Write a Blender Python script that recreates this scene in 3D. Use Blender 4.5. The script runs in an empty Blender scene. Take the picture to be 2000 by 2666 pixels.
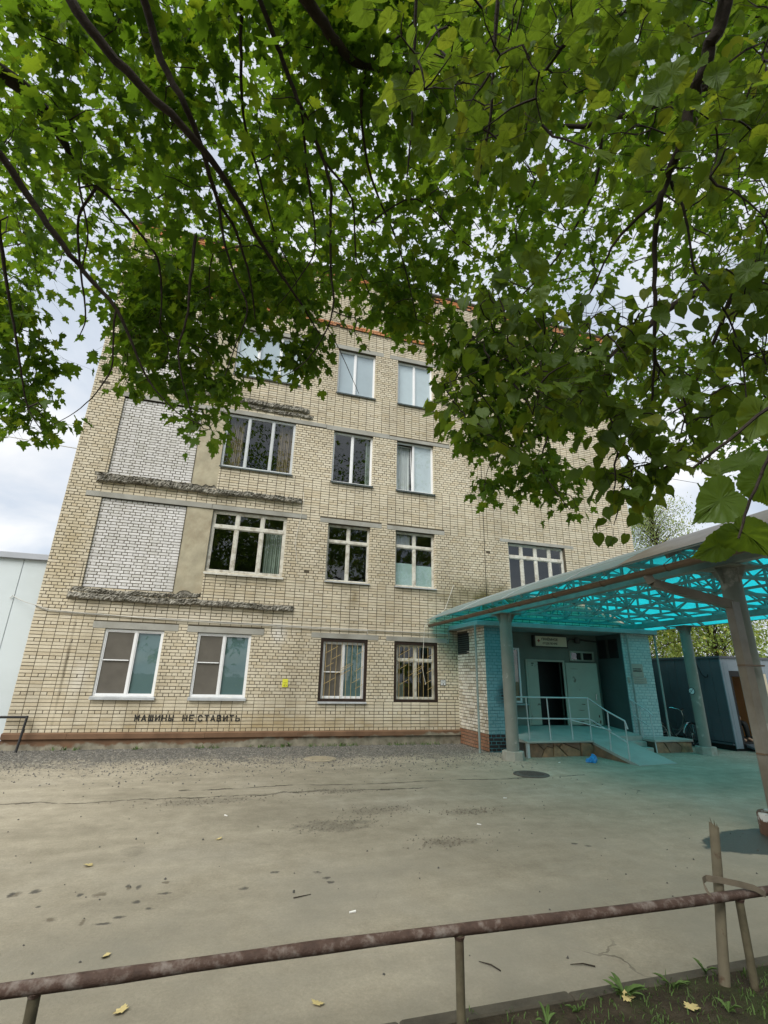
import bpy, math, random
import numpy as np
from mathutils import Vector, Matrix
random.seed(7); RNG = np.random.default_rng(11)
R = math.radians
scene = bpy.context.scene
COL = scene.collection

# ------------------------------------------------------------------ camera
F_PX, PITCH, YAW, ROLL = 1238.36, R(19.1437), R(16.1687), R(1.3102)
CAM = np.array([0.0, -13.171, 1.672])
FW = np.array([math.sin(YAW)*math.cos(PITCH), math.cos(YAW)*math.cos(PITCH), math.sin(PITCH)])
_r0 = np.array([math.cos(YAW), -math.sin(YAW), 0.0]); _u0 = np.cross(_r0, FW)
RT = math.cos(ROLL)*_r0 + math.sin(ROLL)*_u0
UP = -math.sin(ROLL)*_r0 + math.cos(ROLL)*_u0
cd = bpy.data.cameras.new('camera'); cam = bpy.data.objects.new('camera', cd); COL.objects.link(cam)
cd.sensor_fit = 'HORIZONTAL'; cd.sensor_width = 36.0; cd.lens = 36.0*F_PX/2000.0
cd.clip_start = 0.05; cd.clip_end = 2000.0
cam.matrix_world = Matrix([[RT[i], UP[i], -FW[i], CAM[i]] for i in range(3)] + [[0, 0, 0, 1]])
scene.camera = cam

# ------------------------------------------------------------------ world, sun, exposure
SUN_DIR = Vector((-0.50, -0.50, 0.72)).normalized()       # towards the sun
w = bpy.data.worlds.new('World'); scene.world = w; w.use_nodes = True
nt = w.node_tree; nt.nodes.clear()
def wn(t, **k):
    n = nt.nodes.new(t)
    for a, b in k.items(): setattr(n, a, b)
    return n
sky = wn('ShaderNodeTexSky', sky_type='NISHITA', sun_disc=False)
sky.sun_elevation = math.asin(SUN_DIR.z); sky.sun_rotation = math.atan2(SUN_DIR.x, SUN_DIR.y)
tc = wn('ShaderNodeTexCoord')
sep = wn('ShaderNodeSeparateXYZ'); nt.links.new(tc.outputs['Generated'], sep.inputs[0])
zz = wn('ShaderNodeMath', operation='MAXIMUM'); nt.links.new(sep.outputs[2], zz.inputs[0]); zz.inputs[1].default_value = 0.0
za = wn('ShaderNodeMath', operation='ADD'); nt.links.new(zz.outputs[0], za.inputs[0]); za.inputs[1].default_value = 0.22
dx = wn('ShaderNodeMath', operation='DIVIDE'); nt.links.new(sep.outputs[0], dx.inputs[0]); nt.links.new(za.outputs[0], dx.inputs[1])
dy = wn('ShaderNodeMath', operation='DIVIDE'); nt.links.new(sep.outputs[1], dy.inputs[0]); nt.links.new(za.outputs[0], dy.inputs[1])
cb = wn('ShaderNodeCombineXYZ'); nt.links.new(dx.outputs[0], cb.inputs[0]); nt.links.new(dy.outputs[0], cb.inputs[1])
n1 = wn('ShaderNodeTexNoise'); nt.links.new(cb.outputs[0], n1.inputs['Vector'])
n1.inputs['Scale'].default_value = 1.7; n1.inputs['Detail'].default_value = 7; n1.inputs['Roughness'].default_value = 0.52
n1.inputs['Distortion'].default_value = 0.4
r1 = wn('ShaderNodeValToRGB'); nt.links.new(n1.outputs[0], r1.inputs[0])
e = r1.color_ramp.elements; e[0].position = 0.30; e[0].color = (0.50, 0.58, 0.70, 1); e[1].position = 0.66; e[1].color = (1.0, 1.0, 1.0, 1)
m1 = e.new(0.47) if hasattr(e, 'new') else None
m1.color = (0.72, 0.78, 0.86, 1)
vm = wn('ShaderNodeVectorMath', operation='SCALE'); nt.links.new(r1.outputs[0], vm.inputs[0]); vm.inputs['Scale'].default_value = 9.0
n2 = wn('ShaderNodeTexNoise'); nt.links.new(cb.outputs[0], n2.inputs['Vector'])
n2.inputs['Scale'].default_value = 0.9; n2.inputs['Detail'].default_value = 4
r2 = wn('ShaderNodeValToRGB'); nt.links.new(n2.outputs[0], r2.inputs[0])
r2.color_ramp.elements[0].position = 0.30; r2.color_ramp.elements[0].color = (0.70,)*3 + (1,)
r2.color_ramp.elements[1].position = 0.55; r2.color_ramp.elements[1].color = (0.97,)*3 + (1,)
mx = wn('ShaderNodeMix', data_type='RGBA'); nt.links.new(r2.outputs[0], mx.inputs[0])
nt.links.new(sky.outputs[0], mx.inputs[6]); nt.links.new(vm.outputs[0], mx.inputs[7])
bg = wn('ShaderNodeBackground'); bg.inputs[1].default_value = 0.082; nt.links.new(mx.outputs[2], bg.inputs[0])
wo = wn('ShaderNodeOutputWorld'); nt.links.new(bg.outputs[0], wo.inputs[0])
sl = bpy.data.lights.new('sun', 'SUN'); sl.energy = 2.8; sl.angle = R(40); sl.color = (1.0, 0.965, 0.90)
so = bpy.data.objects.new('sun', sl); COL.objects.link(so)
so.rotation_euler = SUN_DIR.to_track_quat('Z', 'Y').to_euler(); so.location = (-10, -30, 40)
vs = scene.view_settings; vs.view_transform = 'Standard'; vs.look = 'None'; vs.exposure = 0.60; vs.gamma = 1.0
vs.use_curve_mapping = False
scene.render.engine = 'CYCLES'
try:
    cy = scene.cycles; cy.max_bounces = 7; cy.transparent_max_bounces = 16; cy.diffuse_bounces = 3; cy.glossy_bounces = 3; cy.transmission_bounces = 4
except Exception: pass

# ------------------------------------------------------------------ pixel -> space helpers (photo coordinates at 1659 px width)
def vray(x, y):
    return FW + RT*((x*1.2055-1000)/F_PX) - UP*((y*1.2055-1333)/F_PX)
def vpt(x, y, t): return CAM + vray(x, y)*t
def project(P):
    d = np.asarray(P) - CAM; z = d@FW
    return np.stack([(1000+F_PX*(d@RT)/z)/1.2055, (1333-F_PX*(d@UP)/z)/1.2055, z], -1)

# ------------------------------------------------------------------ material helpers
def newmat(name):
    m = bpy.data.materials.new(name); m.use_nodes = True; m.node_tree.nodes.clear(); return m, m.node_tree
def N(t, typ, ins=None, **k):
    n = t.nodes.new(typ)
    for a, b in k.items(): setattr(n, a, b)
    for a, b in (ins or {}).items():
        if hasattr(b, 'links') or isinstance(b, bpy.types.NodeSocket): t.links.new(b, n.inputs[a])
        else: n.inputs[a].default_value = b
    return n
def c4(c): return (c[0], c[1], c[2], 1.0)
def noise(t, scale, detail=4, rough=0.55, vec=None, dist=0.0):
    n = N(t, 'ShaderNodeTexNoise', {'Scale': scale, 'Detail': detail, 'Roughness': rough, 'Distortion': dist})
    if vec is None: vec = N(t, 'ShaderNodeNewGeometry').outputs['Position']
    t.links.new(vec, n.inputs['Vector']); return n.outputs[0]
def ramp(t, fac, stops):
    n = N(t, 'ShaderNodeValToRGB'); t.links.new(fac, n.inputs[0]); el = n.color_ramp.elements
    while len(el) < len(stops): el.new(0.5)
    for q, (p, c) in zip(el, stops):
        q.position = p; q.color = c4(c) if len(c) == 3 else c
    return n.outputs[0]
def mixc(t, f, a, b, mode='MIX'):
    n = N(t, 'ShaderNodeMix', data_type='RGBA', blend_type=mode)
    for s, v in ((0, f), (6, a), (7, b)):
        if isinstance(v, bpy.types.NodeSocket): t.links.new(v, n.inputs[s])
        else: n.inputs[s].default_value = v if s == 0 else c4(v)
    return n.outputs[2]
def mth(t, op, a, b=0.0, c=None, clamp=False):
    n = N(t, 'ShaderNodeMath', operation=op, use_clamp=clamp)
    for i, v in enumerate((a, b) if c is None else (a, b, c)):
        if isinstance(v, bpy.types.NodeSocket): t.links.new(v, n.inputs[i])
        else: n.inputs[i].default_value = v
    return n.outputs[0]
def bump(t, h, strength=0.3, dist=0.01):
    return N(t, 'ShaderNodeBump', {'Height': h, 'Strength': strength, 'Distance': dist}).outputs[0]
def finish(t, col, rough=0.8, normal=None, metal=0.0, spec=0.35):
    p = N(t, 'ShaderNodeBsdfPrincipled', {'Metallic': metal, 'Specular IOR Level': spec})
    for k, v in (('Base Color', col), ('Roughness', rough)):
        if isinstance(v, bpy.types.NodeSocket): t.links.new(v, p.inputs[k])
        else: p.inputs[k].default_value = c4(v) if k == 'Base Color' else v
    if normal is not None: t.links.new(normal, p.inputs['Normal'])
    o = N(t, 'ShaderNodeOutputMaterial'); t.links.new(p.outputs[0], o.inputs[0]); return p
def pmat(name, col, rough=0.75, var=0.18, scale=5.0, bumpk=0.15, bscale=60.0, metal=0.0, spec=0.35, dirt=None, dscale=1.5, damt=0.5, dlo=0.48, dhi=0.68):
    m, t = newmat(name)
    a = tuple(x*(1-var) for x in col); b = tuple(min(1, x*(1+var)) for x in col)
    c = ramp(t, noise(t, scale, 5), [(0.3, a), (0.7, b)])
    if dirt is not None:
        f = ramp(t, noise(t, dscale, 6, 0.62), [(dlo, (0, 0, 0)), (dhi, (damt,)*3)])
        c = mixc(t, f, c, dirt)
    nm = bump(t, noise(t, bscale, 4), bumpk, 0.01) if bumpk else None
    finish(t, c, rough, nm, metal, spec); return m

def rnd_socket(t):
    at = N(t, 'ShaderNodeAttribute', attribute_name='rnd'); oi = N(t, 'ShaderNodeObjectInfo')
    return mth(t, 'FRACT', mth(t, 'ADD', at.outputs['Fac'], oi.outputs['Random']))
def brickmat(name, stops, rough=0.85, stain=(0.10, 0.085, 0.055), stain_amt=0.35, base_z=None, moss=None):
    m, t = newmat(name)
    r = rnd_socket(t)
    c = ramp(t, r, stops)
    g = N(t, 'ShaderNodeNewGeometry'); pos = g.outputs['Position']
    # fine mottling
    c = mixc(t, 0.35, c, ramp(t, noise(t, 28, 5, 0.65, pos), [(0.25, (0.62, 0.60, 0.55)), (0.75, (1.25, 1.25, 1.25))]), 'MULTIPLY')
    # vertical weather streaks
    mp = N(t, 'ShaderNodeMapping', {'Scale': (1.1, 1.1, 0.22)}); t.links.new(pos, mp.inputs[0])
    f = ramp(t, noise(t, 1.0, 7, 0.62, mp.outputs[0]), [(0.47, (0, 0, 0)), (0.78, (stain_amt,)*3)])
    c = mixc(t, f, c, stain)
    f2 = ramp(t, noise(t, 0.35, 3, 0.5, pos), [(0.35, (0.90, 0.88, 0.84)), (0.65, (1.08, 1.07, 1.06))])
    c = mixc(t, 1.0, c, f2, 'MULTIPLY')
    if moss:
        for (mx_, mz_, rx, rz, amt, mc) in moss:
            s = N(t, 'ShaderNodeSeparateXYZ'); t.links.new(pos, s.inputs[0])
            a = mth(t, 'DIVIDE', mth(t, 'SUBTRACT', s.outputs[0], mx_), rx); b = mth(t, 'DIVIDE', mth(t, 'SUBTRACT', s.outputs[2], mz_), rz)
            d = mth(t, 'SQRT', mth(t, 'ADD', mth(t, 'MULTIPLY', a, a), mth(t, 'MULTIPLY', b, b)))
            d = mth(t, 'ADD', d, mth(t, 'MULTIPLY', mth(t, 'SUBTRACT', noise(t, 2.2, 6, 0.65, pos), 0.5), 1.6))
            ff = mth(t, 'MULTIPLY', mth(t, 'SUBTRACT', 1.0, d, clamp=True), amt, clamp=True)
            c = mixc(t, ff, c, mc)
    nm = bump(t, noise(t, 90, 5, 0.6, pos), 0.35, 0.006)
    finish(t, c, rough, nm, spec=0.2); return m

M = {}
CREAM = [(0.0, (0.57, 0.505, 0.38)), (0.25, (0.615, 0.555, 0.43)), (0.5, (0.65, 0.595, 0.475)), (0.75, (0.61, 0.555, 0.44)), (0.93, (0.58, 0.505, 0.37)), (1.0, (0.50, 0.445, 0.345))]
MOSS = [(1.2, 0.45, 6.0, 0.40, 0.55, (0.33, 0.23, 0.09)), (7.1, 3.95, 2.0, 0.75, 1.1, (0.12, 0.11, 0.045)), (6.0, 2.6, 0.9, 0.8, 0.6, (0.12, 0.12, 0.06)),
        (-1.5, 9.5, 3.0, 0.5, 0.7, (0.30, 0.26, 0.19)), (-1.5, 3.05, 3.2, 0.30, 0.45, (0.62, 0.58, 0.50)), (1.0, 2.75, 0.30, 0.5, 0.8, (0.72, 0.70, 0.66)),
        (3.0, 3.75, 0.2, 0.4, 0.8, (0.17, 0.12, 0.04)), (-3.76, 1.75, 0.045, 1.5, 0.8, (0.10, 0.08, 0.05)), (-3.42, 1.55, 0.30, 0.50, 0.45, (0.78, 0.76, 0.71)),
        (2.78, 4.05, 0.8, 0.16, 0.8, (0.26, 0.23, 0.16)), (4.85, 4.05, 0.8, 0.16, 0.7, (0.26, 0.23, 0.16)), (2.78, 7.08, 0.8, 0.14, 0.6, (0.28, 0.25, 0.19)), (4.85, 7.08, 0.8, 0.14, 0.6, (0.28, 0.25, 0.19)), (0.0, 4.02, 1.1, 0.16, 0.7, (0.26, 0.23, 0.16)),
        (4.9, 10.18, 0.8, 0.14, 0.5, (0.30, 0.27, 0.2)), (-2.4, 0.98, 0.9, 0.12, 0.6, (0.24, 0.2, 0.13)), (-0.3, 0.98, 0.8, 0.12, 0.6, (0.24, 0.2, 0.13)), (-4.3, 4.6, 0.4, 2.2, 0.4, (0.40, 0.32, 0.17))]
M['brick'] = brickmat('cream_silicate_brick', CREAM, moss=MOSS)
M['white_brick'] = brickmat('white_silicate_brick', [(0, (0.62, 0.62, 0.625)), (0.5, (0.70, 0.70, 0.71)), (1, (0.58, 0.58, 0.57))], stain=(0.42, 0.38, 0.30), stain_amt=0.22)
M['side_brick'] = brickmat('pale_side_brick', [(0, (0.52, 0.46, 0.36)), (0.3, (0.72, 0.68, 0.58)), (0.7, (0.78, 0.74, 0.66)), (1, (0.50, 0.44, 0.34))], stain_amt=0.3)
M['blue_brick'] = brickmat('blue_painted_brick', [(0, (0.13, 0.29, 0.33)), (1, (0.16, 0.33, 0.37))], stain=(0.03, 0.05, 0.05), stain_amt=0.35, rough=0.7,
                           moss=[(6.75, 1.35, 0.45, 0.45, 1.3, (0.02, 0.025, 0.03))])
M['pale_brick'] = brickmat('pale_blue_painted_brick', [(0, (0.44, 0.60, 0.62)), (1, (0.52, 0.67, 0.68))], stain=(0.22, 0.30, 0.29), stain_amt=0.3, rough=0.7)
M['red_brick'] = brickmat('red_base_brick', [(0, (0.23, 0.105, 0.06)), (1, (0.31, 0.16, 0.095))], stain=(0.35, 0.28, 0.22), stain_amt=0.6)
M['black_brick'] = brickmat('black_painted_brick', [(0, (0.016, 0.018, 0.022)), (1, (0.025, 0.027, 0.03))], stain=(0.08, 0.07, 0.06), stain_amt=0.4)
M['cornice_brick'] = brickmat('orange_cornice_brick', [(0, (0.42, 0.16, 0.06)), (0.5, (0.55, 0.24, 0.10)), (1, (0.34, 0.13, 0.06))], stain=(0.55, 0.42, 0.30), stain_amt=0.5)
M['mortar'] = pmat('grey_mortar', (0.080, 0.067, 0.045), 0.95, 0.25, 6, 0.3, 120)
M['paint_mortar'] = pmat('blue_painted_joint', (0.06, 0.19, 0.22), 0.8, 0.2, 6)
M['pale_mortar'] = pmat('pale_blue_joint', (0.22, 0.36, 0.37), 0.8, 0.2, 6)
M['concrete'] = pmat('grey_lintel_concrete', (0.34, 0.335, 0.30), 0.9, 0.18, 4, 0.3, 50, dirt=(0.13, 0.12, 0.09), dscale=2.0, damt=0.55)
M['rough_concrete'] = pmat('broken_slab_concrete', (0.29, 0.275, 0.235), 0.95, 0.45, 9, 0.8, 40, dirt=(0.07, 0.062, 0.045), dscale=7, damt=0.8, dlo=0.42, dhi=0.6)
M['plaster'] = pmat('olive_grey_plaster', (0.40, 0.36, 0.26), 0.9, 0.18, 2.5, 0.25, 30, dirt=(0.24, 0.18, 0.11), dscale=1.2, damt=0.6)
M['rust_dark'] = pmat('dark_rusty_steel', (0.10, 0.045, 0.03), 0.8, 0.4, 15, 0.3)
def plinth_mat():
    m, t = newmat('peeling_red_plinth_paint')
    g = N(t, 'ShaderNodeNewGeometry').outputs['Position']
    paint = ramp(t, noise(t, 3, 5), [(0.3, (0.125, 0.072, 0.042)), (0.7, (0.195, 0.115, 0.068))])
    conc = ramp(t, noise(t, 5, 6), [(0.3, (0.14, 0.125, 0.09)), (0.7, (0.33, 0.30, 0.23))])
    s = N(t, 'ShaderNodeSeparateXYZ'); t.links.new(g, s.inputs[0])
    h = mth(t, 'MULTIPLY', mth(t, 'SUBTRACT', 0.20, s.outputs[2]), 2.2)
    # paint lost mostly to the right half and near the ground
    hx = mth(t, 'MULTIPLY', mth(t, 'ADD', s.outputs[0], 1.2), 0.055, clamp=True)
    f = mth(t, 'ADD', mth(t, 'ADD', noise(t, 1.6, 7, 0.65, g), h), hx)
    f = ramp(t, f, [(0.66, (0, 0, 0)), (0.76, (1, 1, 1))])
    c = mixc(t, f, paint, conc)
    finish(t, c, 0.85, bump(t, noise(t, 40, 5), 0.3), spec=0.25); return m
M['plinth'] = plinth_mat()
M['pvc'] = pmat('white_pvc', (0.80, 0.81, 0.82), 0.35, 0.04, 3, 0.0, dirt=(0.55, 0.55, 0.52), dscale=3, damt=0.25)
M['oldwood'] = pmat('weathered_white_wood', (0.60, 0.585, 0.52), 0.75, 0.12, 8, 0.3, 60, dirt=(0.28, 0.24, 0.17), dscale=6, damt=0.75)
M['brownsteel'] = pmat('dark_brown_painted_steel', (0.030, 0.018, 0.013), 0.45, 0.3, 8, 0.1)
M['grill'] = pmat('ochre_painted_bars', (0.42, 0.31, 0.13), 0.6, 0.2, 10, 0.0)
M['alu'] = pmat('silver_alu_frame', (0.58, 0.60, 0.61), 0.35, 0.08, 5, 0.0, metal=0.3)
M['tinsill'] = pmat('galvanised_sill', (0.50, 0.52, 0.53), 0.45, 0.15, 5, 0.1, metal=0.3)
M['darksill'] = pmat('dark_green_sill', (0.055, 0.07, 0.068), 0.5, 0.2, 6, 0.1)
M['interior'] = pmat('dim_interior', (0.030, 0.030, 0.028), 0.9, 0.3, 2, 0.0)
M['net'] = pmat('insect_screen', (0.115, 0.105, 0.088), 0.85, 0.12, 3, 0.0)
M['tealblind'] = pmat('teal_window_film', (0.10, 0.175, 0.18), 0.55, 0.12, 1.5, 0.0)
M['palefilm'] = pmat('pale_green_window_film', (0.34, 0.46, 0.44), 0.6, 0.10, 3, 0.0)
M['blind'] = pmat('white_blind', (0.54, 0.60, 0.64), 0.7, 0.05, 3, 0.0)
M['skyblind'] = pmat('sky_reflection_blind', (0.42, 0.48, 0.53), 0.6, 0.06, 2, 0.0)  # blind whose pale blue also stands in for sky reflected in the panes
M['curtain'] = pmat('sheer_curtain', (0.62, 0.64, 0.63), 0.85, 0.08, 3, 0.0)
M['brown_curtain'] = pmat('brown_curtain', (0.20, 0.15, 0.085), 0.85, 0.2, 6, 0.0)
M['green_curtain'] = pmat('pale_green_curtain', (0.30, 0.36, 0.31), 0.85, 0.12, 4, 0.0)
def glassmat():
    m, t = newmat('window_glass')
    lw = N(t, 'ShaderNodeLayerWeight', {'Blend': 0.5})
    nm = bump(t, noise(t, 2.5, 2), 0.05, 0.02); t.links.new(nm, lw.inputs['Normal'])
    f = mth(t, 'ADD', mth(t, 'MULTIPLY', mth(t, 'POWER', lw.outputs['Facing'], 4.0), 1.5), 0.085, clamp=True)
    tr = N(t, 'ShaderNodeBsdfTransparent', {'Color': (0.93, 0.96, 0.955, 1)})
    gl = N(t, 'ShaderNodeBsdfGlossy', {'Color': (0.92, 0.95, 0.96, 1), 'Roughness': 0.015}); t.links.new(nm, gl.inputs['Normal'])
    ms = N(t, 'ShaderNodeMixShader'); t.links.new(f, ms.inputs[0]); t.links.new(tr.outputs[0], ms.inputs[1]); t.links.new(gl.outputs[0], ms.inputs[2])
    o = N(t, 'ShaderNodeOutputMaterial'); t.links.new(ms.outputs[0], o.inputs[0]); return m
M['glass'] = glassmat()
M['black'] = pmat('black_paint', (0.012, 0.012, 0.012), 0.6, 0.2, 8, 0.0)
M['cable'] = pmat('grey_cable', (0.42, 0.41, 0.37), 0.6, 0.2, 8, 0.0)
M['whitecable'] = pmat('white_cable', (0.62, 0.60, 0.54), 0.6, 0.1, 8, 0.0)
M['whitepanel'] = pmat('white_steel_panel', (0.60, 0.66, 0.68), 0.4, 0.03, 1, 0.0, dirt=(0.45, 0.50, 0.50), dscale=0.8, damt=0.3)
M['greytrim'] = pmat('grey_steel_trim', (0.40, 0.42, 0.46), 0.4, 0.06, 2, 0.0)
M['navy'] = pmat('navy_sign', (0.02, 0.015, 0.06), 0.5, 0.1, 4, 0.0)
M['paintsteel'] = pmat('grey_green_painted_steel', (0.23, 0.285, 0.265), 0.55, 0.12, 4, 0.1, 50, dirt=(0.15, 0.13, 0.10), dscale=3, damt=0.35)
M['column'] = pmat('column_paint', (0.205, 0.222, 0.192), 0.6, 0.10, 3, 0.15, 40, dirt=(0.50, 0.48, 0.43), dscale=2.6, damt=0.55, dlo=0.60, dhi=0.66)
M['gutter'] = pmat('brown_gutter', (0.12, 0.082, 0.050), 0.4, 0.2, 5, 0.05)
M['downpipe'] = pmat('brown_grey_downpipe', (0.145, 0.128, 0.097), 0.4, 0.15, 5, 0.05, dirt=(0.26, 0.25, 0.22), dscale=1.2, damt=0.5)
M['base'] = pmat('column_base_concrete', (0.34, 0.34, 0.29), 0.9, 0.15, 5, 0.3, dirt=(0.12, 0.07, 0.045), dscale=3, damt=0.5)
M['base_peel'] = pmat('rusty_base_with_peeling_white', (0.13, 0.075, 0.05), 0.9, 0.3, 6, 0.3, dirt=(0.66, 0.66, 0.62), dscale=4, damt=0.95, dlo=0.52, dhi=0.56)
M['slabpaint'] = pmat('grey_blue_fascia_paint', (0.24, 0.34, 0.345), 0.6, 0.10, 3, 0.1, dirt=(0.12, 0.15, 0.14), dscale=2, damt=0.4)
M['doorpaint'] = pmat('pale_green_door', (0.30, 0.35, 0.29), 0.5, 0.05, 3, 0.05, dirt=(0.10, 0.08, 0.06), dscale=3.5, damt=0.8, dlo=0.66, dhi=0.70)
M['porchwall'] = pmat('dull_green_porch_wall', (0.13, 0.165, 0.14), 0.7, 0.10, 2, 0.1)
M['darkwall'] = pmat('dark_green_porch_wall', (0.05, 0.078, 0.075), 0.7, 0.12, 2, 0.1)
M['floor'] = pmat('platform_cement', (0.36, 0.375, 0.335), 0.85, 0.12, 3, 0.2, 40, dirt=(0.20, 0.20, 0.17), dscale=1.5, damt=0.5)
M['rail'] = pmat('light_grey_handrail', (0.46, 0.50, 0.50), 0.4, 0.08, 6, 0.0)
STONES = [(0.23, 0.135, 0.08), (0.28, 0.17, 0.095), (0.20, 0.13, 0.085), (0.31, 0.20, 0.11)]
for i, c in enumerate(STONES): M['stone%d' % i] = pmat('granite_facing_%s' % 'abcd'[i], c, 0.6, 0.3, 7, 0.25, 50, dirt=(0.12, 0.10, 0.075), dscale=5, damt=0.5)
M['signface'] = pmat('yellowed_sign_face', (0.60, 0.57, 0.42), 0.5, 0.06, 3, 0.0)
M['signbox'] = pmat('dark_sign_box', (0.05, 0.05, 0.045), 0.5, 0.2, 4, 0.0)
M['red'] = pmat('red_cross_paint', (0.28, 0.05, 0.03), 0.5, 0.1, 4, 0.0)
M['plaque'] = pmat('greyish_plaque', (0.30, 0.31, 0.26), 0.5, 0.06, 3, 0.0)
M['yellow'] = pmat('yellow_sticker', (0.72, 0.70, 0.06), 0.5, 0.06, 6, 0.0)
M['whitesign'] = pmat('white_sign', (0.66, 0.67, 0.67), 0.5, 0.04, 6, 0.0)
M['bag'] = pmat('blue_plastic', (0.03, 0.26, 0.62), 0.3, 0.15, 9, 0.1)
M['kiosk'] = pmat('dark_slate_siding', (0.085, 0.092, 0.105), 0.45, 0.10, 2, 0.05)
M['kiosk_light'] = pmat('grey_blue_trim', (0.20, 0.24, 0.275), 0.45, 0.08, 2, 0.0)
M['kiosk_cream'] = pmat('cream_panel', (0.50, 0.45, 0.33), 0.6, 0.05, 2, 0.0)
M['orange'] = pmat('orange_inner_wall', (0.62, 0.27, 0.05), 0.7, 0.1, 2, 0.0)
M['tyre'] = pmat('tyre_rubber', (0.012, 0.012, 0.013), 0.8, 0.2, 8, 0.0)
M['bikeframe'] = pmat('dark_green_bike_paint', (0.03, 0.05, 0.045), 0.3, 0.1, 8, 0.0)
M['chrome'] = pmat('chrome', (0.72, 0.73, 0.74), 0.18, 0.05, 8, 0.0, metal=0.9)
M['hair'] = pmat('black_hair', (0.01, 0.01, 0.01), 0.6, 0.2, 20, 0.0)
M['shirt'] = pmat('grey_blue_shirt', (0.13, 0.17, 0.24), 0.85, 0.1, 9, 0.0)
M['skin'] = pmat('skin', (0.42, 0.25, 0.17), 0.6, 0.06, 8, 0.0)
M['iron'] = pmat('cast_iron', (0.085, 0.08, 0.07), 0.7, 0.25, 12, 0.3)
M['sandlid'] = pmat('sand_coloured_lid', (0.33, 0.285, 0.20), 0.85, 0.15, 8, 0.3)
M['barkmaple'] = pmat('maple_bark', (0.038, 0.028, 0.020), 0.9, 0.4, 14, 0.6, 60)
M['barklinden'] = pmat('linden_bark', (0.036, 0.027, 0.020), 0.9, 0.4, 14, 0.5, 60)
M['stake'] = pmat('weathered_stake_wood', (0.165, 0.142, 0.095), 0.85, 0.18, 8, 0.35, 50, dirt=(0.09, 0.045, 0.025), dscale=7, damt=0.8, dlo=0.55, dhi=0.62)
M['strap'] = pmat('rusty_steel_strap', (0.20, 0.165, 0.12), 0.55, 0.25, 12, 0.1)
M['rustypipe'] = pmat('rusty_brown_pipe', (0.092, 0.056, 0.042), 0.7, 0.35, 16, 0.4, 90, dirt=(0.30, 0.27, 0.24), dscale=16, damt=0.65, dlo=0.50, dhi=0.70)
M['post'] = pmat('olive_steel_post', (0.105, 0.090, 0.055), 0.7, 0.3, 14, 0.3, 80, dirt=(0.05, 0.025, 0.018), dscale=8, damt=0.6)
M['dryleaf'] = pmat('dry_yellow_leaf', (0.55, 0.45, 0.20), 0.7, 0.2, 20, 0.0)
M['litter'] = pmat('white_paper_scrap', (0.75, 0.74, 0.70), 0.8, 0.05, 20, 0.0)
M['rubble'] = pmat('brown_grey_rubble', (0.20, 0.178, 0.135), 0.95, 0.5, 30, 0.0)
M['pebble'] = pmat('grey_gravel', (0.155, 0.148, 0.132), 0.9, 0.55, 25, 0.0)
M['grass'] = pmat('weed_green', (0.075, 0.13, 0.03), 0.7, 0.35, 9, 0.0)
M['roof'] = pmat('roof_felt', (0.08, 0.08, 0.08), 0.9, 0.2, 3, 0.0)

def polycarb():
    m, t = newmat('cyan_polycarbonate')
    cyan = (0.02, 0.80, 0.93, 1)
    g = N(t, 'ShaderNodeNewGeometry').outputs['Position']
    dirt = ramp(t, noise(t, 1.3, 6, 0.6, g), [(0.35, (0.88, 0.88, 0.88)), (0.65, (1, 1, 1))])
    cc = mixc(t, 1.0, cyan[:3], dirt, 'MULTIPLY')
    tl = N(t, 'ShaderNodeBsdfTranslucent'); t.links.new(cc, tl.inputs[0])
    tp = N(t, 'ShaderNodeBsdfTransparent'); t.links.new(cc, tp.inputs[0])
    a = N(t, 'ShaderNodeMixShader', {0: 0.22}); t.links.new(tl.outputs[0], a.inputs[1]); t.links.new(tp.outputs[0], a.inputs[2])
    df = N(t, 'ShaderNodeBsdfDiffuse', {'Color': (0.40, 0.53, 0.53, 1)})
    b = N(t, 'ShaderNodeMixShader', {0: 0.18}); t.links.new(a.outputs[0], b.inputs[1]); t.links.new(df.outputs[0], b.inputs[2])
    lw = N(t, 'ShaderNodeLayerWeight', {'Blend': 0.5}); fr = N(t, 'ShaderNodeMath', {0: lw.outputs['Facing'], 1: 5.0}, operation='POWER', use_clamp=True)
    gl = N(t, 'ShaderNodeBsdfGlossy', {'Color': (0.55, 0.62, 0.62, 1), 'Roughness': 0.5})
    ms = N(t, 'ShaderNodeMixShader'); t.links.new(fr.outputs[0], ms.inputs[0]); t.links.new(b.outputs[0], ms.inputs[1]); t.links.new(gl.outputs[0], ms.inputs[2])
    o = N(t, 'ShaderNodeOutputMaterial'); t.links.new(ms.outputs[0], o.inputs[0]); return m
M['poly'] = polycarb()

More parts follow.
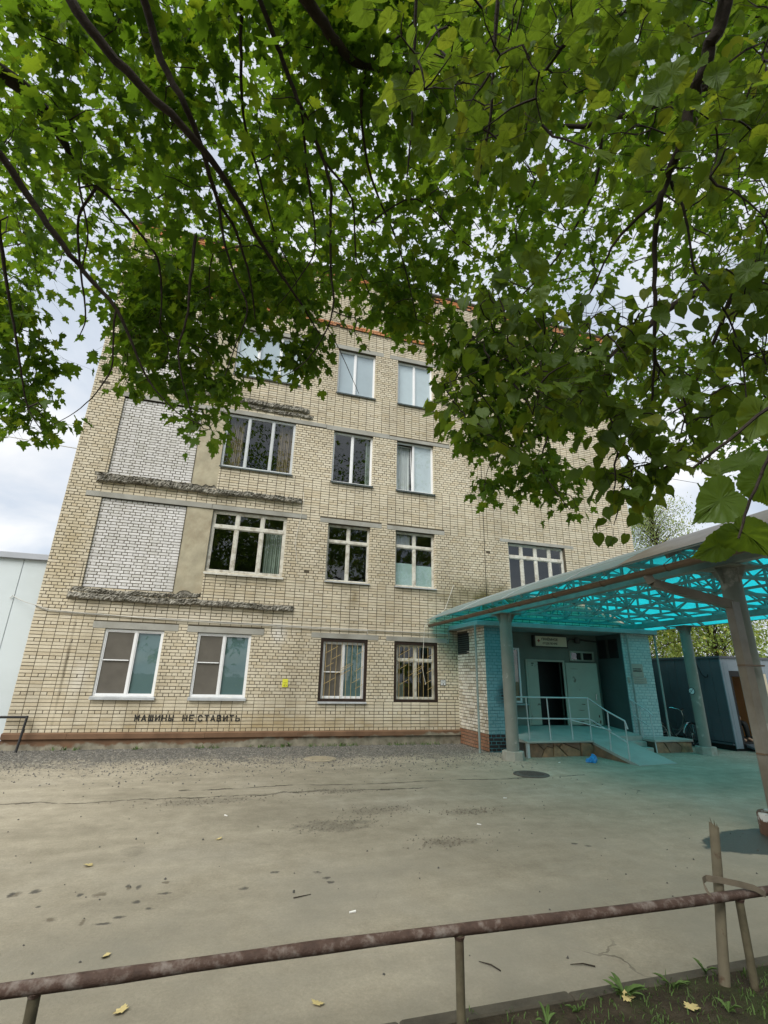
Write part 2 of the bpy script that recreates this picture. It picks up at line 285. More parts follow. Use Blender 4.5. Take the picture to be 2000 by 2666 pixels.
def leafmat(name, dark, light, trans, veins):
    m, t = newmat(name)
    at = N(t, 'ShaderNodeAttribute', attribute_name='luv'); oi = N(t, 'ShaderNodeObjectInfo')
    s = N(t, 'ShaderNodeSeparateXYZ'); t.links.new(at.outputs['Vector'], s.inputs[0])
    r = mth(t, 'FRACT', mth(t, 'ADD', s.outputs[2], oi.outputs['Random']))
    u = mth(t, 'ABSOLUTE', s.outputs[0]); v = s.outputs[1]
    base = ramp(t, r, [(0, dark), (0.55, light), (0.93, tuple(x*1.15 for x in light)), (1.0, (light[0]*2.0, light[1]*1.35, light[2]))])
    tr = ramp(t, r, [(0, tuple(x*0.75 for x in trans)), (0.6, trans), (1.0, (trans[0]*1.5, trans[1]*1.1, trans[2]))])
    # veins
    rib = mth(t, 'LESS_THAN', u, 0.012)
    if veins:
        q = mth(t, 'FRACT', mth(t, 'MULTIPLY', mth(t, 'SUBTRACT', v, mth(t, 'MULTIPLY', u, 0.75)), 6.5))
        side = mth(t, 'LESS_THAN', q, 0.07)
        vein = mth(t, 'MAXIMUM', rib, mth(t, 'MULTIPLY', side, 0.6))
    else: vein = mth(t, 'MULTIPLY', rib, 0.7)
    base = mixc(t, mth(t, 'MULTIPLY', vein, 0.22), base, (0.10, 0.15, 0.04)); tr = mixc(t, mth(t, 'MULTIPLY', vein, 0.35), tr, (0.05, 0.08, 0.02))
    mot = ramp(t, noise(t, 60, 3), [(0.3, (0.85, 0.85, 0.85)), (0.7, (1.1, 1.1, 1.1))]); base = mixc(t, 1.0, base, mot, 'MULTIPLY')
    df = N(t, 'ShaderNodeBsdfDiffuse'); t.links.new(base, df.inputs[0]); gl = N(t, 'ShaderNodeBsdfGlossy', {'Color': (0.9, 1.0, 0.9, 1), 'Roughness': 0.45})
    p = N(t, 'ShaderNodeMixShader', {0: 0.012}); t.links.new(df.outputs[0], p.inputs[1]); t.links.new(gl.outputs[0], p.inputs[2])
    tl = N(t, 'ShaderNodeBsdfTranslucent'); t.links.new(tr, tl.inputs[0])
    a = N(t, 'ShaderNodeAddShader'); t.links.new(p.outputs[0], a.inputs[0]); t.links.new(tl.outputs[0], a.inputs[1])
    o = N(t, 'ShaderNodeOutputMaterial'); t.links.new(a.outputs[0], o.inputs[0]); return m
M['maple'] = leafmat('maple_leaf', (0.018, 0.038, 0.006), (0.032, 0.064, 0.010), (0.100, 0.178, 0.009), False)
M['linden'] = leafmat('linden_leaf', (0.026, 0.044, 0.008), (0.040, 0.067, 0.012), (0.105, 0.160, 0.011), True)
M['farleaf'] = leafmat('background_leaf', (0.07, 0.11, 0.03), (0.13, 0.17, 0.045), (0.15, 0.20, 0.03), False)
M['birchleaf'] = leafmat('birch_leaf', (0.09, 0.12, 0.05), (0.14, 0.18, 0.07), (0.16, 0.20, 0.05), False)

# ------------------------------------------------------------------ mesh helpers
def link(name, me, mat=None, parent=None):
    o = bpy.data.objects.new(name, me); COL.objects.link(o)
    if mat is not None and me is not None and len(me.materials) == 0: me.materials.append(M[mat] if isinstance(mat, str) else mat)
    if parent is not None:
        o.parent = parent
        if parent.type == 'EMPTY': o.matrix_parent_inverse = Matrix.Translation(-Vector(parent.location))
    return o
def tag(o, label=None, cat=None, group=None, kind=None):
    if label: o['label'] = label
    if cat: o['category'] = cat
    if group: o['group'] = group
    if kind: o['kind'] = kind
    return o
def empty(name, loc=(0, 0, 0), label=None, cat=None, group=None):
    o = bpy.data.objects.new(name, None); COL.objects.link(o); o.empty_display_size = 0.2
    o.location = loc
    return tag(o, label, cat, group)
class MB:
    def __init__(s): s.v = []; s.f = []
    def add(s, vs, fs):
        n = len(s.v); s.v += [tuple(map(float, p)) for p in vs]; s.f += [tuple(n+i for i in f) for f in fs]; return s
    def box(s, x0, x1, y0, y1, z0, z1):
        return s.add([(x0, y0, z0), (x1, y0, z0), (x1, y1, z0), (x0, y1, z0), (x0, y0, z1), (x1, y0, z1), (x1, y1, z1), (x0, y1, z1)],
                     [(0, 3, 2, 1), (4, 5, 6, 7), (0, 1, 5, 4), (1, 2, 6, 5), (2, 3, 7, 6), (3, 0, 4, 7)])
    def bbox(s, x0, x1, y0, y1, z0, z1, b=0.006):      # bevelled on the vertical and horizontal front edges
        vs = []; fs = []
        for z, i in ((z0, b), (z0+b, 0), (z1-b, 0), (z1, b)):
            k = i
            vs += [(x0+k+b, y0+k, z), (x1-k-b, y0+k, z), (x1-k, y0+k+b, z), (x1-k, y1-k-b, z), (x1-k-b, y1-k, z), (x0+k+b, y1-k, z), (x0+k, y1-k-b, z), (x0+k, y0+k+b, z)]
        for L in range(3):
            for j in range(8): fs.append((L*8+j, L*8+(j+1) % 8, L*8+8+(j+1) % 8, L*8+8+j))
        fs.append(tuple(range(7, -1, -1))); fs.append(tuple(range(24, 32)))
        return s.add(vs, fs)
    def bar(s, p, q, w=0.05, h=None, up=(0, 0, 1)):
        h = h or w; p = Vector(p); q = Vector(q); d = (q-p).normalized(); u = Vector(up)
        if abs(d.dot(u)) > 0.98: u = Vector((1, 0, 0))
        a = d.cross(u).normalized(); b = a.cross(d).normalized()
        c = [(-w/2, -h/2), (w/2, -h/2), (w/2, h/2), (-w/2, h/2)]
        vs = [p+a*x+b*y for x, y in c] + [q+a*x+b*y for x, y in c]
        return s.add(vs, [(3, 2, 1, 0), (4, 5, 6, 7)] + [(i, (i+1) % 4, 4+(i+1) % 4, 4+i) for i in range(4)])
    def tube(s, pts, rad, seg=8, cap=True):
        pts = [Vector(p) for p in pts]; n = len(pts)
        rad = [rad]*n if not hasattr(rad, '__len__') else list(rad)
        vs = []; fs = []; a = None
        for i, p in enumerate(pts):
            d = (pts[min(i+1, n-1)]-pts[max(i-1, 0)]).normalized()
            if a is None: a = d.orthogonal().normalized()
            else:
                a = (a-d*a.dot(d))
                a = a.normalized() if a.length > 1e-6 else d.orthogonal().normalized()
            b = d.cross(a)
            for k in range(seg):
                t = 2*math.pi*k/seg; vs.append(p+(a*math.cos(t)+b*math.sin(t))*rad[i])
        for i in range(n-1):
            for k in range(seg): fs.append((i*seg+k, i*seg+(k+1) % seg, (i+1)*seg+(k+1) % seg, (i+1)*seg+k))
        if cap: fs.append(tuple(range(seg-1, -1, -1))); fs.append(tuple((n-1)*seg+k for k in range(seg)))
        return s.add(vs, fs)
    def lathe(s, prof, c=(0, 0, 0), seg=24):
        vs = []; fs = []; n = len(prof)
        for r, z in prof:
            for k in range(seg):
                t = 2*math.pi*k/seg; vs.append((c[0]+r*math.cos(t), c[1]+r*math.sin(t), c[2]+z))
        for i in range(n-1):
            for k in range(seg): fs.append((i*seg+k, i*seg+(k+1) % seg, (i+1)*seg+(k+1) % seg, (i+1)*seg+k))
        fs.append(tuple(range(seg-1, -1, -1))); fs.append(tuple((n-1)*seg+k for k in range(seg)))
        return s.add(vs, fs)
    def prism(s, poly, ext):       # poly: 3-D points, ext: vector
        n = len(poly); e = Vector(ext); vs = [Vector(p) for p in poly]; vs = vs+[p+e for p in vs]
        return s.add(vs, [tuple(range(n-1, -1, -1)), tuple(range(n, 2*n))]+[(i, (i+1) % n, n+(i+1) % n, n+i) for i in range(n)])
    def mesh(s, name, smooth=False):
        me = bpy.data.meshes.new(name); me.from_pydata(s.v, [], s.f); me.update()
        if smooth: me.polygons.foreach_set('use_smooth', [True]*len(me.polygons))
        return me
    def build(s, name, mat, parent=None, smooth=False):
        o = link(name, s.mesh(name, smooth), mat, parent)
        if smooth:
            try: o.data.set_sharp_from_angle(angle=R(40))
            except Exception: pass
        return o
def npmesh(name, V, Fq, attrs=None, quads=True):
    """V (n,3), F (m,k) arrays -> mesh"""
    me = bpy.data.meshes.new(name); k = Fq.shape[1]
    me.vertices.add(len(V)); me.vertices.foreach_set('co', V.astype(np.float32).ravel())
    me.loops.add(Fq.size); me.loops.foreach_set('vertex_index', Fq.astype(np.int32).ravel())
    me.polygons.add(len(Fq)); me.polygons.foreach_set('loop_start', np.arange(0, Fq.size, k, dtype=np.int32))
    me.polygons.foreach_set('loop_total', np.full(len(Fq), k, dtype=np.int32))
    for nm, (typ, arr) in (attrs or {}).items():
        a = me.attributes.new(nm, typ, 'POINT'); a.data.foreach_set('value' if typ == 'FLOAT' else 'vector', arr.astype(np.float32).ravel())
    me.polygons.foreach_set('use_smooth', np.zeros(len(Fq), dtype=bool))
    me.update(calc_edges=True); me.validate(); return me
def vnoise(x, y, s=0):
    return (np.sin(x*1.7+s)*np.cos(y*1.3-s*2.1)+0.5*np.sin(x*3.9-y*2.7+s*1.3)+0.3*np.sin(x*7.3+y*6.1+s*3.1)+0.2*np.cos(x*13.7-y*11.9+s))/2.0
def text_mesh(body, size, bold=0.0, align='LEFT'):
    cu = bpy.data.curves.new('lettering', 'FONT'); cu.body = body; cu.size = size; cu.offset = bold; cu.align_x = align
    cu.extrude = 0.0008
    o = bpy.data.objects.new('lettering_tmp', cu); COL.objects.link(o)
    dg = bpy.context.evaluated_depsgraph_get(); me = bpy.data.meshes.new_from_object(o.evaluated_get(dg))
    bpy.data.objects.remove(o); bpy.data.curves.remove(cu); return me
def fit_text(body, x0, x1, z0, z1, y, mat, name='lettering', parent=None, bold=0.0):
    me = text_mesh(body, 1.0, bold)
    co = np.empty(len(me.vertices)*3); me.vertices.foreach_get('co', co); co = co.reshape(-1, 3)
    a = co.min(0); b = co.max(0)
    n = np.empty_like(co); n[:, 0] = x0+(co[:, 0]-a[0])/(b[0]-a[0])*(x1-x0); n[:, 2] = z0+(co[:, 1]-a[1])/(b[1]-a[1])*(z1-z0); n[:, 1] = y-co[:, 2]
    me.vertices.foreach_set('co', n.ravel()); me.update()
    return link(name, me, mat, parent)

# ================================================================== THE GROUND
def ground_material():
    m, t = newmat('dusty_asphalt')
    pos = N(t, 'ShaderNodeNewGeometry').outputs['Position']
    s = N(t, 'ShaderNodeSeparateXYZ'); t.links.new(pos, s.inputs[0]); X, Y = s.outputs[0], s.outputs[1]
    c = ramp(t, noise(t, 0.45, 6, 0.6, pos), [(0.30, (0.285, 0.258, 0.198)), (0.52, (0.355, 0.322, 0.252)), (0.72, (0.405, 0.372, 0.305))])
    c = mixc(t, 0.75, c, ramp(t, noise(t, 3.3, 10, 0.74, pos), [(0.28, (0.66, 0.645, 0.60)), (0.72, (1.24, 1.235, 1.22))]), 'MULTIPLY')
    c = mixc(t, 0.6, c, ramp(t, noise(t, 46, 6, 0.8, pos), [(0.28, (0.62, 0.61, 0.59)), (0.72, (1.28, 1.28, 1.28))]), 'MULTIPLY')
    mpx = N(t, 'ShaderNodeMapping', {'Scale': (0.35, 2.2, 1.0)}); t.links.new(pos, mpx.inputs[0])
    c = mixc(t, 0.5, c, ramp(t, noise(t, 0.9, 7, 0.65, mpx.outputs[0]), [(0.34, (0.72, 0.71, 0.68)), (0.66, (1.15, 1.14, 1.12))]), 'MULTIPLY')
    # greyer, darker band in the foreground, broken up by noise
    fg = mth(t, 'MULTIPLY', mth(t, 'SUBTRACT', -6.8, Y), 0.55, clamp=True)
    fgm = mth(t, 'MULTIPLY', fg, ramp(t, noise(t, 0.9, 5, 0.6, pos), [(0.35, (0.1,)*3), (0.65, (0.8,)*3)]))
    c = mixc(t, fgm, c, (0.225, 0.210, 0.165))
    # gravel strip along the wall
    gy = mth(t, 'ADD', mth(t, 'ADD', Y, 2.3), mth(t, 'MULTIPLY', mth(t, 'SUBTRACT', noise(t, 1.1, 6, 0.65, pos), 0.5), 3.4))
    gf = mth(t, 'MULTIPLY', mth(t, 'MULTIPLY', gy, 1.1, clamp=True), mth(t, 'MULTIPLY', mth(t, 'SUBTRACT', 6.6, X), 1.3, clamp=True))
    vor = N(t, 'ShaderNodeTexVoronoi', {'Scale': 34.0, 'Randomness': 1.0}); t.links.new(pos, vor.inputs['Vector'])
    vr = N(t, 'ShaderNodeSeparateXYZ'); t.links.new(vor.outputs['Color'], vr.inputs[0])
    gc = ramp(t, vr.outputs[0], [(0.0, (0.05, 0.048, 0.044)), (0.5, (0.125, 0.118, 0.102)), (0.85, (0.24, 0.225, 0.185)), (1.0, (0.40, 0.38, 0.33))])
    c = mixc(t, gf, c, gc)
    # loose grit fading out into the dust
    gf2 = mth(t, 'MULTIPLY', mth(t, 'ADD', gy, 1.9), 0.5, clamp=True)
    sp = mth(t, 'MULTIPLY', mth(t, 'GREATER_THAN', vr.outputs[1], 0.72), mth(t, 'MULTIPLY', gf2, 0.55))
    c = mixc(t, sp, c, (0.11, 0.10, 0.085))
    # cracks
    nd = N(t, 'ShaderNodeTexNoise', {'Scale': 1.6, 'Detail': 5.0}); t.links.new(pos, nd.inputs['Vector'])
    va = N(t, 'ShaderNodeVectorMath', operation='MULTIPLY_ADD'); t.links.new(nd.outputs['Color'], va.inputs[0]); va.inputs[1].default_value = (0.9, 0.9, 0); t.links.new(pos, va.inputs[2])
    ve = N(t, 'ShaderNodeTexVoronoi', {'Scale': 0.42}, feature='DISTANCE_TO_EDGE'); t.links.new(va.outputs[0], ve.inputs['Vector'])
    cr = mth(t, 'LESS_THAN', ve.outputs[0], 0.0035)
    cm = ramp(t, noise(t, 0.5, 3, 0.5, pos), [(0.60, (0,)*3), (0.66, (0.8,)*3)])
    crk = mth(t, 'MULTIPLY', mth(t, 'MULTIPLY', cr, cm), mth(t, 'SUBTRACT', 1.0, gf, clamp=True))
    # two long joints parallel to the wall
    def joint(y0, x0, x1, wob, wd):
        yy = mth(t, 'SUBTRACT', mth(t, 'ADD', Y, mth(t, 'MULTIPLY', mth(t, 'SUBTRACT', noise(t, 0.7, 6, 0.6, pos), 0.5), wob)), y0)
        a = mth(t, 'LESS_THAN', mth(t, 'ABSOLUTE', yy), wd)
        b = mth(t, 'MULTIPLY', mth(t, 'GREATER_THAN', X, x0), mth(t, 'LESS_THAN', X, x1))
        return mth(t, 'MULTIPLY', a, b)
    j = mth(t, 'MAXIMUM', joint(-4.55, -0.6, 6.6, 0.6, 0.028), joint(-5.0, -6.0, 3.2, 0.9, 0.024))
    crk = mth(t, 'MAXIMUM', crk, mth(t, 'MULTIPLY', j, ramp(t, noise(t, 2.0, 3, 0.5, pos), [(0.40, (0.15,)*3), (0.5, (1,)*3)])))
    c = mixc(t, mth(t, 'MULTIPLY', crk, 0.85), c, (0.055, 0.047, 0.035))
    # worn rubble patches, oil spots, wet patch: (x, y, rx, ry, strength, colour)
    spots_r = [(1.35, -6.75, 0.50, 0.26, 0.7, (0.11, 0.10, 0.075)), (2.1, -6.2, 0.45, 0.20, 0.45, (0.15, 0.13, 0.10)), (2.4, -7.6, 0.35, 0.12, 0.5, (0.12, 0.105, 0.08)),
             (-0.2, -5.3, 0.8, 0.18, 0.6, (0.13, 0.115, 0.09)), (1.6, -5.0, 0.5, 0.14, 0.5, (0.13, 0.115, 0.09)), (3.2, -6.5, 0.4, 0.15, 0.4, (0.14, 0.12, 0.095)),
             (-0.75, -7.2, 0.13, 0.16, 0.5, (0.15, 0.135, 0.10)), (-2.3, -7.4, 0.5, 0.2, 0.35, (0.13, 0.12, 0.1))]
    spots = []
    fine = mth(t, 'MULTIPLY', mth(t, 'SUBTRACT', noise(t, 3.2, 8, 0.75, pos), 0.5), 6.0)
    grit = ramp(t, noise(t, 38, 4, 0.7, pos), [(0.36, (0.35,)*3), (0.54, (1,)*3)])
    for (sx, sy, rx, ry, amt, col) in spots_r:
        a = mth(t, 'DIVIDE', mth(t, 'SUBTRACT', X, sx), rx); b = mth(t, 'DIVIDE', mth(t, 'SUBTRACT', Y, sy), ry)
        d = mth(t, 'ADD', mth(t, 'ADD', mth(t, 'MULTIPLY', a, a), mth(t, 'MULTIPLY', b, b)), fine)
        f = mth(t, 'MULTIPLY', mth(t, 'MULTIPLY', mth(t, 'MULTIPLY', mth(t, 'SUBTRACT', 1.0, d), 1.8, clamp=True), amt*0.8), grit)
        c = mixc(t, f, c, col)
    rr = random.Random(5)
    for i in range(22):
        x = -1.75+rr.random()*1.5; y = -8.75+rr.random()*0.75
        spots.append((x, y, 0.02+rr.random()*0.05, 0.02+rr.random()*0.045, 0.95, (0.05, 0.048, 0.043) if i % 3 else (0.12, 0.10, 0.07)))
    for x, y in ((0.28, -8.3), (0.92, -8.1), (0.98, -8.25), (1.0, -8.35), (0.55, -8.0), (3.75, -7.95), (3.85, -8.05)):
        spots.append((x, y, 0.045, 0.035, 0.95, (0.05, 0.048, 0.043)))
    wob = mth(t, 'MULTIPLY', mth(t, 'SUBTRACT', noise(t, 16, 6, 0.7, pos), 0.5), 4.0)
    for (sx, sy, rx, ry, amt, col) in spots:
        a = mth(t, 'DIVIDE', mth(t, 'SUBTRACT', X, sx), rx); b = mth(t, 'DIVIDE', mth(t, 'SUBTRACT', Y, sy), ry)
        d = mth(t, 'ADD', mth(t, 'ADD', mth(t, 'MULTIPLY', a, a), mth(t, 'MULTIPLY', b, b)), wob)
        f = mth(t, 'MULTIPLY', mth(t, 'MULTIPLY', mth(t, 'SUBTRACT', 1.0, d), 1.1, clamp=True), amt*0.85)
        c = mixc(t, f, c, col)
    a = mth(t, 'DIVIDE', mth(t, 'SUBTRACT', X, 6.15), 1.05); b = mth(t, 'DIVIDE', mth(t, 'SUBTRACT', Y, -8.35), 0.42)
    wb = mth(t, 'MULTIPLY', mth(t, 'SUBTRACT', noise(t, 2.2, 5, 0.6, pos), 0.5), 1.5)
    d = mth(t, 'ADD', mth(t, 'ADD', mth(t, 'MULTIPLY', a, a), mth(t, 'MULTIPLY', b, b)), wb)
    wet = mth(t, 'MULTIPLY', mth(t, 'SUBTRACT', 1.0, d), 9.0, clamp=True)
    c = mixc(t, wet, c, (0.065, 0.064, 0.055))
    rough = mth(t, 'SUBTRACT', 0.92, mth(t, 'MULTIPLY', wet, 0.45))
    h = mth(t, 'ADD', mth(t, 'MULTIPLY', noise(t, 30, 6, 0.7, pos), 0.6), mth(t, 'MULTIPLY', mth(t, 'MULTIPLY', vor.outputs['Distance'], gf), -1.6))
    h = mth(t, 'SUBTRACT', h, mth(t, 'MULTIPLY', crk, 0.8))
    finish(t, c, rough, bump(t, h, 0.5, 0.012), spec=0.25); return m
M['ground'] = ground_material()
def soil_material():
    m, t = newmat('dark_soil')
    pos = N(t, 'ShaderNodeNewGeometry').outputs['Position']
    c = ramp(t, noise(t, 6, 8, 0.7, pos), [(0.3, (0.030, 0.024, 0.016)), (0.55, (0.065, 0.052, 0.034)), (0.8, (0.12, 0.10, 0.07))])
    g = ramp(t, noise(t, 2.3, 6, 0.6, pos), [(0.48, (0,)*3), (0.62, (0.7,)*3)])
    c = mixc(t, g, c, (0.05, 0.068, 0.022))
    finish(t, c, 0.95, bump(t, noise(t, 45, 6, 0.7, pos), 0.9, 0.02), spec=0.15); return m
M['soil'] = soil_material()

KERB_Y = -10.20
def gh(x, y):
    """height of the paved ground"""
    fade = np.clip((np.minimum(12-x, x+6))/2, 0, 1)*np.clip((y+10.1)/0.6, 0, 1)*np.clip((-y-0.2)/0.8, 0, 1)
    return 0.010*vnoise(x*0.7, y*0.7, 1.0)*fade+0.004*vnoise(x*3.1, y*3.3, 2.0)*fade
def make_ground():
    xs = np.concatenate([np.linspace(-260, -12, 12), np.arange(-7, 15, 0.16), np.linspace(16, 260, 12)])
    ys = np.concatenate([np.arange(-10.2, 0.6, 0.16), np.linspace(2, 300, 12)])
    gx, gy = np.meshgrid(xs, ys); gz = gh(gx, gy)
    V = np.stack([gx, gy, gz], -1).reshape(-1, 3); nx = len(xs); ny = len(ys)
    i = np.arange(ny-1)[:, None]*nx+np.arange(nx-1)[None, :]
    Fq = np.stack([i, i+1, i+nx+1, i+nx], -1).reshape(-1, 4)
    o = link('ground', npmesh('ground', V, Fq), 'ground'); tag(o, kind='structure')
    o.data.polygons.foreach_set('use_smooth', [True]*len(o.data.polygons))
def sh(x, y):
    d = np.clip((KERB_Y-0.02-y)/0.5, 0, 1)
    return 0.012+0.035*d+(0.016*vnoise(x*2.3, y*2.1, 4)+0.010*vnoise(x*7.1, y*6.7, 5))*np.clip((KERB_Y-0.03-y)/0.15, 0, 1)*np.clip((9-np.abs(x-1))/3, 0, 1)
def make_soil():
    xs = np.concatenate([np.linspace(-260, -9, 10), np.arange(-6, 8, 0.08), np.linspace(9, 260, 10)])
    ys = np.concatenate([np.linspace(-260, -20, 8), np.arange(-17, KERB_Y-0.075, 0.08), [KERB_Y-0.07]])
    gx, gy = np.meshgrid(xs, ys); gz = sh(gx, gy)
    V = np.stack([gx, gy, gz], -1).reshape(-1, 3); nx = len(xs); ny = len(ys)
    i = np.arange(ny-1)[:, None]*nx+np.arange(nx-1)[None, :]
    Fq = np.stack([i, i+1, i+nx+1, i+nx], -1).reshape(-1, 4)
    o = link('soil_bed', npmesh('soil_bed', V, Fq), 'soil'); tag(o, kind='structure')
    o.data.polygons.foreach_set('use_smooth', [True]*len(o.data.polygons))
    k = MB(); x = -30.0; rr = random.Random(3)
    while x < 30:
        k.bbox(x+0.004, x+0.996, KERB_Y-0.075, KERB_Y+0.004, -0.2, 0.022+rr.uniform(-0.008, 0.006), 0.008); x += 1.0
    o = k.build('kerb', pmat('dirty_kerb', (0.085, 0.075, 0.055), 0.95, 0.3, 6, 0.4)); tag(o, kind='structure')
make_ground(); make_soil()

# ================================================================== BRICKWORK
CH, BL, J = 0.0774, 0.26, 0.0148         # course height, brick module, joint
def brick_arrays(recs, O, U, Nn, bevel=0.0034, rng=None):
    """recs: (u0,u1,z0,z1,depth) extents of single bricks on the plane O + u*U + z, proud along Nn"""
    rng = rng or RNG; n = len(recs); a = np.array(recs, float)
    j = rng.uniform(-0.0022, 0.0022, (n, 4)); pr = rng.uniform(0.002, 0.0065, n); tl = rng.uniform(-0.0015, 0.0015, (n, 4))
    u0 = a[:, 0]+j[:, 0]; u1 = a[:, 1]+j[:, 1]; z0 = a[:, 2]+j[:, 2]; z1 = a[:, 3]+j[:, 3]; dp = a[:, 4]
    O = np.array(O, float); U = np.array(U, float); Nn = np.array(Nn, float); Z = np.array([0, 0, 1.0])
    c = []
    for (u, z, d) in ((u0, z0, -dp), (u1, z0, -dp), (u1, z1, -dp), (u0, z1, -dp)):
        c.append(O+u[:, None]*U+z[:, None]*Z+d[:, None]*Nn)
    # mid ring just below the face, then the bevelled face
    for (u, z) in ((u0, z0), (u1, z0), (u1, z1), (u0, z1)):
        c.append(O+u[:, None]*U+z[:, None]*Z+(pr-bevel)[:, None]*Nn)
    for q, (u, z) in enumerate(((u0+bevel, z0+bevel), (u1-bevel, z0+bevel), (u1-bevel, z1-bevel), (u0+bevel, z1-bevel))):
        c.append(O+u[:, None]*U+z[:, None]*Z+(pr+tl[:, q])[:, None]*Nn)
    V = np.stack(c, 1)                                        # n,12,3
    f = [(8, 9, 10, 11)]
    for L in (0, 4):
        for k in range(4): f.append((L+k, L+(k+1) % 4, L+4+(k+1) % 4, L+4+k))
    f = np.array(f)
    Fq = (np.arange(n)[:, None, None]*12+f[None]).reshape(-1, 4)
    r = np.repeat(rng.random(n), 12)
    return V.reshape(-1, 3), Fq, r
def brick_mesh(name, recs, O, U, Nn, mat, parent, stuff=True):
    V, Fq, r = brick_arrays(recs, O, U, Nn)
    o = link(name, npmesh(name, V, Fq, {'rnd': ('FLOAT', r)}), mat, parent)
    if stuff: o['kind'] = 'stuff'
    return o
def split_course(u0, u1, blocks):
    """free intervals of [u0,u1] minus blocks [(a,b)] ; returns (a,b,open_left,open_right)"""
    iv = [(u0, u1, True, True)]
    for a, b in blocks:
        nv = []
        for p, q, l, r in iv:
            if b <= p or a >= q: nv.append((p, q, l, r)); continue
            if a > p: nv.append((p, a, l, True))
            if b < q: nv.append((b, q, True, r))
        iv = nv
    return iv
def lay(u0, u1, z, kind, phase, anchor, endcap=0.0):
    """bricks of one course between u0 and u1. kind: 'S' stretcher, 'H' header"""
    mod = BL if kind == 'S' else BL/2
    k = math.floor((u0-anchor-phase)/mod); out = []; x = anchor+phase+k*mod
    while x < u1-1e-6:
        a = max(x, u0); b = min(x+mod, u1)
        if b-a > 0.045: out.append([a+J/2 if a > u0+1e-6 else a+0.001, b-J/2 if b < u1-1e-6 else b-0.001, z+J/2, z+CH-J/2])
        elif b-a > 0.004 and out and abs(out[-1][1]+J/2-a) < 0.01: out[-1][1] = b-0.001
        x += mod
    return out

# ---- facade openings (x0, x1, z0, z1)
WIN = {'1A': (-3.10, -1.776, 1.106, 2.635), '1B': (-0.995, 0.321, 1.106, 2.635), '1C': (2.135, 3.443, 1.033, 2.630), '1D': (4.205, 5.513, 1.033, 2.630),
       '2C': (2.134, 3.415, 4.197, 5.890), '2D': (4.200, 5.478, 4.197, 5.890), '2B': (-1.06, 0.96, 4.190, 5.930), '2E': (8.02, 10.14, 4.20, 5.890),
       '3C': (2.134, 3.415, 7.219, 8.935), '3D': (4.200, 5.478, 7.219, 8.935), '3B': (-1.06, 0.96, 7.245, 8.965),
       '4C': (2.134, 3.415, 10.331, 12.03), '4D': (4.200, 5.478, 10.331, 12.03), '4B': (-1.06, 0.96, 10.33, 12.03)}
LINT = [(-3.38, -1.46, 2.64, 2.80), (-1.26, 0.63, 2.64, 2.79), (1.865, 3.745, 2.635, 2.775), (3.965, 5.82, 2.635, 2.77),
        (-4.20, -1.10, 5.935, 6.08), (-1.10, 1.50, 5.935, 6.07), (1.885, 3.755, 5.895, 6.035), (3.92, 5.805, 5.895, 6.03), (7.73, 10.53, 5.895, 6.005),
        (-3.87, -1.07, 8.955, 9.09), (-1.07, 1.89, 8.97, 9.11), (1.89, 3.95, 8.94, 9.10), (3.95, 6.05, 8.94, 9.06),
        (-1.35, 1.3, 12.035, 12.17), (1.84, 3.69, 12.035, 12.19), (3.91, 5.80, 12.035, 12.19)]
INFILL = [(-3.82, -1.74, 3.60, 5.935), (-3.82, -1.74, 6.60, 8.955), (-3.82, -1.74, 9.62, 12.03)]
PLAST = [(-1.74, -1.06, 3.56, 5.935), (-1.74, -1.06, 6.54, 8.965), (-1.74, -1.06, 9.60, 12.03)]
XL, XR, ZB, ZT = -4.65, 13.07, 0.345, 14.90
HOLES = [WIN[k] for k in WIN]+INFILL+PLAST
FLAT = LINT
building = empty('brick_building', (4.2, 4.0, 0.0), 'four-storey pale yellow brick building with blue canopied entrance', 'building')

def facade_wall():
    """mortar backing with true openings, reveals, returns, roof"""
    b = MB(); Y0 = 0.0; holes = HOLES
    xs = sorted({XL+0.004, XR-0.004}|{h[i] for h in holes for i in (0, 1)}); zs = sorted({ZB-0.05, ZT+0.3}|{h[i] for h in holes for i in (2, 3)})
    for i in range(len(xs)-1):
        for k in range(len(zs)-1):
            cx = (xs[i]+xs[i+1])/2; cz = (zs[k]+zs[k+1])/2
            if any(h[0] < cx < h[1] and h[2] < cz < h[3] for h in holes): continue
            b.add([(xs[i], Y0, zs[k]), (xs[i+1], Y0, zs[k]), (xs[i+1], Y0, zs[k+1]), (xs[i], Y0, zs[k+1])], [(0, 1, 2, 3)])
    for h in holes:
        x0, x1, z0, z1 = h; D = 0.34
        x0 += 0.0; b.add([(x0, Y0, z0), (x0, Y0, z1), (x0, D, z1), (x0, D, z0)], [(0, 1, 2, 3)])
        b.add([(x1, Y0, z0), (x1, D, z0), (x1, D, z1), (x1, Y0, z1)], [(0, 1, 2, 3)])
        b.add([(x0, Y0, z0), (x0, D, z0), (x1, D, z0), (x1, Y0, z0)], [(0, 1, 2, 3)])
        b.add([(x0, Y0, z1), (x1, Y0, z1), (x1, D, z1), (x0, D, z1)], [(0, 1, 2, 3)])
    # body behind: sides, back, roof
    B = 11.0; zt = ZT+0.3
    b.add([(XL+0.004, 0, 0), (XL+0.004, B, 0), (XL+0.004, B, zt), (XL+0.004, 0, zt)], [(0, 1, 2, 3)])
    b.add([(XR-0.004, 0, 0), (XR-0.004, 0, zt), (XR-0.004, B, zt), (XR-0.004, B, 0)], [(0, 1, 2, 3)])
    b.add([(XL+0.004, B, 0), (XR-0.004, B, 0), (XR-0.004, B, zt), (XL+0.004, B, zt)], [(0, 1, 2, 3)])
    b.add([(XL+0.004, 0, zt), (XR-0.004, 0, zt), (XR-0.004, B, zt), (XL+0.004, B, zt)], [(0, 1, 2, 3)])
    return b.build('wall', 'mortar', building)
wall = facade_wall()

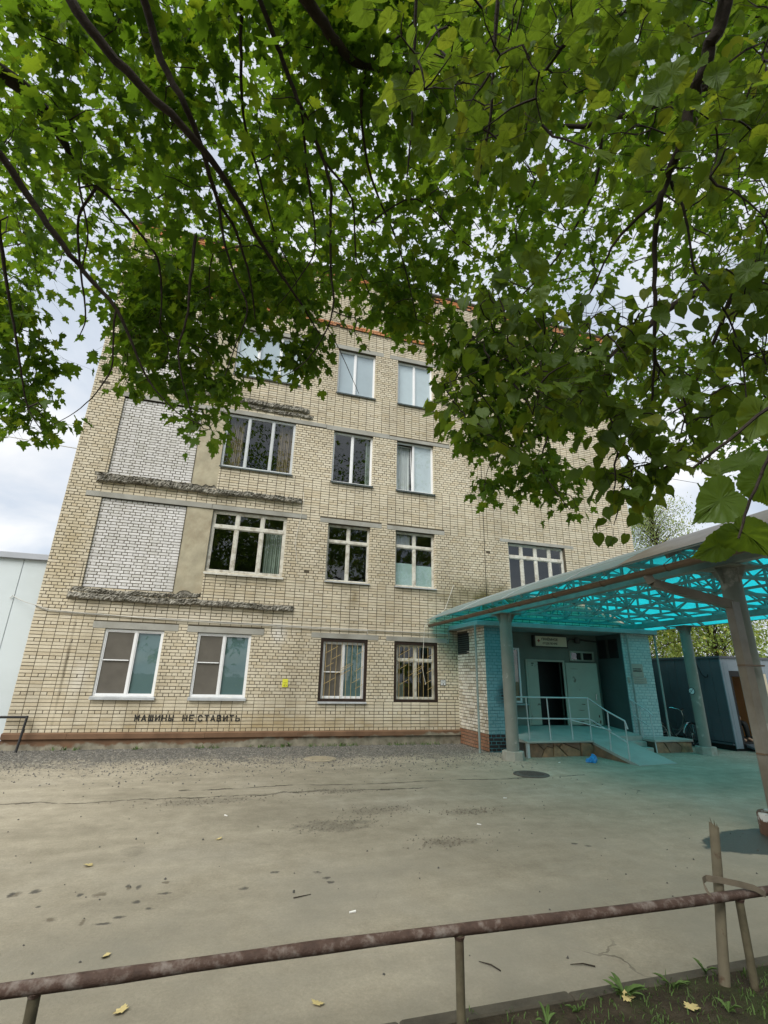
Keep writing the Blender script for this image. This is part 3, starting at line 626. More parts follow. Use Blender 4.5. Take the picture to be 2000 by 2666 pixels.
def facade_bricks():
    recs = []; n = int((ZT-ZB)/CH)
    win_rows = [(1.05, 2.64, XL, XR), (4.19, 5.92, XL, XR), (7.23, 8.96, XL, XR), (10.33, 12.04, XL, XR)]
    for c in range(n):
        z = ZB+c*CH; zc = z+CH/2
        bl = [(h[0], h[1]) for h in HOLES if h[2]-0.01 < zc < h[3]+0.01]; fl = [(h[0], h[1]) for h in FLAT if h[2]-0.005 < zc < h[3]+0.005]
        if zc < 3.0: bl2 = bl+fl+[(6.15, 11.46)]
        else: bl2 = bl+fl
        pier = any(a < zc < b for a, b, _, _ in win_rows)
        for (a, b, lo, ro) in split_course(XL, XR, bl2):
            # plain wall away from windows stays stacked; piers and corners are bonded
            segs = [(a, b, 'P' if pier else 'W')]
            if pier:
                cut = 6.9 if zc < 9 else 6.1
                if a < cut < b and zc > 6.5: segs = [(a, cut, 'P'), (cut, b, 'W')]
                elif a >= 10.1 and zc > 3.2: segs = [(a, b, 'W')]
            if pier and a == XL and zc < 3.0: segs = [(a, b, 'W')]
            elif a == XL and not pier:
                segs = [(a, min(b, -4.02), 'P'), (min(b, -4.02), b, 'W')] if zc > 3.1 else segs
            for (p, q, ty) in segs:
                if q-p < 0.05: continue
                if ty == 'W':
                    hd = (c % 5 == 0)
                    bs = lay(p, q, z, 'H' if hd else 'S', 0.0, XL)
                else:
                    if c % 2: bs = lay(p, q, z, 'S', 0.0 if c % 4 == 1 else 0.13, p)
                    else: bs = lay(p, q, z, 'H', 0.065, p)
                for r in bs:
                    d = 0.010
                    if (abs(r[0]-a) < 0.02 and a > XL+0.1) or (abs(r[1]-b) < 0.02 and b < XR-0.1): d = 0.118
                    if r[0] < XL+0.03 or r[1] > XR-0.03: d = 0.118
                    # reveal bricks stand slightly into the opening
                    rr = [r[0]-(0.004 if abs(r[0]-a) < 0.02 and d > 0.1 else 0), r[1]+(0.004 if abs(r[1]-b) < 0.02 and d > 0.1 else 0), r[2], r[3], d]
                    recs.append(rr)
    rng = np.random.default_rng(2)
    recs = [r for r in recs if rng.random() > 0.0012]
    a = np.array(recs)
    ctr = np.stack([(a[:, 0]+a[:, 1])/2, np.zeros(len(a)), (a[:, 2]+a[:, 3])/2], -1)
    pj = project(ctr); area = (a[:, 1]-a[:, 0])*(a[:, 3]-a[:, 2])/pj[:, 2]**2
    full = (a[:, 1]-a[:, 0] > 0.243) & (a[:, 1]-a[:, 0] < 0.255) & (a[:, 4] < 0.05) & (pj[:, 0] > 8) & (ctr[:, 2] < 3.0) & ~((np.abs(ctr[:, 2]-0.645) < 0.12) & (ctr[:, 0] > -2.3) & (ctr[:, 0] < 0.4))
    order = np.argsort(-np.where(full, area, 0))[:300]
    sel = np.zeros(len(a), bool); sel[order] = True
    brick_mesh('brick_field', [recs[i] for i in np.nonzero(~sel)[0]], (0, 0, 0), (1, 0, 0), (0, -1, 0), 'brick', wall)
    metas = []
    for k in range(6):
        V, Fq, r = brick_arrays([[-0.1243, 0.1243, -0.033, 0.033, 0.010]], (0, 0, 0), (1, 0, 0), (0, -1, 0))
        me = npmesh('brick', V, Fq, {'rnd': ('FLOAT', r*0)}); me.materials.append(M['brick']); metas.append(me)
    for i in order:
        o = link('brick', metas[random.randrange(6)], None, wall); o.location = (ctr[i, 0]+random.uniform(-.001, .001), random.uniform(-0.001, 0.001), ctr[i, 2])
        o.rotation_euler = (0, random.uniform(-0.006, 0.006), 0)
facade_bricks()

def infill_panels():
    for i, (x0, x1, z0, z1) in enumerate(INFILL):
        b = MB(); y = 0.045
        b.box(x0+0.001, x1-0.001, y, y+0.2, z0+0.001, z1-0.001)
        p = b.build('infill_panel', 'mortar', building); p['label'] = 'bricked-up opening of white silicate brick'
        recs = []; n = int((z1-z0)/CH)
        for c in range(n):
            z = z0+c*CH+0.005
            bs = lay(x0+0.012, x1-0.012, z, 'S' if c % 2 == 0 else 'H', 0.0 if c % 2 == 0 else 0.065, x0+0.012)
            recs += [r+[0.010] for r in bs]
        brick_mesh('brick_field', recs, (0, y, 0), (1, 0, 0), (0, -1, 0), 'white_brick', p)
infill_panels()

def rough_slab(x0, x1, z0, z1, d, seed):
    """broken stump of a cut-off balcony slab: uneven face and edges"""
    nx = int((x1-x0)/0.03); nz = 9; ny_ = nz
    rng = np.random.default_rng(seed); xs = np.linspace(x0, x1, nx+1); V = []
    ring = [(0.0, 0.0), (0.5, 0.02), (0.95, 0.12), (1.0, 0.35), (0.92, 0.6), (1.0, 0.85), (0.75, 1.0), (0.35, 1.0), (0.0, 1.02)]
    g1 = rng.normal(0, 1, (nx+1, len(ring))); g2 = rng.normal(0, 1, (nx+1, len(ring)))
    for i, x in enumerate(xs):
        e = min(1.0, (x-x0)/0.12+0.3, (x1-x)/0.12+0.3)
        w = 1+0.28*vnoise(np.array(x*2.3), np.array(0.0), seed)+0.2*vnoise(np.array(x*9), np.array(1.0), seed)
        sg = -0.035*vnoise(np.array(x*1.2), np.array(2.0), seed+2)
        for k, (a, h) in enumerate(ring):
            yy = -(a*d*float(w)*e+(0.012*g1[i, k] if 0 < k < len(ring)-1 else 0))
            V.append((x+0.006*g2[i, k], 0.02+min(0.0, yy) if k in (0, len(ring)-1) else yy, z0+h*(z1-z0)+float(sg)+0.009*g2[i, k]))
    n = len(ring); Fq = [(i*n+k, (i+1)*n+k, (i+1)*n+k+1, i*n+k+1) for i in range(nx) for k in range(n-1)]
    me = npmesh('broken_slab', np.array(V), np.array(Fq)); o = link('broken_slab', me, 'rough_concrete', building)
    o['label'] = 'jagged stump of a cut-off concrete balcony slab'
    # rebar stubs
    for q in range(3):
        x = rng.uniform(x0+0.2, x1-0.2); r = MB().tube([(x, -d*0.7, (z0+z1)/2), (x+rng.uniform(-.05, .05), -d-0.05, (z0+z1)/2-0.03)], 0.006, 5)
        r.build('rebar_stub', 'rust_dark', o)
rough_slab(-4.06, 1.33, 3.29, 3.43, 0.11, 1); rough_slab(-4.02, 1.32, 6.36, 6.51, 0.12, 2); rough_slab(-3.4, 1.31, 9.36, 9.50, 0.09, 3)
# crumbled bedding above the stumps
rough_slab(-4.0, -1.1, 3.47, 3.565, 0.035, 5); rough_slab(-4.1, -1.7, 6.53, 6.60, 0.03, 6); rough_slab(-0.6, 1.45, 9.20, 9.30, 0.05, 7)
def plaster_strips():
    for i, (x0, x1, z0, z1) in enumerate(PLAST):
        nx, nz = 10, 34; xs = np.linspace(x0+0.002, x1-0.002, nx); zs = np.linspace(z0, z1-0.002, nz)
        gx, gz = np.meshgrid(xs, zs); gy = 0.012+0.006*vnoise(gx*4, gz*3, i)
        lowcut = 0.10*vnoise(gx*7, gx*0, i)+0.06
        gz = np.where(gz < z0+0.15, gz+np.clip(lowcut, 0, 0.2)*(1-(gz-z0)/0.15), gz)
        V = np.stack([gx, gy, gz], -1).reshape(-1, 3); ii = np.arange(nz-1)[:, None]*nx+np.arange(nx-1)[None, :]
        me = npmesh('plaster_strip', V, np.stack([ii, ii+1, ii+nx+1, ii+nx], -1).reshape(-1, 4))
        o = link('plaster_strip', me, 'plaster', building)
        MB().box(x0+0.003, x1-0.003, 0.03, 0.3, z0+0.001, z1-0.003).build('backing', 'rough_concrete', o)
plaster_strips()
for (x0, x1, z0, z1) in LINT:
    y1 = 0.12
    MB().bbox(x0+0.004, x1-0.004, -0.014+random.uniform(-.004, .004), y1, z0, z1-0.004, 0.005).build('lintel', 'concrete', building)

# plinth with projecting cap
def plinth():
    b = MB(); b.box(XL, 6.14, -0.028, 0.1, -0.3, 0.235); b.build('plinth', 'plinth', building)
    x = XL-0.01; i = 0
    for L in (1.25, 2.9, 2.2, 2.55, 1.93):
        c = MB(); x1 = min(x+L, 6.14)
        c.prism([(x+0.003, -0.075, 0.225), (x+0.003, 0.02, 0.225), (x+0.003, 0.02, 0.352), (x+0.003, -0.03, 0.347), (x+0.003, -0.075, 0.325)], (x1-x-0.006, 0, random.uniform(-.004, .004)))
        c.build('plinth_cap', 'plinth', building); x = x1
plinth()
# cornice bands
def cornice(z0, z1, d, nm):
    b = MB(); b.box(XL, XR, -0.02, 0.05, z0, z1); o = b.build(nm, 'mortar', building)
    recs = []; n = max(1, round((z1-z0)/CH))
    for c in range(n): recs += [r+[0.02] for r in lay(XL, XR, z0+c*CH, 'S' if c % 2 else 'H', 0.05*c, XL)]
    rng = np.random.default_rng(4); recs = [r for r in recs if rng.random() > 0.10]
    brick_mesh('brick_field', recs, (0, -d, 0), (1, 0, 0), (0, -1, 0), 'cornice_brick', o)
cornice(12.87, 13.045, 0.055, 'lower_cornice'); cornice(14.90, 15.13, 0.05, 'upper_cornice')
MB().box(XL-0.05, XR+0.05, -0.12, 11.05, 15.205, 15.25).build('parapet_flashing', 'greytrim', building)

# ================================================================== WINDOWS
def window(key, frame, rows, cols, yset=0.10, sill=None, fr=0.045, mul=0.05, splits=None, transom=None, behind=None, outer=None, paneoff=None, lower_panel=None):
    """frame: material. cols: list of relative widths. transom: relative height of upper lights (0 = none).
    behind: list per column of (material or None, z_from, z_to) planes behind the glass"""
    x0, x1, z0, z1 = WIN[key]
    if outer:      # steel casing around the frame
        b = MB(); y = 0.012; t = 0.075
        b.box(x0, x1, y, y+0.06, z1-t, z1-0.002); b.box(x0, x1, y, y+0.06, z0+0.002, z0+t); b.box(x0, x0+t, y, y+0.06, z0+t, z1-t); b.box(x1-t, x1, y, y+0.06, z0+t, z1-t)
        w_ = b.build('window', outer, building)
        x0 += t; x1 -= t; z0 += t; z1 -= t
        fo = None
    b = MB(); y0, y1 = yset, yset+0.07
    b.bbox(x0+0.001, x0+fr, y0, y1, z0+0.001, z1-0.001, 0.004); b.bbox(x1-fr, x1-0.001, y0, y1, z0+0.001, z1-0.001, 0.004)
    b.bbox(x0+fr, x1-fr, y0, y1, z0+0.001, z0+fr, 0.004); b.bbox(x0+fr, x1-fr, y0, y1, z1-fr, z1-0.001, 0.004)
    tot = float(sum(cols)); xs = [x0]; 
    for c in cols: xs.append(xs[-1]+(x1-x0)*c/tot)
    for x in xs[1:-1]: b.bbox(x-mul/2, x+mul/2, y0+0.003, y1, z0+fr, z1-fr, 0.004)
    zt = None
    if transom:
        zt = z1-(z1-z0)*transom
        b.bbox(x0+fr, x1-fr, y0-0.006, y1-0.002, zt-mul*0.55, zt+mul*0.55, 0.004)
    if outer: f = b.build('frame', frame, w_)
    else: f = w_ = b.build('window', frame, building)
    # sashes + panes
    for i in range(len(cols)):
        a = xs[i]+(fr if i == 0 else mul/2); c = xs[i+1]-(fr if i == len(cols)-1 else mul/2)
        cells = [(z0+fr, z1-fr)] if zt is None else [(z0+fr, zt-mul*0.55), (zt+mul*0.55, z1-fr)]
        for (p, q) in cells:
            s = 0.020; sb = MB(); ys = y0+0.012
            sb.box(a+0.002, a+s, ys, ys+0.04, p+0.002, q-0.002); sb.box(c-s, c-0.002, ys, ys+0.04, p+0.002, q-0.002)
            sb.box(a+s, c-s, ys, ys+0.04, p+0.002, p+s); sb.box(a+s, c-s, ys, ys+0.04, q-s, q-0.002)
            tilt = paneoff and paneoff.get(i)
            so_ = sb.build('sash', frame, w_)
            g = MB(); yg = ys+0.018+random.uniform(-0.002, 0.002); k = random.uniform(-0.003, 0.003); k2 = random.uniform(-0.003, 0.003)
            g.add([(a+s, yg+k, p+s), (c-s, yg-k, p+s), (c-s, yg-k+k2, q-s), (a+s, yg+k+k2, q-s)], [(0, 1, 2, 3)])
            pane = g.build('pane', 'glass', w_)
            if tilt:
                for o in (so_, pane):
                    piv = Vector((0, ys, p)); o.matrix_parent_inverse = o.matrix_parent_inverse @ (Matrix.Translation(piv) @ Matrix.Rotation(R(-tilt), 4, 'X') @ Matrix.Translation(-piv))
    # things behind the glass
    if behind:
        for i, bh in enumerate(behind):
            if not bh: continue
            for (mt, fz0, fz1, fx0, fx1, folds, dy) in bh:
                a = xs[i]+(xs[i+1]-xs[i])*fx0; c = xs[i]+(xs[i+1]-xs[i])*fx1
                p = z0+(z1-z0)*fz0; q = z0+(z1-z0)*fz1; yb = y1+dy
                n = 28 if folds else 1
                vv = []; ff = []
                for j in range(n+1):
                    x = a+(c-a)*j/n; yy = yb+(0.022*math.sin(j*1.9)+0.012*math.sin(j*0.9) if folds else 0)
                    vv += [(x, yy, p), (x, yy, q)]
                ff = [(2*j, 2*j+2, 2*j+3, 2*j+1) for j in range(n)]
                MB().add(vv, ff).build('curtain' if folds else 'blind', mt, w_, smooth=bool(folds))
    # dark room behind
    X0, X1, Z0, Z1 = WIN[key]; r = MB(); ya, yb = 0.345, 1.9
    r.add([(X0-.3, ya, Z0-.1), (X1+.3, ya, Z0-.1), (X1+.3, yb, Z0-.1), (X0-.3, yb, Z0-.1), (X0-.3, ya, Z1+.1), (X1+.3, ya, Z1+.1), (X1+.3, yb, Z1+.1), (X0-.3, yb, Z1+.1)],
          [(0, 1, 2, 3), (4, 7, 6, 5), (3, 2, 6, 7), (0, 3, 7, 4), (1, 5, 6, 2)])
    r.build('room_interior', 'interior', w_)
    if sill:
        mt, ov, dr = sill; s = MB()
        zz_ = WIN[key][2]
        s.prism([(X0-ov, y0+0.01, zz_+0.022), (X0-ov, -0.055, zz_-0.012), (X0-ov, -0.055, zz_-0.012-dr), (X0-ov, -0.050, zz_-0.012-dr), (X0-ov, -0.045, zz_-0.022), (X0-ov, y0+0.01, zz_+0.012)], (X1-X0+2*ov, 0, 0))
        s.build('sill', mt, w_)
    return w_
FULL = lambda m, f=False, dy=-0.012: [(m, 0.02, 0.98, 0.03, 0.97, f, dy)]
window('1A', 'pvc', 1, [1.06, 0.94], sill=('tinsill', 0.03, 0.055), yset=0.03, fr=0.05, behind=[FULL('net', False, -0.045), FULL('tealblind')])
window('1B', 'pvc', 1, [1.0, 1.0], sill=('tinsill', 0.02, 0.055), yset=0.03, fr=0.05, behind=[FULL('net', False, -0.045), FULL('tealblind')])
for k in ('1A', '1B'):      # cross bar of the insect screen
    x0, x1, z0, z1 = WIN[k]
    w_ = [o for o in building.children if o.name.startswith('window')][0 if k == '1A' else 1]
    MB().bbox(x0+0.085, x0+(x1-x0)*(0.53 if k == '1A' else 0.5)-0.07, 0.020, 0.040, z0+0.80, z0+0.825, 0.003).build('screen_bar', 'pvc', w_)
w1C = window('1C', 'pvc', 1, [1.0, 1.05], yset=0.075, outer='brownsteel', sill=('tinsill', 0.0, 0.03), behind=[FULL('net', False, -0.05), FULL('tealblind')])
MB().bbox(2.27, 2.73, 0.060, 0.080, 1.76, 1.785, 0.003).build('screen_bar', 'pvc', w1C)
w1D = window('1D', 'oldwood', 1, [1.0, 1.0], yset=0.085, outer='brownsteel', transom=0.29, mul=0.06, behind=[[('green_curtain', 0.02, 0.30, 0.1, 0.5, True, 0.12)], None])
def grille(w_, key, seed):
    x0, x1, z0, z1 = WIN[key]; x0 += 0.08; x1 -= 0.08; z0 += 0.06; z1 -= 0.06; y = 0.045
    n = 8
    for i in range(n):
        x = x0+(x1-x0)*(i+0.6)/n
        MB().bar((x, y, z0), (x, y, z1), 0.010).build('grille_bar', 'grill', w_)
    dg = [(0.05, 0.78, 0.30), (0.22, 0.68, 0.20), (0.10, 0.55, 0.16), (0.30, 0.42, 0.42), (0.45, 0.52, 0.22), (0.42, 0.40, 0.24), (0.80, 0.77, 0.18), (0.05, 0.25, 0.26), (0.72, 0.28, 0.18), (0.78, 0.48, 0.20), (0.80, 0.18, 0.18)]
    for (fx, fz, L) in dg:
        xa = x0+(x1-x0)*fx; za = z0+(z1-z0)*fz; dx_ = min((x1-x0)*L, x1-xa)
        MB().bar((xa, y-0.012, za), (xa+dx_, y-0.012, za+dx_*0.55), 0.010).build('grille_bar', 'grill', w_)
grille(w1C, '1C', 1); grille(w1D, '1D', 2)
window('2C', 'oldwood', 1, [1, 1], transom=0.30, yset=0.11, mul=0.07, sill=('tinsill', 0.02, 0.03), behind=None)
window('2D', 'oldwood', 1, [1, 1], transom=0.27, yset=0.11, mul=0.07, sill=('tinsill', 0.02, 0.03), behind=[[('palefilm', 0.03, 0.43, 0.05, 0.97, False, -0.02), ('curtain', 0.76, 0.97, 0.05, 0.9, True, 0.15)], [('palefilm', 0.03, 0.41, 0.03, 0.95, False, -0.02)]])
window('2B', 'oldwood', 1, [1, 1, 1], transom=0.26, yset=0.06, fr=0.075, mul=0.085, sill=('oldwood', 0.02, 0.05), behind=[None, None, [('green_curtain', 0.02, 0.75, 0.2, 0.9, True, 0.2)]])
window('2E', 'oldwood', 1, [1, 1, 1, 1], transom=0.26, yset=0.08, fr=0.06, mul=0.085, sill=('tinsill', 0.02, 0.03))
window('3C', 'pvc', 1, [1, 1.05], yset=0.09, sill=('darksill', 0.02, 0.05), behind=[None, [('green_curtain', 0.02, 0.98, 0.72, 0.98, True, 0.08)]])
window('3D', 'pvc', 1, [1, 1.15], yset=0.09, sill=('darksill', 0.02, 0.05), paneoff={0: 5.0}, behind=[[('curtain', 0.02, 0.98, 0.0, 0.92, True, 0.16)], FULL('blind')])
window('3B', 'alu', 1, [0.95, 1.0, 0.95], yset=0.05, fr=0.05, sill=('darksill', 0.02, 0.04), behind=[[('brown_curtain', 0.02, 0.98, 0.05, 0.8, True, 0.15)], None, [('brown_curtain', 0.02, 0.98, 0.3, 0.98, True, 0.15)]])
window('4C', 'pvc', 1, [1, 1.15], yset=0.09, sill=('darksill', 0.02, 0.05), behind=[FULL('skyblind'), FULL('skyblind')])
window('4D', 'pvc', 1, [1, 1.05], yset=0.09, sill=('darksill', 0.02, 0.05), behind=[FULL('blind'), FULL('blind')])
window('4B', 'pvc', 1, [1, 1, 1], yset=0.06, sill=('darksill', 0.02, 0.05), behind=[FULL('blind'), FULL('skyblind'), FULL('blind')])

# painted warning on the wall
def paintmat():
    m, t = newmat('stencilled_black_paint')
    pos = N(t, 'ShaderNodeNewGeometry').outputs['Position']
    s = N(t, 'ShaderNodeSeparateXYZ'); t.links.new(pos, s.inputs[0])
    # the paint missed the recessed joint running through the lettering
    zj = ZB+4*CH
    j = mth(t, 'LESS_THAN', mth(t, 'ABSOLUTE', mth(t, 'SUBTRACT', s.outputs[2], zj)), 0.0075)
    w_ = mth(t, 'LESS_THAN', noise(t, 22, 5, 0.7, pos), 0.30)
    f = mth(t, 'MAXIMUM', j, w_)
    p = N(t, 'ShaderNodeBsdfPrincipled', {'Base Color': (0.012, 0.012, 0.011, 1), 'Roughness': 0.7}); tr = N(t, 'ShaderNodeBsdfTransparent')
    ms = N(t, 'ShaderNodeMixShader'); t.links.new(f, ms.inputs[0]); t.links.new(p.outputs[0], ms.inputs[1]); t.links.new(tr.outputs[0], ms.inputs[2])
    o = N(t, 'ShaderNodeOutputMaterial'); t.links.new(ms.outputs[0], o.inputs[0]); return m
M['stencil'] = paintmat()
STROKES = {'М': [(0, 0, 0, 1), (1, 0, 1, 1), (0, 1, .5, .35), (1, 1, .5, .35)], 'А': [(0, 0, .5, 1), (1, 0, .5, 1), (.22, .32, .78, .32)], 'Ш': [(0, 0, 0, 1), (.5, 0, .5, 1), (1, 0, 1, 1), (0, 0, 1, 0)],
           'И': [(0, 0, 0, 1), (1, 0, 1, 1), (0, .05, 1, .95)], 'Н': [(0, 0, 0, 1), (1, 0, 1, 1), (0, .5, 1, .5)], 'Ы': [(0, 0, 0, 1), (0, 0, .55, 0), (0, .5, .55, .5), (.55, 0, .55, .5), (1, 0, 1, 1)],
           'Е': [(0, 0, 0, 1), (0, 0, 1, 0), (0, .5, .8, .5), (0, 1, 1, 1)], 'С': [(1, .82, .7, 1), (.7, 1, .3, 1), (.3, 1, 0, .75), (0, .75, 0, .25), (0, .25, .3, 0), (.3, 0, .7, 0), (.7, 0, 1, .18)], 'Т': [(.5, 0, .5, 1), (0, 1, 1, 1)],
           'В': [(0, 0, 0, 1), (0, 0, .8, 0), (0, .5, .8, .5), (0, 1, .75, 1), (.9, .1, .9, .42), (.85, .58, .85, .92)], 'Ь': [(0, 0, 0, 1), (0, 0, .8, 0), (0, .52, .8, .52), (.95, .08, .95, .44)]}
def stencil_word(word, x0, x1, z0, z1):
    """brushed block letters, each a mesh of its own"""
    n = len(word); adv = (x1-x0)/(n-0.22); wd = adv*0.76; sw = 0.0280; hh = z1-z0-sw; rng = random.Random(len(word))
    for i, ch in enumerate(word):
        b = MB(); ox = x0+i*adv+sw/2
        for (ax, az, bx, bz) in STROKES[ch]:
            p = Vector((ox+ax*(wd-sw)+rng.uniform(-.003, .003), -0.0125, z0+sw/2+az*hh)); q = Vector((ox+bx*(wd-sw)+rng.uniform(-.003, .003), -0.0125-0.0002*len(b.v), z0+sw/2+bz*hh))
            d = (q-p).normalized(); p = p-d*sw*0.42; q = q+d*sw*0.42; k = Vector((-d.z, 0, d.x))*sw/2
            y = Vector((0, -0.0003*(len(b.v)//4), 0)); b.add([p+k+y, p-k+y, q-k+y, q+k+y], [(0, 1, 2, 3)])
        b.build('painted_letter', 'stencil', building)
stencil_word('МАШИНЫ', -2.11, -1.26, 0.575, 0.722); stencil_word('НЕ', -1.07, -0.80, 0.575, 0.722); stencil_word('СТАВИТЬ', -0.72, 0.26, 0.570, 0.718)

# ------------------------------------------------------------------ small things fixed to the facade
def notice(name, x0, x1, z0, z1, y, mat, label, cat, thick=0.006):
    o = MB().bbox(x0, x1, y, y+thick, z0, z1, 0.001).build(name, mat); tag(o, label, cat); return o
st = notice('yellow_sticker', 1.205, 1.345, 1.375, 1.572, -0.018, 'yellow', 'small yellow utility plate on brick between ground floor windows', 'sign')
MB().bar((1.235, -0.0195, 1.49), (1.32, -0.0195, 1.49), 0.008, 0.002).build('mark', 'strap', st); MB().bar((1.275, -0.0195, 1.485), (1.275, -0.0195, 1.43), 0.008, 0.002).build('mark', 'strap', st)
fit_text('0.7', 1.245, 1.325, 1.395, 1.432, -0.0195, 'black', 'number', st)
sn = notice('hydrant_sign', 5.585, 5.742, 1.485, 1.640, -0.018, 'whitesign', 'small white black-framed utility plate right of the barred windows', 'sign')
fb = MB(); fb.box(5.585, 5.742, -0.0205, -0.0185, 1.632, 1.640); fb.box(5.585, 5.742, -0.0205, -0.0185, 1.485, 1.493); fb.box(5.585, 5.593, -0.0205, -0.0185, 1.493, 1.632); fb.box(5.734, 5.742, -0.0205, -0.0185, 1.493, 1.632)
fb.build('border', 'black', sn); fit_text('ПГ1', 5.622, 5.71, 1.582, 1.62, -0.0195, 'black', 'lettering', sn)
MB().box(5.605, 5.65, -0.0205, -0.0185, 1.560, 1.566).build('mark', 'black', sn); MB().box(5.675, 5.72, -0.0205, -0.0185, 1.560, 1.566).build('mark', 'black', sn)
fit_text('1', 5.65, 5.675, 1.505, 1.545, -0.0195, 'black', 'number', sn)
def cable(name, pts, rad, mat, label, seg=6, cat='cable'):
    o = MB().tube(pts, rad, seg).build(name, mat, None, True); return tag(o, label, cat)
def sag(pts, k=5, amp=0.0):
    out = []
    for (a, b) in zip(pts[:-1], pts[1:]):
        for j in range(k):
            f = j/k; out.append(tuple(a[i]+(b[i]-a[i])*f-(amp*4*f*(1-f) if i == 2 else 0) for i in range(3)))
    out.append(pts[-1]); return out
cable('facade_cable', sag([(-4.66, -0.03, 3.09), (-4.37, -0.03, 2.985), (-3.3, -0.03, 2.945), (-1.9, -0.03, 2.935), (0.72, -0.03, 2.915), (3.14, -0.03, 2.90), (5.9, -0.03, 2.90)], 4, 0.006), 0.013, 'cable', 'grey cable conduit running along the facade above ground floor windows')
cable('facade_cable', sag([(-4.66, -0.045, 3.10), (-4.30, -0.05, 3.01), (-3.3, -0.045, 2.965), (-1.5, -0.045, 2.905), (0.72, -0.045, 2.885), (3.4, -0.045, 2.875), (3.42, -0.045, 2.78)], 4, 0.010), 0.007, 'whitecable', 'thin pale cable dipping below the facade conduit')
cable('loose_wire', sag([(1.34, -0.03, 6.75), (1.36, -0.16, 6.4), (1.32, -0.03, 6.0), (1.22, -0.03, 5.2), (1.33, -0.03, 4.6)], 4, 0.0), 0.005, 'whitecable', 'loose white wire hanging beside the three-light window')
cable('conduit_line', [(7.19, -0.012, 9.0), (7.16, -0.012, 4.0)], 0.008, 'black', 'thin dark vertical line on brick left of the four-light window')
cable('porch_wire', sag([(6.05, -0.04, 4.35), (5.75, -0.05, 3.6), (5.35, -0.20, 3.30), (5.1, -0.06, 3.10), (5.02, -0.05, 1.95), (5.12, -0.05, 1.5)], 5, 0.0), 0.006, 'whitecable', 'white wire hanging off the left canopy corner')
cable('porch_wire', sag([(5.9, -0.05, 3.1), (5.82, -0.06, 3.0), (5.86, -0.05, 2.8), (5.82, -0.05, 2.62)], 4), 0.010, 'paintsteel', 'short bent conduit under the left canopy corner')
cable('overhead_wire', sag([(-30, 6.0, 12.3), (-4.66, 0.4, 7.35)], 10, 0.4), 0.012, 'cable', 'thin overhead wire reaching the left building corner')
bp = MB().tube([(-4.75, -0.10, 0.675), (-4.24, -0.10, 0.675)], 0.026, 8); bp.tube([(-4.24, -0.10, 0.70), (-4.215, -0.35, -0.05)], 0.026, 8)
tag(bp.build('bent_pipe_bracket', 'black'), 'black steel pipe bent to an angle at the left wall foot', 'pipe')

# ================================================================== WHITE BOX BUILDING ON THE LEFT
wb = empty('panel_building', (-9, 2.5, 0), 'white steel-panel low building left of the brick facade', 'building')
xs_ = [-14.0, -12.2, -10.4, -8.6, -6.75, -5.27, -4.66]
for i in range(len(xs_)-1):
    MB().bbox(xs_[i]+0.006, xs_[i+1]-0.006, 0.35, 0.45, 0.06, 4.22, 0.006).build('panel', 'whitepanel', wb)
MB().box(-14, -4.661, 0.372, 5.0, 0.0, 4.2).build('body', 'greytrim', wb)
MB().bbox(-14.1, -4.664, 0.26, 5.1, 4.22, 4.37, 0.01).build('roof_edge', 'greytrim', wb)
MB().box(-14.0, -4.67, 0.33, 0.36, -0.02, 0.16).build('skirting', 'navy', wb)
ns = MB().bbox(-8.6, -5.78, 0.325, 0.345, 2.98, 3.25, 0.004).build('navy_sign', 'navy'); tag(ns, 'navy blue sign board on the white panel building', 'sign')
cable('wall_wire', sag([(-5.35, 0.33, 3.28), (-5.3, 0.32, 3.33), (-4.66, -0.03, 3.10)], 6, 0.03), 0.008, 'cable', 'thin wire from white panel wall to brick corner')

# ================================================================== ENTRANCE PORCH
EX0, EX1, EY, EZ = 6.15, 11.46, -1.64, 3.0
PB = -0.60          # recess back wall
porch = empty('entrance_porch', (8.8, -1.0, 0), 'brick entrance porch with blue painted piers and dark recess', 'porch')
def pier(name, x0, x1, y1, parts, backing, zbase):
    b = MB(); b.box(x0+0.004, x1-0.004, EY+0.002, y1, -0.2, EZ); o = b.build(name, backing, porch); return o
lp = pier('left_pier', EX0, 6.98, PB-0.002, None, 'paint_mortar', 0)
lp['label'] = 'turquoise blue painted brick pier with black base'
def courses(u0, u1, z0, z1, bond='C', d=0.01, off=0.0):
    out = []; n = int(round((z1-z0)/CH))
    for c in range(n):
        z = z0+c*CH
        out += [r+[d] for r in (lay(u0, u1, z, 'S', 0.0 if c % 4 == 1 else 0.13, u0) if c % 2 else lay(u0, u1, z, 'H', 0.065, u0))]
    return out
brick_mesh('brick_field', courses(EX0, 6.98, 0.40, EZ), (0, EY, 0), (1, 0, 0), (0, -1, 0), 'blue_brick', lp)
brick_mesh('brick_field', courses(EX0, 6.98, 0.013, 0.40), (0, EY, 0), (1, 0, 0), (0, -1, 0), 'black_brick', lp)
sw = MB().box(EX0-0.004, EX0+0.05, EY+0.004, -0.002, -0.2, EZ).build('side_wall', 'mortar', porch)
side = courses(-EY*-1+0.0, 0.0, 0.40, EZ)
side = [r for r in side if not (r[3] > 2.33 and r[0] > -0.78 and r[2] < 2.92)]
brick_mesh('brick_field', side, (EX0-0.004, 0, 0), (0, 1, 0), (-1, 0, 0), 'side_brick', sw)
brick_mesh('brick_field', courses(EY, 0.0, 0.013, 0.40), (EX0-0.004, 0, 0), (0, 1, 0), (-1, 0, 0), 'red_brick', sw)
vent = MB().box(EX0-0.010, EX0-0.006, -0.76, -0.04, 2.35, 2.90); v0 = vent.build('vent_opening', 'black', porch)
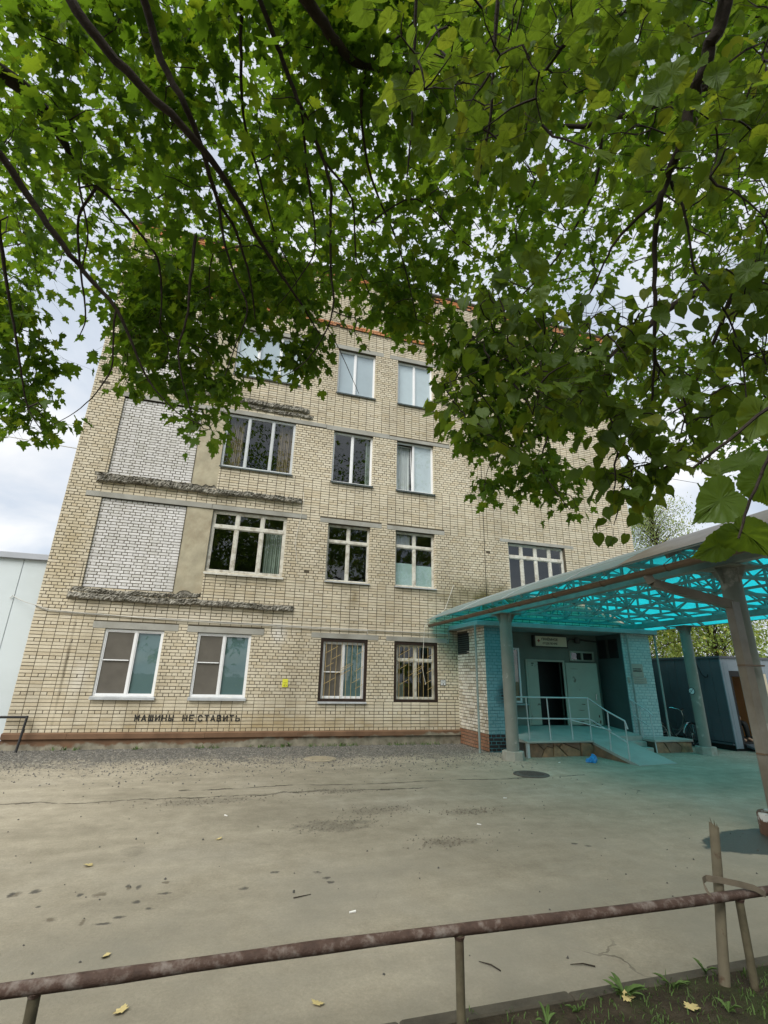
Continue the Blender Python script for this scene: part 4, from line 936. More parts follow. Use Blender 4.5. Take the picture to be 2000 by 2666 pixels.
for k in range(9):
    z = 2.37+k*0.058; MB().prism([(EX0-0.010, -0.75, z), (EX0-0.026, -0.75, z-0.02), (EX0-0.026, -0.75, z-0.012), (EX0-0.010, -0.75, z+0.012)], (0, 0.70, 0)).build('louvre', 'signbox', v0)
rp = pier('right_pier', 10.50, EX1, PB+1.0, None, 'pale_mortar', 0); rp['label'] = 'pale blue painted brick pier with plaques'
brick_mesh('brick_field', courses(10.50, EX1, 0.013, EZ), (0, EY, 0), (1, 0, 0), (0, -1, 0), 'pale_brick', rp)
# recess: back wall with door opening, right cheek, ceiling is the slab
bw = MB(); D0, D1, DZ = 8.02, 9.20, 2.20; FZ = 0.50
bw.box(6.98, D0, PB, PB+0.15, 0, EZ); bw.box(D1, 10.5, PB, PB+0.15, 0, EZ); bw.box(D0, D1, PB, PB+0.15, DZ, EZ)
bw.build('back_wall', 'porchwall', porch)
MB().box(10.485, 10.499, EY+0.03, PB-0.003, 0.2, EZ-0.003).build('recess_cheek', 'darkwall', porch)
cw = MB(); cw.box(10.470, 10.484, -1.47, -0.68, 2.33, 2.86); cwo = cw.build('cheek_window', 'black', porch)
MB().box(10.462, 10.469, -1.12, -1.02, 2.34, 2.85).build('mullion', 'signbox', cwo)
# interior corridor behind the door
ci = MB(); ci.add([(D0-.2, PB+.15, FZ-.02), (D1+.2, PB+.15, FZ-.02), (D1+.2, -0.05, FZ-.02), (D0-.2, -0.05, FZ-.02), (D0-.2, PB+.15, 2.4), (D1+.2, PB+.15, 2.4), (D1+.2, -0.05, 2.4), (D0-.2, -0.05, 2.4)], [(0, 1, 2, 3), (4, 7, 6, 5), (3, 2, 6, 7), (0, 3, 7, 4), (1, 5, 6, 2)])
ci.build('corridor', 'black', porch)
df = MB(); df.bbox(D0-0.06, D0, PB-0.03, PB+0.10, FZ, DZ+0.05, 0.004); df.bbox(D1, D1+0.07, PB-0.03, PB+0.10, FZ, DZ+0.05, 0.004); df.bbox(D0, D1, PB-0.03, PB+0.10, DZ, DZ+0.05, 0.004)
df.build('door_frame', 'doorpaint', porch)
fl = MB().bbox(D0+0.004, D0+0.34, PB-0.028, PB+0.02, FZ+0.01, DZ-0.004, 0.005).build('fixed_door_leaf', 'doorpaint', porch)
MB().box(D0+0.12, D0+0.20, PB-0.036, PB-0.029, DZ-0.07, DZ-0.045).build('closer_plate', 'black', fl); MB().lathe([(0.016, 0), (0.016, 0.01)], (0, 0, 0), 10).build('peephole', 'black', fl).matrix_local = Matrix.Translation((D0+0.15, PB-0.030, DZ-0.11)) @ Matrix.Rotation(R(90), 4, 'X')
# open leaf, swung out against the wall on the right
hinge = Vector((D1+0.075, PB-0.05, 0)); ang = R(-14)
dl = MB(); L = 0.93; dirv = Vector((math.cos(ang), math.sin(ang), 0)); nv = Vector((-dirv.y, dirv.x, 0))
def dpt(u, z, n=0.0): return hinge+dirv*u+nv*n+Vector((0, 0, z))
def slab_on_door(u0, u1, z0, z1, n0, n1):
    b = MB(); P = [dpt(u0, z0, n0), dpt(u1, z0, n0), dpt(u1, z1, n0), dpt(u0, z1, n0)]
    return b.prism(P, nv*(n1-n0))
door = slab_on_door(0, L, FZ+0.02, DZ-0.01, 0.0, 0.045).build('open_door', 'doorpaint', porch); door['label'] = 'open pale green steel door, paint chipped at the foot'
hb = MB().tube([dpt(0.80, 1.18, -0.002), dpt(0.80, 1.19, -0.045), dpt(0.80, 1.34, -0.045), dpt(0.80, 1.35, -0.002)], 0.009, 6); hb.build('handle', 'chrome', door)
rr_ = random.Random(8)
chips = [(0.42, 1.06, 0.16, 0.025), (0.35, 0.90, 0.22, 0.012), (0.50, 0.66, 0.20, 0.04), (0.30, 0.60, 0.26, 0.03), (0.45, 0.54, 0.34, 0.05), (0.70, 0.58, 0.16, 0.06), (0.84, 0.75, 0.05, 0.09), (0.86, 0.60, 0.05, 0.10), (0.25, 2.02, 0.3, 0.008)]
for (u, z, a, h) in chips:
    n = 11; P = [dpt(min(L-0.01, max(0.01, u+a/2*math.cos(2*math.pi*k/n)*rr_.uniform(.6, 1.1))), z+h/2*math.sin(2*math.pi*k/n)*rr_.uniform(.6, 1.2), -0.0015) for k in range(n)]
    MB().add(P, [tuple(range(n))]).build('paint_chip', 'rust_dark', door)
# fan-light right of the door and window left of it
def small_window(name, x0, x1, z0, z1, nm, mat, bars, inner=None):
    b = MB(); y0 = PB-0.045; fr = 0.05
    b.bbox(x0, x0+fr, y0, PB, z0, z1, 0.004); b.bbox(x1-fr, x1, y0, PB, z0, z1, 0.004); b.bbox(x0+fr, x1-fr, y0, PB, z0, z0+fr, 0.004); b.bbox(x0+fr, x1-fr, y0, PB, z1-fr, z1, 0.004)
    for x in bars: b.bbox(x-0.03, x+0.03, y0, PB, z0+fr, z1-fr, 0.004)
    o = b.build(name, mat, porch)
    edges = [x0+fr]+[q for x in bars for q in (x-0.03, x+0.03)]+[x1-fr]
    for a, c in zip(edges[::2], edges[1::2]):
        MB().add([(a, PB-0.02, z0+fr), (c, PB-0.02, z0+fr), (c, PB-0.02, z1-fr), (a, PB-0.02, z1-fr)], [(0, 1, 2, 3)]).build('pane', 'glass', o)
        MB().add([(a, PB-0.004, z0+fr), (c, PB-0.004, z0+fr), (c, PB-0.004, z1-fr), (a, PB-0.004, z1-fr)], [(0, 1, 2, 3)]).build('room_interior', inner or 'black', o)
    return o
small_window('fanlight', 9.47, 10.32, 2.235, 2.53, None, 'doorpaint', [9.90])
small_window('porch_window', 7.0, 7.77, 1.08, 2.55, None, 'pvc', [], 'brown_curtain')
MB().bbox(6.99, 7.92, PB-0.16, PB-0.002, 1.02, 1.06, 0.004).build('window_ledge', 'slabpaint', porch)
pp = MB().tube([(9.40, PB-0.05, 2.60), (9.42, PB-0.05, 2.78), (9.50, PB-0.05, 2.86), (9.9, PB-0.05, 2.86), (10.45, PB-0.05, 2.82)], 0.022, 8); pp.build('conduit', 'signbox', porch, True)
lampb = MB().lathe([(0.05, 0), (0.085, 0.03), (0.085, 0.14), (0.05, 0.18)], (9.72, PB-0.12, 2.74), 14); lampb.build('loudspeaker_case', 'signbox', porch, True)
# roof slab and its thin posts
MB().bbox(5.87, 11.66, -1.80, -0.002, 3.003, 3.125, 0.01).build('roof_slab', 'slabpaint', porch)
rs = MB()
for k in range(34):
    x = 6.0+k*0.165+random.uniform(-.03, .03); rs.bbox(x, x+random.uniform(.08, .2), -1.72+random.uniform(0, .5), -1.1, 3.126, 3.14+random.uniform(0, .02), 0.003)
rs.build('roof_debris', 'palefilm', porch)['kind'] = 'stuff'
for x, y in ((5.86, -1.70), (10.62, -1.72), (11.60, -1.72)):
    z0 = 0.0 if x < 6 else (0.30 if x < 11.5 else 0.28)
    MB().tube([(x, y, z0), (x, y, 3.003)], 0.027, 10).build('thin_post', 'paintsteel', porch, True)

# platform, steps, ramp, facing stones
plat = empty('entrance_platform', (8.8, -2.0, 0), 'cement entrance platform faced with brown granite, with ramp and steps', 'platform')
pf = MB()
def wedge(b, x0, x1, y0, y1, z0f, z0b, zb=-0.1):
    b.add([(x0, y0, zb), (x1, y0, zb), (x1, y1, zb), (x0, y1, zb), (x0, y0, z0f), (x1, y0, z0f), (x1, y1, z0b), (x0, y1, z0b)], [(0, 3, 2, 1), (4, 5, 6, 7), (0, 1, 5, 4), (1, 2, 6, 5), (2, 3, 7, 6), (3, 0, 4, 7)])
wedge(pf, 6.985, 10.484, EY-0.0, PB-0.001, 0.40, FZ); pf.build('recess_floor', 'floor', plat)
pf = MB(); wedge(pf, 6.66, 8.50, -2.50, EY-0.002, 0.335, 0.40, 0.295); wedge(pf, 8.502, 9.62, -2.30, EY-0.002, 0.335, 0.40); wedge(pf, 9.622, 10.50, -1.90, EY-0.002, 0.355, 0.395)
pf.build('landing', 'floor', plat)
MB().bbox(6.62, 8.16, -2.56, -2.44, 0.30, 0.345, 0.008).build('landing_edge', 'floor', plat)
rpm = MB(); rpm.add([(8.50, -3.86, 0.008), (9.64, -3.74, 0.008), (9.60, -2.31, 0.335), (8.50, -2.31, 0.335), (8.50, -3.86, -0.05), (9.64, -3.74, -0.05), (9.60, -2.31, -0.05), (8.50, -2.31, -0.05)],
                    [(0, 1, 2, 3), (4, 7, 6, 5), (0, 4, 5, 1), (1, 5, 6, 2), (2, 6, 7, 3), (3, 7, 4, 0)]); rpm.build('ramp', 'floor', plat)
for k in range(2): MB().bbox(9.63, 10.495, -2.25+0.2*k, -1.9, 0.0 if k == 0 else 0.115, 0.115 if k == 0 else 0.235, 0.01).build('step', 'floor', plat)
MB().bbox(10.50, 11.74, -2.32, EY-0.02, 0.245, 0.305, 0.008).build('side_plinth_cap', 'floor', plat)
MB().box(10.53, 11.70, -2.27, EY-0.02, -0.1, 0.244).build('side_plinth_core', 'mortar', plat)
MB().box(6.70, 8.48, -2.46, -2.3, -0.1, 0.30).build('core', 'mortar', plat)
MB().bbox(6.63, 6.70, -2.545, -2.475, -0.05, 0.31, 0.006).build('corner_strip', 'rail', plat)
def stone(poly, y, d, k):
    P = [(x, y, z) for x, z in poly]; b = MB(); n = len(P); cx = sum(p[0] for p in poly)/n; cz = sum(p[1] for p in poly)/n
    rng = random.Random(k*7+1); inner = [(cx+(x-cx)*0.94, y-d-rng.uniform(0, .01), cz+(z-cz)*0.92) for x, z in poly]
    b.add(P+inner, [tuple(range(n, 2*n))]+[(i, (i+1) % n, n+(i+1) % n, n+i) for i in range(n)]); b.build('facing_stone', 'stone%d' % (k % 4), plat)
FS = [[(6.72, -.02), (7.02, -.02), (7.10, .14), (6.94, .29), (6.72, .29)], [(7.03, -.02), (7.33, -.02), (7.36, .18), (7.20, .22), (7.11, .13)], [(6.95, .29), (7.11, .15), (7.20, .23), (7.36, .19), (7.37, .29)],
      [(7.34, -.02), (7.76, -.02), (7.45, .25), (7.37, .20)], [(7.38, .29), (7.38, .22), (7.46, .26), (7.52, .21), (7.60, .29)], [(7.78, -.02), (8.10, -.02), (8.10, .12), (7.62, .29), (7.54, .20)], [(8.11, .13), (8.10, .29), (7.66, .29)]]
for i, p in enumerate(FS): stone(p, -2.462, 0.02, i)
stone([(8.12, -.02), (8.50, -.02), (8.50, .20), (8.40, .27), (8.12, .30)], -2.462, 0.035, 9)
FR = [[(10.53, -.02), (10.95, -.02), (10.88, .10), (10.78, .24), (10.53, .24)], [(10.96, -.02), (11.30, -.02), (11.36, .12), (11.20, .24), (10.80, .24), (10.89, .11)], [(11.31, -.02), (11.70, -.02), (11.70, .24), (11.22, .24), (11.37, .12)]]
for i, p in enumerate(FR): stone(p, -2.272, 0.02, i+1)
sr = MB(); sr.add([(8.496, -3.6, 0.0), (8.496, -2.32, 0.0), (8.496, -2.32, 0.28), (8.48, -3.6, 0.0), (8.48, -2.32, 0.0), (8.48, -2.32, 0.28)], [(0, 1, 2), (3, 5, 4), (0, 3, 4, 1), (1, 4, 5, 2), (2, 5, 3, 0)]); sr.build('ramp_cheek', 'stone0', plat)

# handrails
def handrail(label, runs, posts, loc):
    o = empty('handrail', loc, label, 'handrail')
    for p in runs: MB().tube(p, 0.017 if len(p) > 2 else 0.014, 8).build('rail', 'rail', o, True)
    for a, b in posts: MB().tube([a, b], 0.014, 8).build('post', 'rail', o, True)
    return o
yr = -2.36
handrail('grey steel handrail along landing edge and down the left ramp side',
         [[(6.50, yr, 1.29), (8.56, yr, 1.285), (8.53, -3.05, 1.02), (8.50, -3.60, 0.86), (8.50, -3.66, 0.70)],
          [(6.50, yr, 0.82), (8.56, yr, 0.80), (8.52, -3.58, 0.42)], [(8.02, yr, 0.78), (8.53, -3.10, 0.62)]],
         [((6.83, yr, 0.33), (6.80, yr, 1.29)), ((7.40, yr, 0.335), (7.38, yr, 1.288)), ((8.02, yr, 0.335), (8.0, yr, 1.287)), ((8.55, yr, 0.33), (8.56, yr, 1.285)), ((8.53, -3.02, 0.17), (8.53, -3.05, 1.02)), ((8.50, -3.60, 0.05), (8.50, -3.60, 0.86))], (7.7, yr, 0.33))
xr = 10.53
handrail('short grey handrail beside the steps and right brick pier',
         [[(xr, -1.645, 1.22), (xr-0.02, -1.66, 1.22), (xr, -2.20, 0.98), (xr, -2.34, 0.86)], [(xr, -1.66, 0.83), (xr, -2.20, 0.60)]],
         [((xr, -1.68, 0.39), (xr, -1.68, 1.22)), ((xr, -1.92, 0.30), (xr, -1.92, 1.11)), ((xr, -2.30, 0.0), (xr, -2.24, 0.96))], (xr, -1.9, 0.0))

# illuminated sign box
sg = MB().bbox(8.22, 9.36, PB-0.14, PB-0.001, 2.60, 2.93, 0.012).build('sign_box', 'signbox'); tag(sg, 'yellowed box sign with red cross above the entrance door', 'sign')
sf = MB().bbox(8.27, 9.32, PB-0.152, PB-0.141, 2.625, 2.905, 0.004).build('sign_face', 'signface', sg)
fit_text('ПРИЁМНОЕ', 8.47, 9.02, 2.785, 2.875, PB-0.1535, 'black', 'lettering', sf, 0.02); fit_text('ОТДЕЛЕНИЕ', 8.50, 9.00, 2.665, 2.735, PB-0.1535, 'black', 'lettering', sf, 0.02)
rc = MB(); rc.box(8.355, 8.385, PB-0.156, PB-0.153, 2.725, 2.815); rc.box(8.325, 8.354, PB-0.156, PB-0.153, 2.755, 2.785); rc.box(8.386, 8.415, PB-0.156, PB-0.153, 2.755, 2.785); rc.build('red_cross', 'red', sf)
# plaques on the right pier
def plaque(x0, x1, z0, z1, label, rows):
    o = MB().bbox(x0, x1, EY-0.030, EY-0.012, z0, z1, 0.003).build('plaque', 'plaque'); tag(o, label, 'plaque')
    rr = random.Random(int(x0*100))
    for (a, b, z, h) in rows:
        x = a; m = MB()
        while x < b: 
            wv = rr.uniform(0.008, 0.018); m.box(x, x+wv, EY-0.0325, EY-0.0305, z, z+h*rr.uniform(.8, 1)); x += wv+0.006
        m.build('print_line', 'black', o)
plaque(10.70, 11.08, 1.83, 2.18, 'upper grey-green plaque with two dark text lines on right pier', [(10.73, 11.0, 2.03, 0.032), (10.73, 11.01, 1.97, 0.04)])
plaque(10.68, 11.15, 1.66, 1.81, 'lower narrow grey-green plaque below the two-line plaque', [(10.74, 11.05, 1.768, 0.006), (10.74, 11.05, 1.70, 0.006)])
pl = MB().bbox(10.505, 10.575, EY-0.028, EY-0.012, 1.67, 1.82, 0.003).build('junction_box', 'plaque'); tag(pl, 'small grey junction box at the left edge of right pier', 'box')

# ================================================================== CANOPY
can = empty('entrance_canopy', (8.95, -5.0, 0), 'barrel-vaulted cyan polycarbonate canopy on grey steel columns and trusses', 'canopy')
AX, AZC, AR = 8.95, -3.50, 7.75
def arch(x, dr=0.0): return AZC+math.sqrt((AR+dr)**2-(x-AX)**2)
CX0, CX1, CYF, CYB = 5.18, 12.72, -9.95, -0.06
COLS = [(6.18, -2.68, 0.142, 3.19), (11.74, -2.65, 0.132, 3.17), (6.48, -8.24, 0.127, 3.22), (11.60, -8.24, 0.127, 3.22)]
for i, (x, y, r, h) in enumerate(COLS):
    c = MB().lathe([(r, 0.12), (r, h-0.06), (r*1.02, h-0.05), (r*1.02, h)], (x, y, 0), 32).build('column', 'column', can, True)
    if i in (0, 1):
        n = 8; rb = 0.245 if i == 0 else 0.25
        P = [(x+rb*math.cos(math.pi/8+2*math.pi*k/n), y+rb*math.sin(math.pi/8+2*math.pi*k/n), -0.05) for k in range(n)]
        b = MB().prism(P, (0, 0, 0.225)); b.build('column_base', 'base', c)
    else:
        MB().lathe([(0.25, -0.05), (0.25, 0.20), (0.24, 0.225), (0.13, 0.24)], (x, y, 0), 28).build('column_base', 'base_peel', c, True)
    g = MB()
    for k in range(4):
        a = math.pi/4*0+k*math.pi/2; dx_, dy_ = math.cos(a), math.sin(a)
        g.prism([(x+dx_*r*0.98-dy_*0.006, y+dy_*r*0.98+dx_*0.006, h-0.24), (x+dx_*(r+0.13)-dy_*0.006, y+dy_*(r+0.13)+dx_*0.006, h-0.012), (x+dx_*r*0.98-dy_*0.006, y+dy_*r*0.98+dx_*0.006, h-0.012)], (dy_*0.012, -dx_*0.012, 0))
        g.build('gusset', 'column', c); g = MB()
    MB().box(x-r-0.14, x+r+0.14, y-r-0.14, y+r+0.14, h-0.010, h+0.008).build('cap_plate', 'column', c)
for x in (6.32, 11.67):
    MB().bbox(x-0.07, x+0.07, CYF+0.25, -0.15, 3.23, 3.37, 0.006).build('long_beam', 'paintsteel', can)
TY = [-0.42, -1.35, -2.52, -3.67, -4.84, -6.01, -7.18, -8.36, -9.50]
ZBC = 3.43
def truss(y):
    t = MB().bar((5.62, y, ZBC), (12.28, y, ZBC), 0.055, 0.06).build('truss', 'paintsteel', can)
    xs = np.linspace(CX0+0.12, CX1-0.12, 15)
    b = MB()
    for a, c in zip(xs[:-1], xs[1:]): b.bar((a, y, arch(a)-0.075), (c, y, arch(c)-0.075), 0.055, 0.06)
    b.build('top_chord', 'paintsteel', t)
    px = [6.0, 6.74, 7.48, 8.22, 8.95, 9.68, 10.42, 11.16, 11.9]
    for k, x in enumerate(px):
        MB().bar((x, y, ZBC+0.03), (x, y, arch(x)-0.10), 0.042, 0.042).build('vertical', 'paintsteel', t)
    for k in range(len(px)-1):
        if k % 2: p, q = (px[k], y-0.004, arch(px[k])-0.10), (px[k+1], y-0.004, ZBC+0.02)
        else: p, q = (px[k], y-0.004, ZBC+0.02), (px[k+1], y-0.004, arch(px[k+1])-0.10)
        MB().bar(p, q, 0.030, 0.030).build('diagonal', 'paintsteel', t)
    for x in (6.32, 11.67): MB().box(x-0.035, x+0.035, y-0.033, y+0.033, 3.371, ZBC-0.03).build('seat', 'paintsteel', t)
for y in TY: truss(y)
# lattice girders along the canopy, between the trusses
for x in (7.48, 8.95, 10.42):
    gdr = MB().bar((x, CYF+0.45, ZBC-0.055), (x, -0.42, ZBC-0.055), 0.045, 0.045).build('lattice_girder', 'paintsteel', can)
    for i in range(len(TY)-1):
        a, b = TY[i], TY[i+1]; zt = arch(x)-0.11
        MB().bar((x+0.003, a, ZBC-0.05), (x+0.003, b, zt), 0.026).build('diagonal', 'paintsteel', gdr)
        if i % 2 == 0: MB().bar((x-0.036, a, zt), (x-0.036, b, ZBC-0.05), 0.026).build('diagonal', 'paintsteel', gdr)
for x in np.linspace(CX0+0.55, CX1-0.55, 6):
    MB().bar((x, CYF+0.1, arch(x)-0.025), (x, CYB-0.02, arch(x)-0.025), 0.04, 0.035).build('purlin', 'paintsteel', can)
ys = [CYB, -2.16, -4.26, -6.36, -8.46, CYF]
for a, b in zip(ys[:-1], ys[1:]):
    n = 24; xs = np.linspace(CX0, CX1, n+1); vv = []
    for x in xs: vv += [(x, a-0.004, arch(x)), (x, b+0.004, arch(x))]
    m = MB().add(vv, [(2*i, 2*i+2, 2*i+3, 2*i+1) for i in range(n)]); o = m.build('roof_panel', 'poly', can, True)
    s = MB()
    for x, c in zip(xs[:-1], xs[1:]): s.bar((x, b, arch(x)+0.006), (c, b, arch(c)+0.006), 0.035, 0.008, up=(0, 0, 1))
    s.build('joint_strip', 'whitepanel', o)
for x in (CX0, CX1): MB().bar((x, CYF, arch(x)-0.006), (x, CYB, arch(x)-0.006), 0.02, 0.02).build('eave_trim', 'paintsteel', can)
# old sheet patch at the front of the left eave
n = 8; xs = np.linspace(CX0-0.03, 6.75, n+1); vv = []
for x in xs: vv += [(x, -7.62, arch(x)+0.02), (x, CYF-0.02, arch(x)+0.02)]
MB().add(vv, [(2*i, 2*i+2, 2*i+3, 2*i+1) for i in range(n)]).build('eave_cover_sheet', 'downpipe', can, True)
# gutter (half round) and rectangular downpipe
gx, gz = 5.24, 3.085
prof = [(0.062*math.cos(a), 0.062*math.sin(a)) for a in np.linspace(math.pi, 2*math.pi, 9)]
vv = []; m = len(prof)
for y in (CYF, -0.1):
    vv += [(gx+px, y, gz+0.03+pz) for px, pz in prof]
ff = [(i, i+1, m+i+1, m+i) for i in range(m-1)]
gt = MB().add(vv, ff).build('gutter', 'gutter', can, True)
MB().tube([(gx-0.064, CYF, gz+0.035), (gx-0.064, -0.1, gz+0.035)], 0.008, 6).build('rolled_lip', 'gutter', gt, True)
for y in (-1.3, -2.5, -3.7, -4.85, -6.0, -7.2, -8.4, -9.6):
    MB().bar((gx-0.085, y, gz+0.03), (gx+0.10, y, arch(CX0)-0.03), 0.02, 0.004).build('bracket', 'gutter', gt)
    MB().tube([(gx+0.066*math.cos(a), y, gz+0.03+0.066*math.sin(a)) for a in np.linspace(math.pi, 2*math.pi, 9)], 0.007, 5).build('gutter_clip', 'gutter', gt)
dp = MB(); P = [(gx+0.03, -8.02, 3.07), (gx+0.06, -8.06, 2.95), (6.13, -8.45, 2.66), (6.13, -8.46, 2.55)]
dp.bar(P[0], P[1], 0.11, 0.11); dp.bar(P[1], P[2], 0.11, 0.11); 
dpo = dp.build('downpipe', 'downpipe', can)
MB().bar((6.145, -8.45, 2.70), (6.145, -8.45, 0.06), 0.10, 0.13).build('downpipe_leg', 'downpipe', dpo)
for z in (0.9, 1.9): MB().box(6.072, 6.40, -8.505, -8.40, z, z+0.02).build('pipe_clamp', 'gutter', dpo)
# no-smoking disc on the second column
x, y, r, h = COLS[1]
dv = Vector((CAM[0]-x, CAM[1]-y, 0)).normalized(); sd = Vector((-dv.y, dv.x, 0)); ctr = Vector((x, y, 0))+dv*(r+0.004)+Vector((0, 0, 1.56))-sd*0.10
ctr = Vector((x, y, 1.50))+ (dv*math.cos(R(38))-sd*math.sin(R(38)))*(r+0.004)
nn = (dv*math.cos(R(38))-sd*math.sin(R(38))); ss = Vector((-nn.y, nn.x, 0))
def disc(r0, d, k=28): return [ctr+nn*d+(ss*math.cos(2*math.pi*i/k)+Vector((0, 0, 1))*math.sin(2*math.pi*i/k))*r0 for i in range(k)]
ds = MB().prism(disc(0.088, 0.0), nn*0.004).build('round_sign', 'black'); tag(ds, 'round white black-rimmed sticker on the second canopy column', 'sign')
MB().prism(disc(0.074, 0.0045), nn*0.001).build('sign_face', 'whitesign', ds)
zv = Vector((0, 0, 1)); q = ctr+nn*0.0065
mk = MB(); mk.bar(q+ss*0.05+zv*0.05, q-ss*0.05-zv*0.05, 0.012, 0.001, up=nn); mk.bar(q+zv*0.0-ss*0.055+zv*0.01, q, 0.012, 0.001, up=nn); mk.build('mark', 'black', ds)

# ================================================================== KIOSK, BICYCLE, PERSON
ks = empty('kiosk', (14.8, -0.5, 0), 'dark slate kiosk with vertical siding right of the entrance', 'kiosk')
KX, KY, KH = 13.12, -2.36, 2.42
core = MB(); core.add([(KX+.03, KY+1.6, .05), (KX+.03, 3.2, .05), (17.5, 3.2, .05), (17.5, KY+1.6, .05), (KX+.03, KY+1.6, KH-.02), (KX+.03, 3.2, KH-.02), (17.5, 3.2, KH-.02), (17.5, KY+1.6, KH-.02)], [(0, 1, 2, 3), (4, 7, 6, 5), (1, 0, 4, 5), (2, 1, 5, 6), (3, 2, 6, 7), (0, 3, 7, 4)])
core.build('core', 'kiosk', ks)
MB().box(KX+0.031, KX+0.05, KY+0.03, KY+1.6, 0.15, KH-0.02).build('inner_side', 'kiosk', ks)
y = KY+0.02; i = 0
while y < 3.2:
    w_ = 0.30; MB().bbox(KX-0.006*(i % 2), KX+0.03, y+0.004, min(y+w_, 3.2)-0.004, 0.20, KH-0.03, 0.004).build('siding_board', 'kiosk', ks); y += w_; i += 1
MB().box(KX-0.03, 17.6, KY-0.04, 3.3, KH-0.029, KH+0.03).build('roof_edge', 'kiosk', ks)
MB().box(KX+0.02, 17.5, KY+0.02, 3.2, 0.0, 0.20).build('skirting', 'black', ks)
x = KX; i = 0
for (a, b, z0, mt) in ((13.12, 13.20, 0.06, 'kiosk_light'), (13.205, 13.37, 0.06, 'kiosk_light'), (13.372, 14.30, 2.05, 'kiosk_light'), (14.302, 14.75, 2.0, 'kiosk_light'), (14.302, 14.75, 0.2, 'kiosk_cream'), (14.755, 15.5, 0.2, 'kiosk_light'), (15.505, 17.5, 0.2, 'kiosk_light')):
    MB().bbox(a, b, KY-0.012, KY+0.02, z0, KH-0.03 if mt == 'kiosk_light' else 1.995, 0.004).build('front_panel', mt, ks)
dfm = MB(); dfm.bbox(13.372, 13.45, KY-0.008, KY+0.10, 0.16, 2.048, 0.003); dfm.bbox(14.22, 14.30, KY-0.008, KY+0.10, 0.16, 2.048, 0.003); dfm.bbox(13.45, 14.22, KY-0.008, KY+0.10, 1.90, 2.048, 0.003); dfm.build('door_frame', 'black', ks)
MB().box(13.06, 17.4, KY+0.021, KY+1.6, 0.14, 0.18).build('inner_floor', 'kiosk', ks)
MB().box(13.5, 16.5, KY+1.35, KY+1.5, 0.181, 2.3).build('inner_wall', 'orange', ks)
MB().box(14.06, 14.16, KY+1.25, KY+1.34, 0.9, 1.85).build('cream_strip', 'kiosk_cream', ks)  # narrow cream strip in front of the orange inner wall
MB().prism([(13.46, KY-0.02, 0.17), (13.46, KY-0.55, 0.012), (13.46, KY-0.55, 0.0), (13.46, KY-0.02, 0.10)], (0.8, 0, 0)).build('door_ramp', 'kiosk', ks)
hk = MB().tube([(KX-0.012, KY+0.75, 2.25), (KX-0.02, KY+0.62, 1.95), (KX-0.03, KY+0.52, 1.87), (KX-0.03, KY+0.44, 1.88), (KX-0.03, KY+0.42, 1.95)], 0.012, 6); hk.build('cable_hook', 'black', ks, True)
# person sitting inside the kiosk doorway
def skin_body(name, verts, edges, rad, root, mat, parent=None, sub=2):
    me = bpy.data.meshes.new(name); me.from_pydata(verts, edges, []); me.update()
    o = bpy.data.objects.new(name, me); COL.objects.link(o)
    o.modifiers.new('skin', 'SKIN'); sm = o.modifiers.new('sub', 'SUBSURF'); sm.levels = sub; sm.render_levels = sub
    sv = me.skin_vertices[0].data
    for i, r_ in enumerate(rad): sv[i].radius = (r_, r_) if not hasattr(r_, '__len__') else r_
    sv[root].use_root = True
    dg = bpy.context.evaluated_depsgraph_get(); m2 = bpy.data.meshes.new_from_object(o.evaluated_get(dg))
    bpy.data.objects.remove(o); m2.name = name
    m2.polygons.foreach_set('use_smooth', [True]*len(m2.polygons)); return link(name, m2, mat, parent)
px, py, pz = 13.90, -1.62, 0.18
bodyv = [(0, 0, .48), (0, -.02, .66), (0, -.03, .86), (0, -.02, 1.00), (0, -.04, 1.08), (0, -.06, 1.16), (0, -.065, 1.25),
         (-.10, .0, .47), (-.12, -.40, .48), (-.12, -.42, .08), (-.12, -.54, .04), (.10, 0, .47), (.12, -.40, .48), (.12, -.42, .08), (.12, -.54, .04),
         (-.19, -.02, .97), (-.25, -.05, .72), (-.12, -.25, .60), (-.04, -.32, .58), (.19, -.02, .97), (.25, -.05, .72), (.14, -.25, .60), (.05, -.32, .58)]
bodye = [(0, 1), (1, 2), (2, 3), (3, 4), (4, 5), (5, 6), (0, 7), (7, 8), (8, 9), (9, 10), (0, 11), (11, 12), (12, 13), (13, 14), (3, 15), (15, 16), (16, 17), (17, 18), (3, 19), (19, 20), (20, 21), (21, 22)]
rad = [.13, .12, .135, .10, .052, .085, .085, .085, .07, .045, .04, .085, .07, .045, .04, .065, .05, .04, .035, .065, .05, .04, .035]
pe = skin_body('person', [(px+a, py+b, pz+c) for a, b, c in bodyv], bodye, rad, 0, 'skin'); tag(pe, 'person in grey-blue top with dark hair sitting inside kiosk doorway', 'person')
sv_ = [1, 2, 3, 15, 16, 19, 20]
sh_v = [bodyv[i] for i in (0, 1, 2, 3, 15, 16, 17, 19, 20, 21)]
skin_body('shirt', [(px+a, py+b, pz+c) for a, b, c in sh_v], [(0, 1), (1, 2), (2, 3), (3, 4), (4, 5), (5, 6), (3, 7), (7, 8), (8, 9)], [.145, .14, .155, .115, .078, .062, .052, .078, .062, .052], 0, 'shirt', pe)
tr_v = [bodyv[i] for i in (0, 7, 8, 9, 11, 12, 13)]
skin_body('trousers', [(px+a, py+b, pz+c) for a, b, c in tr_v], [(0, 1), (1, 2), (2, 3), (0, 4), (4, 5), (5, 6)], [.14, .098, .083, .06, .098, .083, .06], 0, 'black', pe)
hr = MB().lathe([(0.02, -0.02), (0.088, 0.0), (0.105, 0.06), (0.10, 0.11), (0.07, 0.155), (0.01, 0.17)], (px, py-.045, pz+1.15), 16); hr.build('hair', 'hair', pe, True)
stl = empty('stool', (px, py, pz), 'low dark stool under the seated person', 'stool')
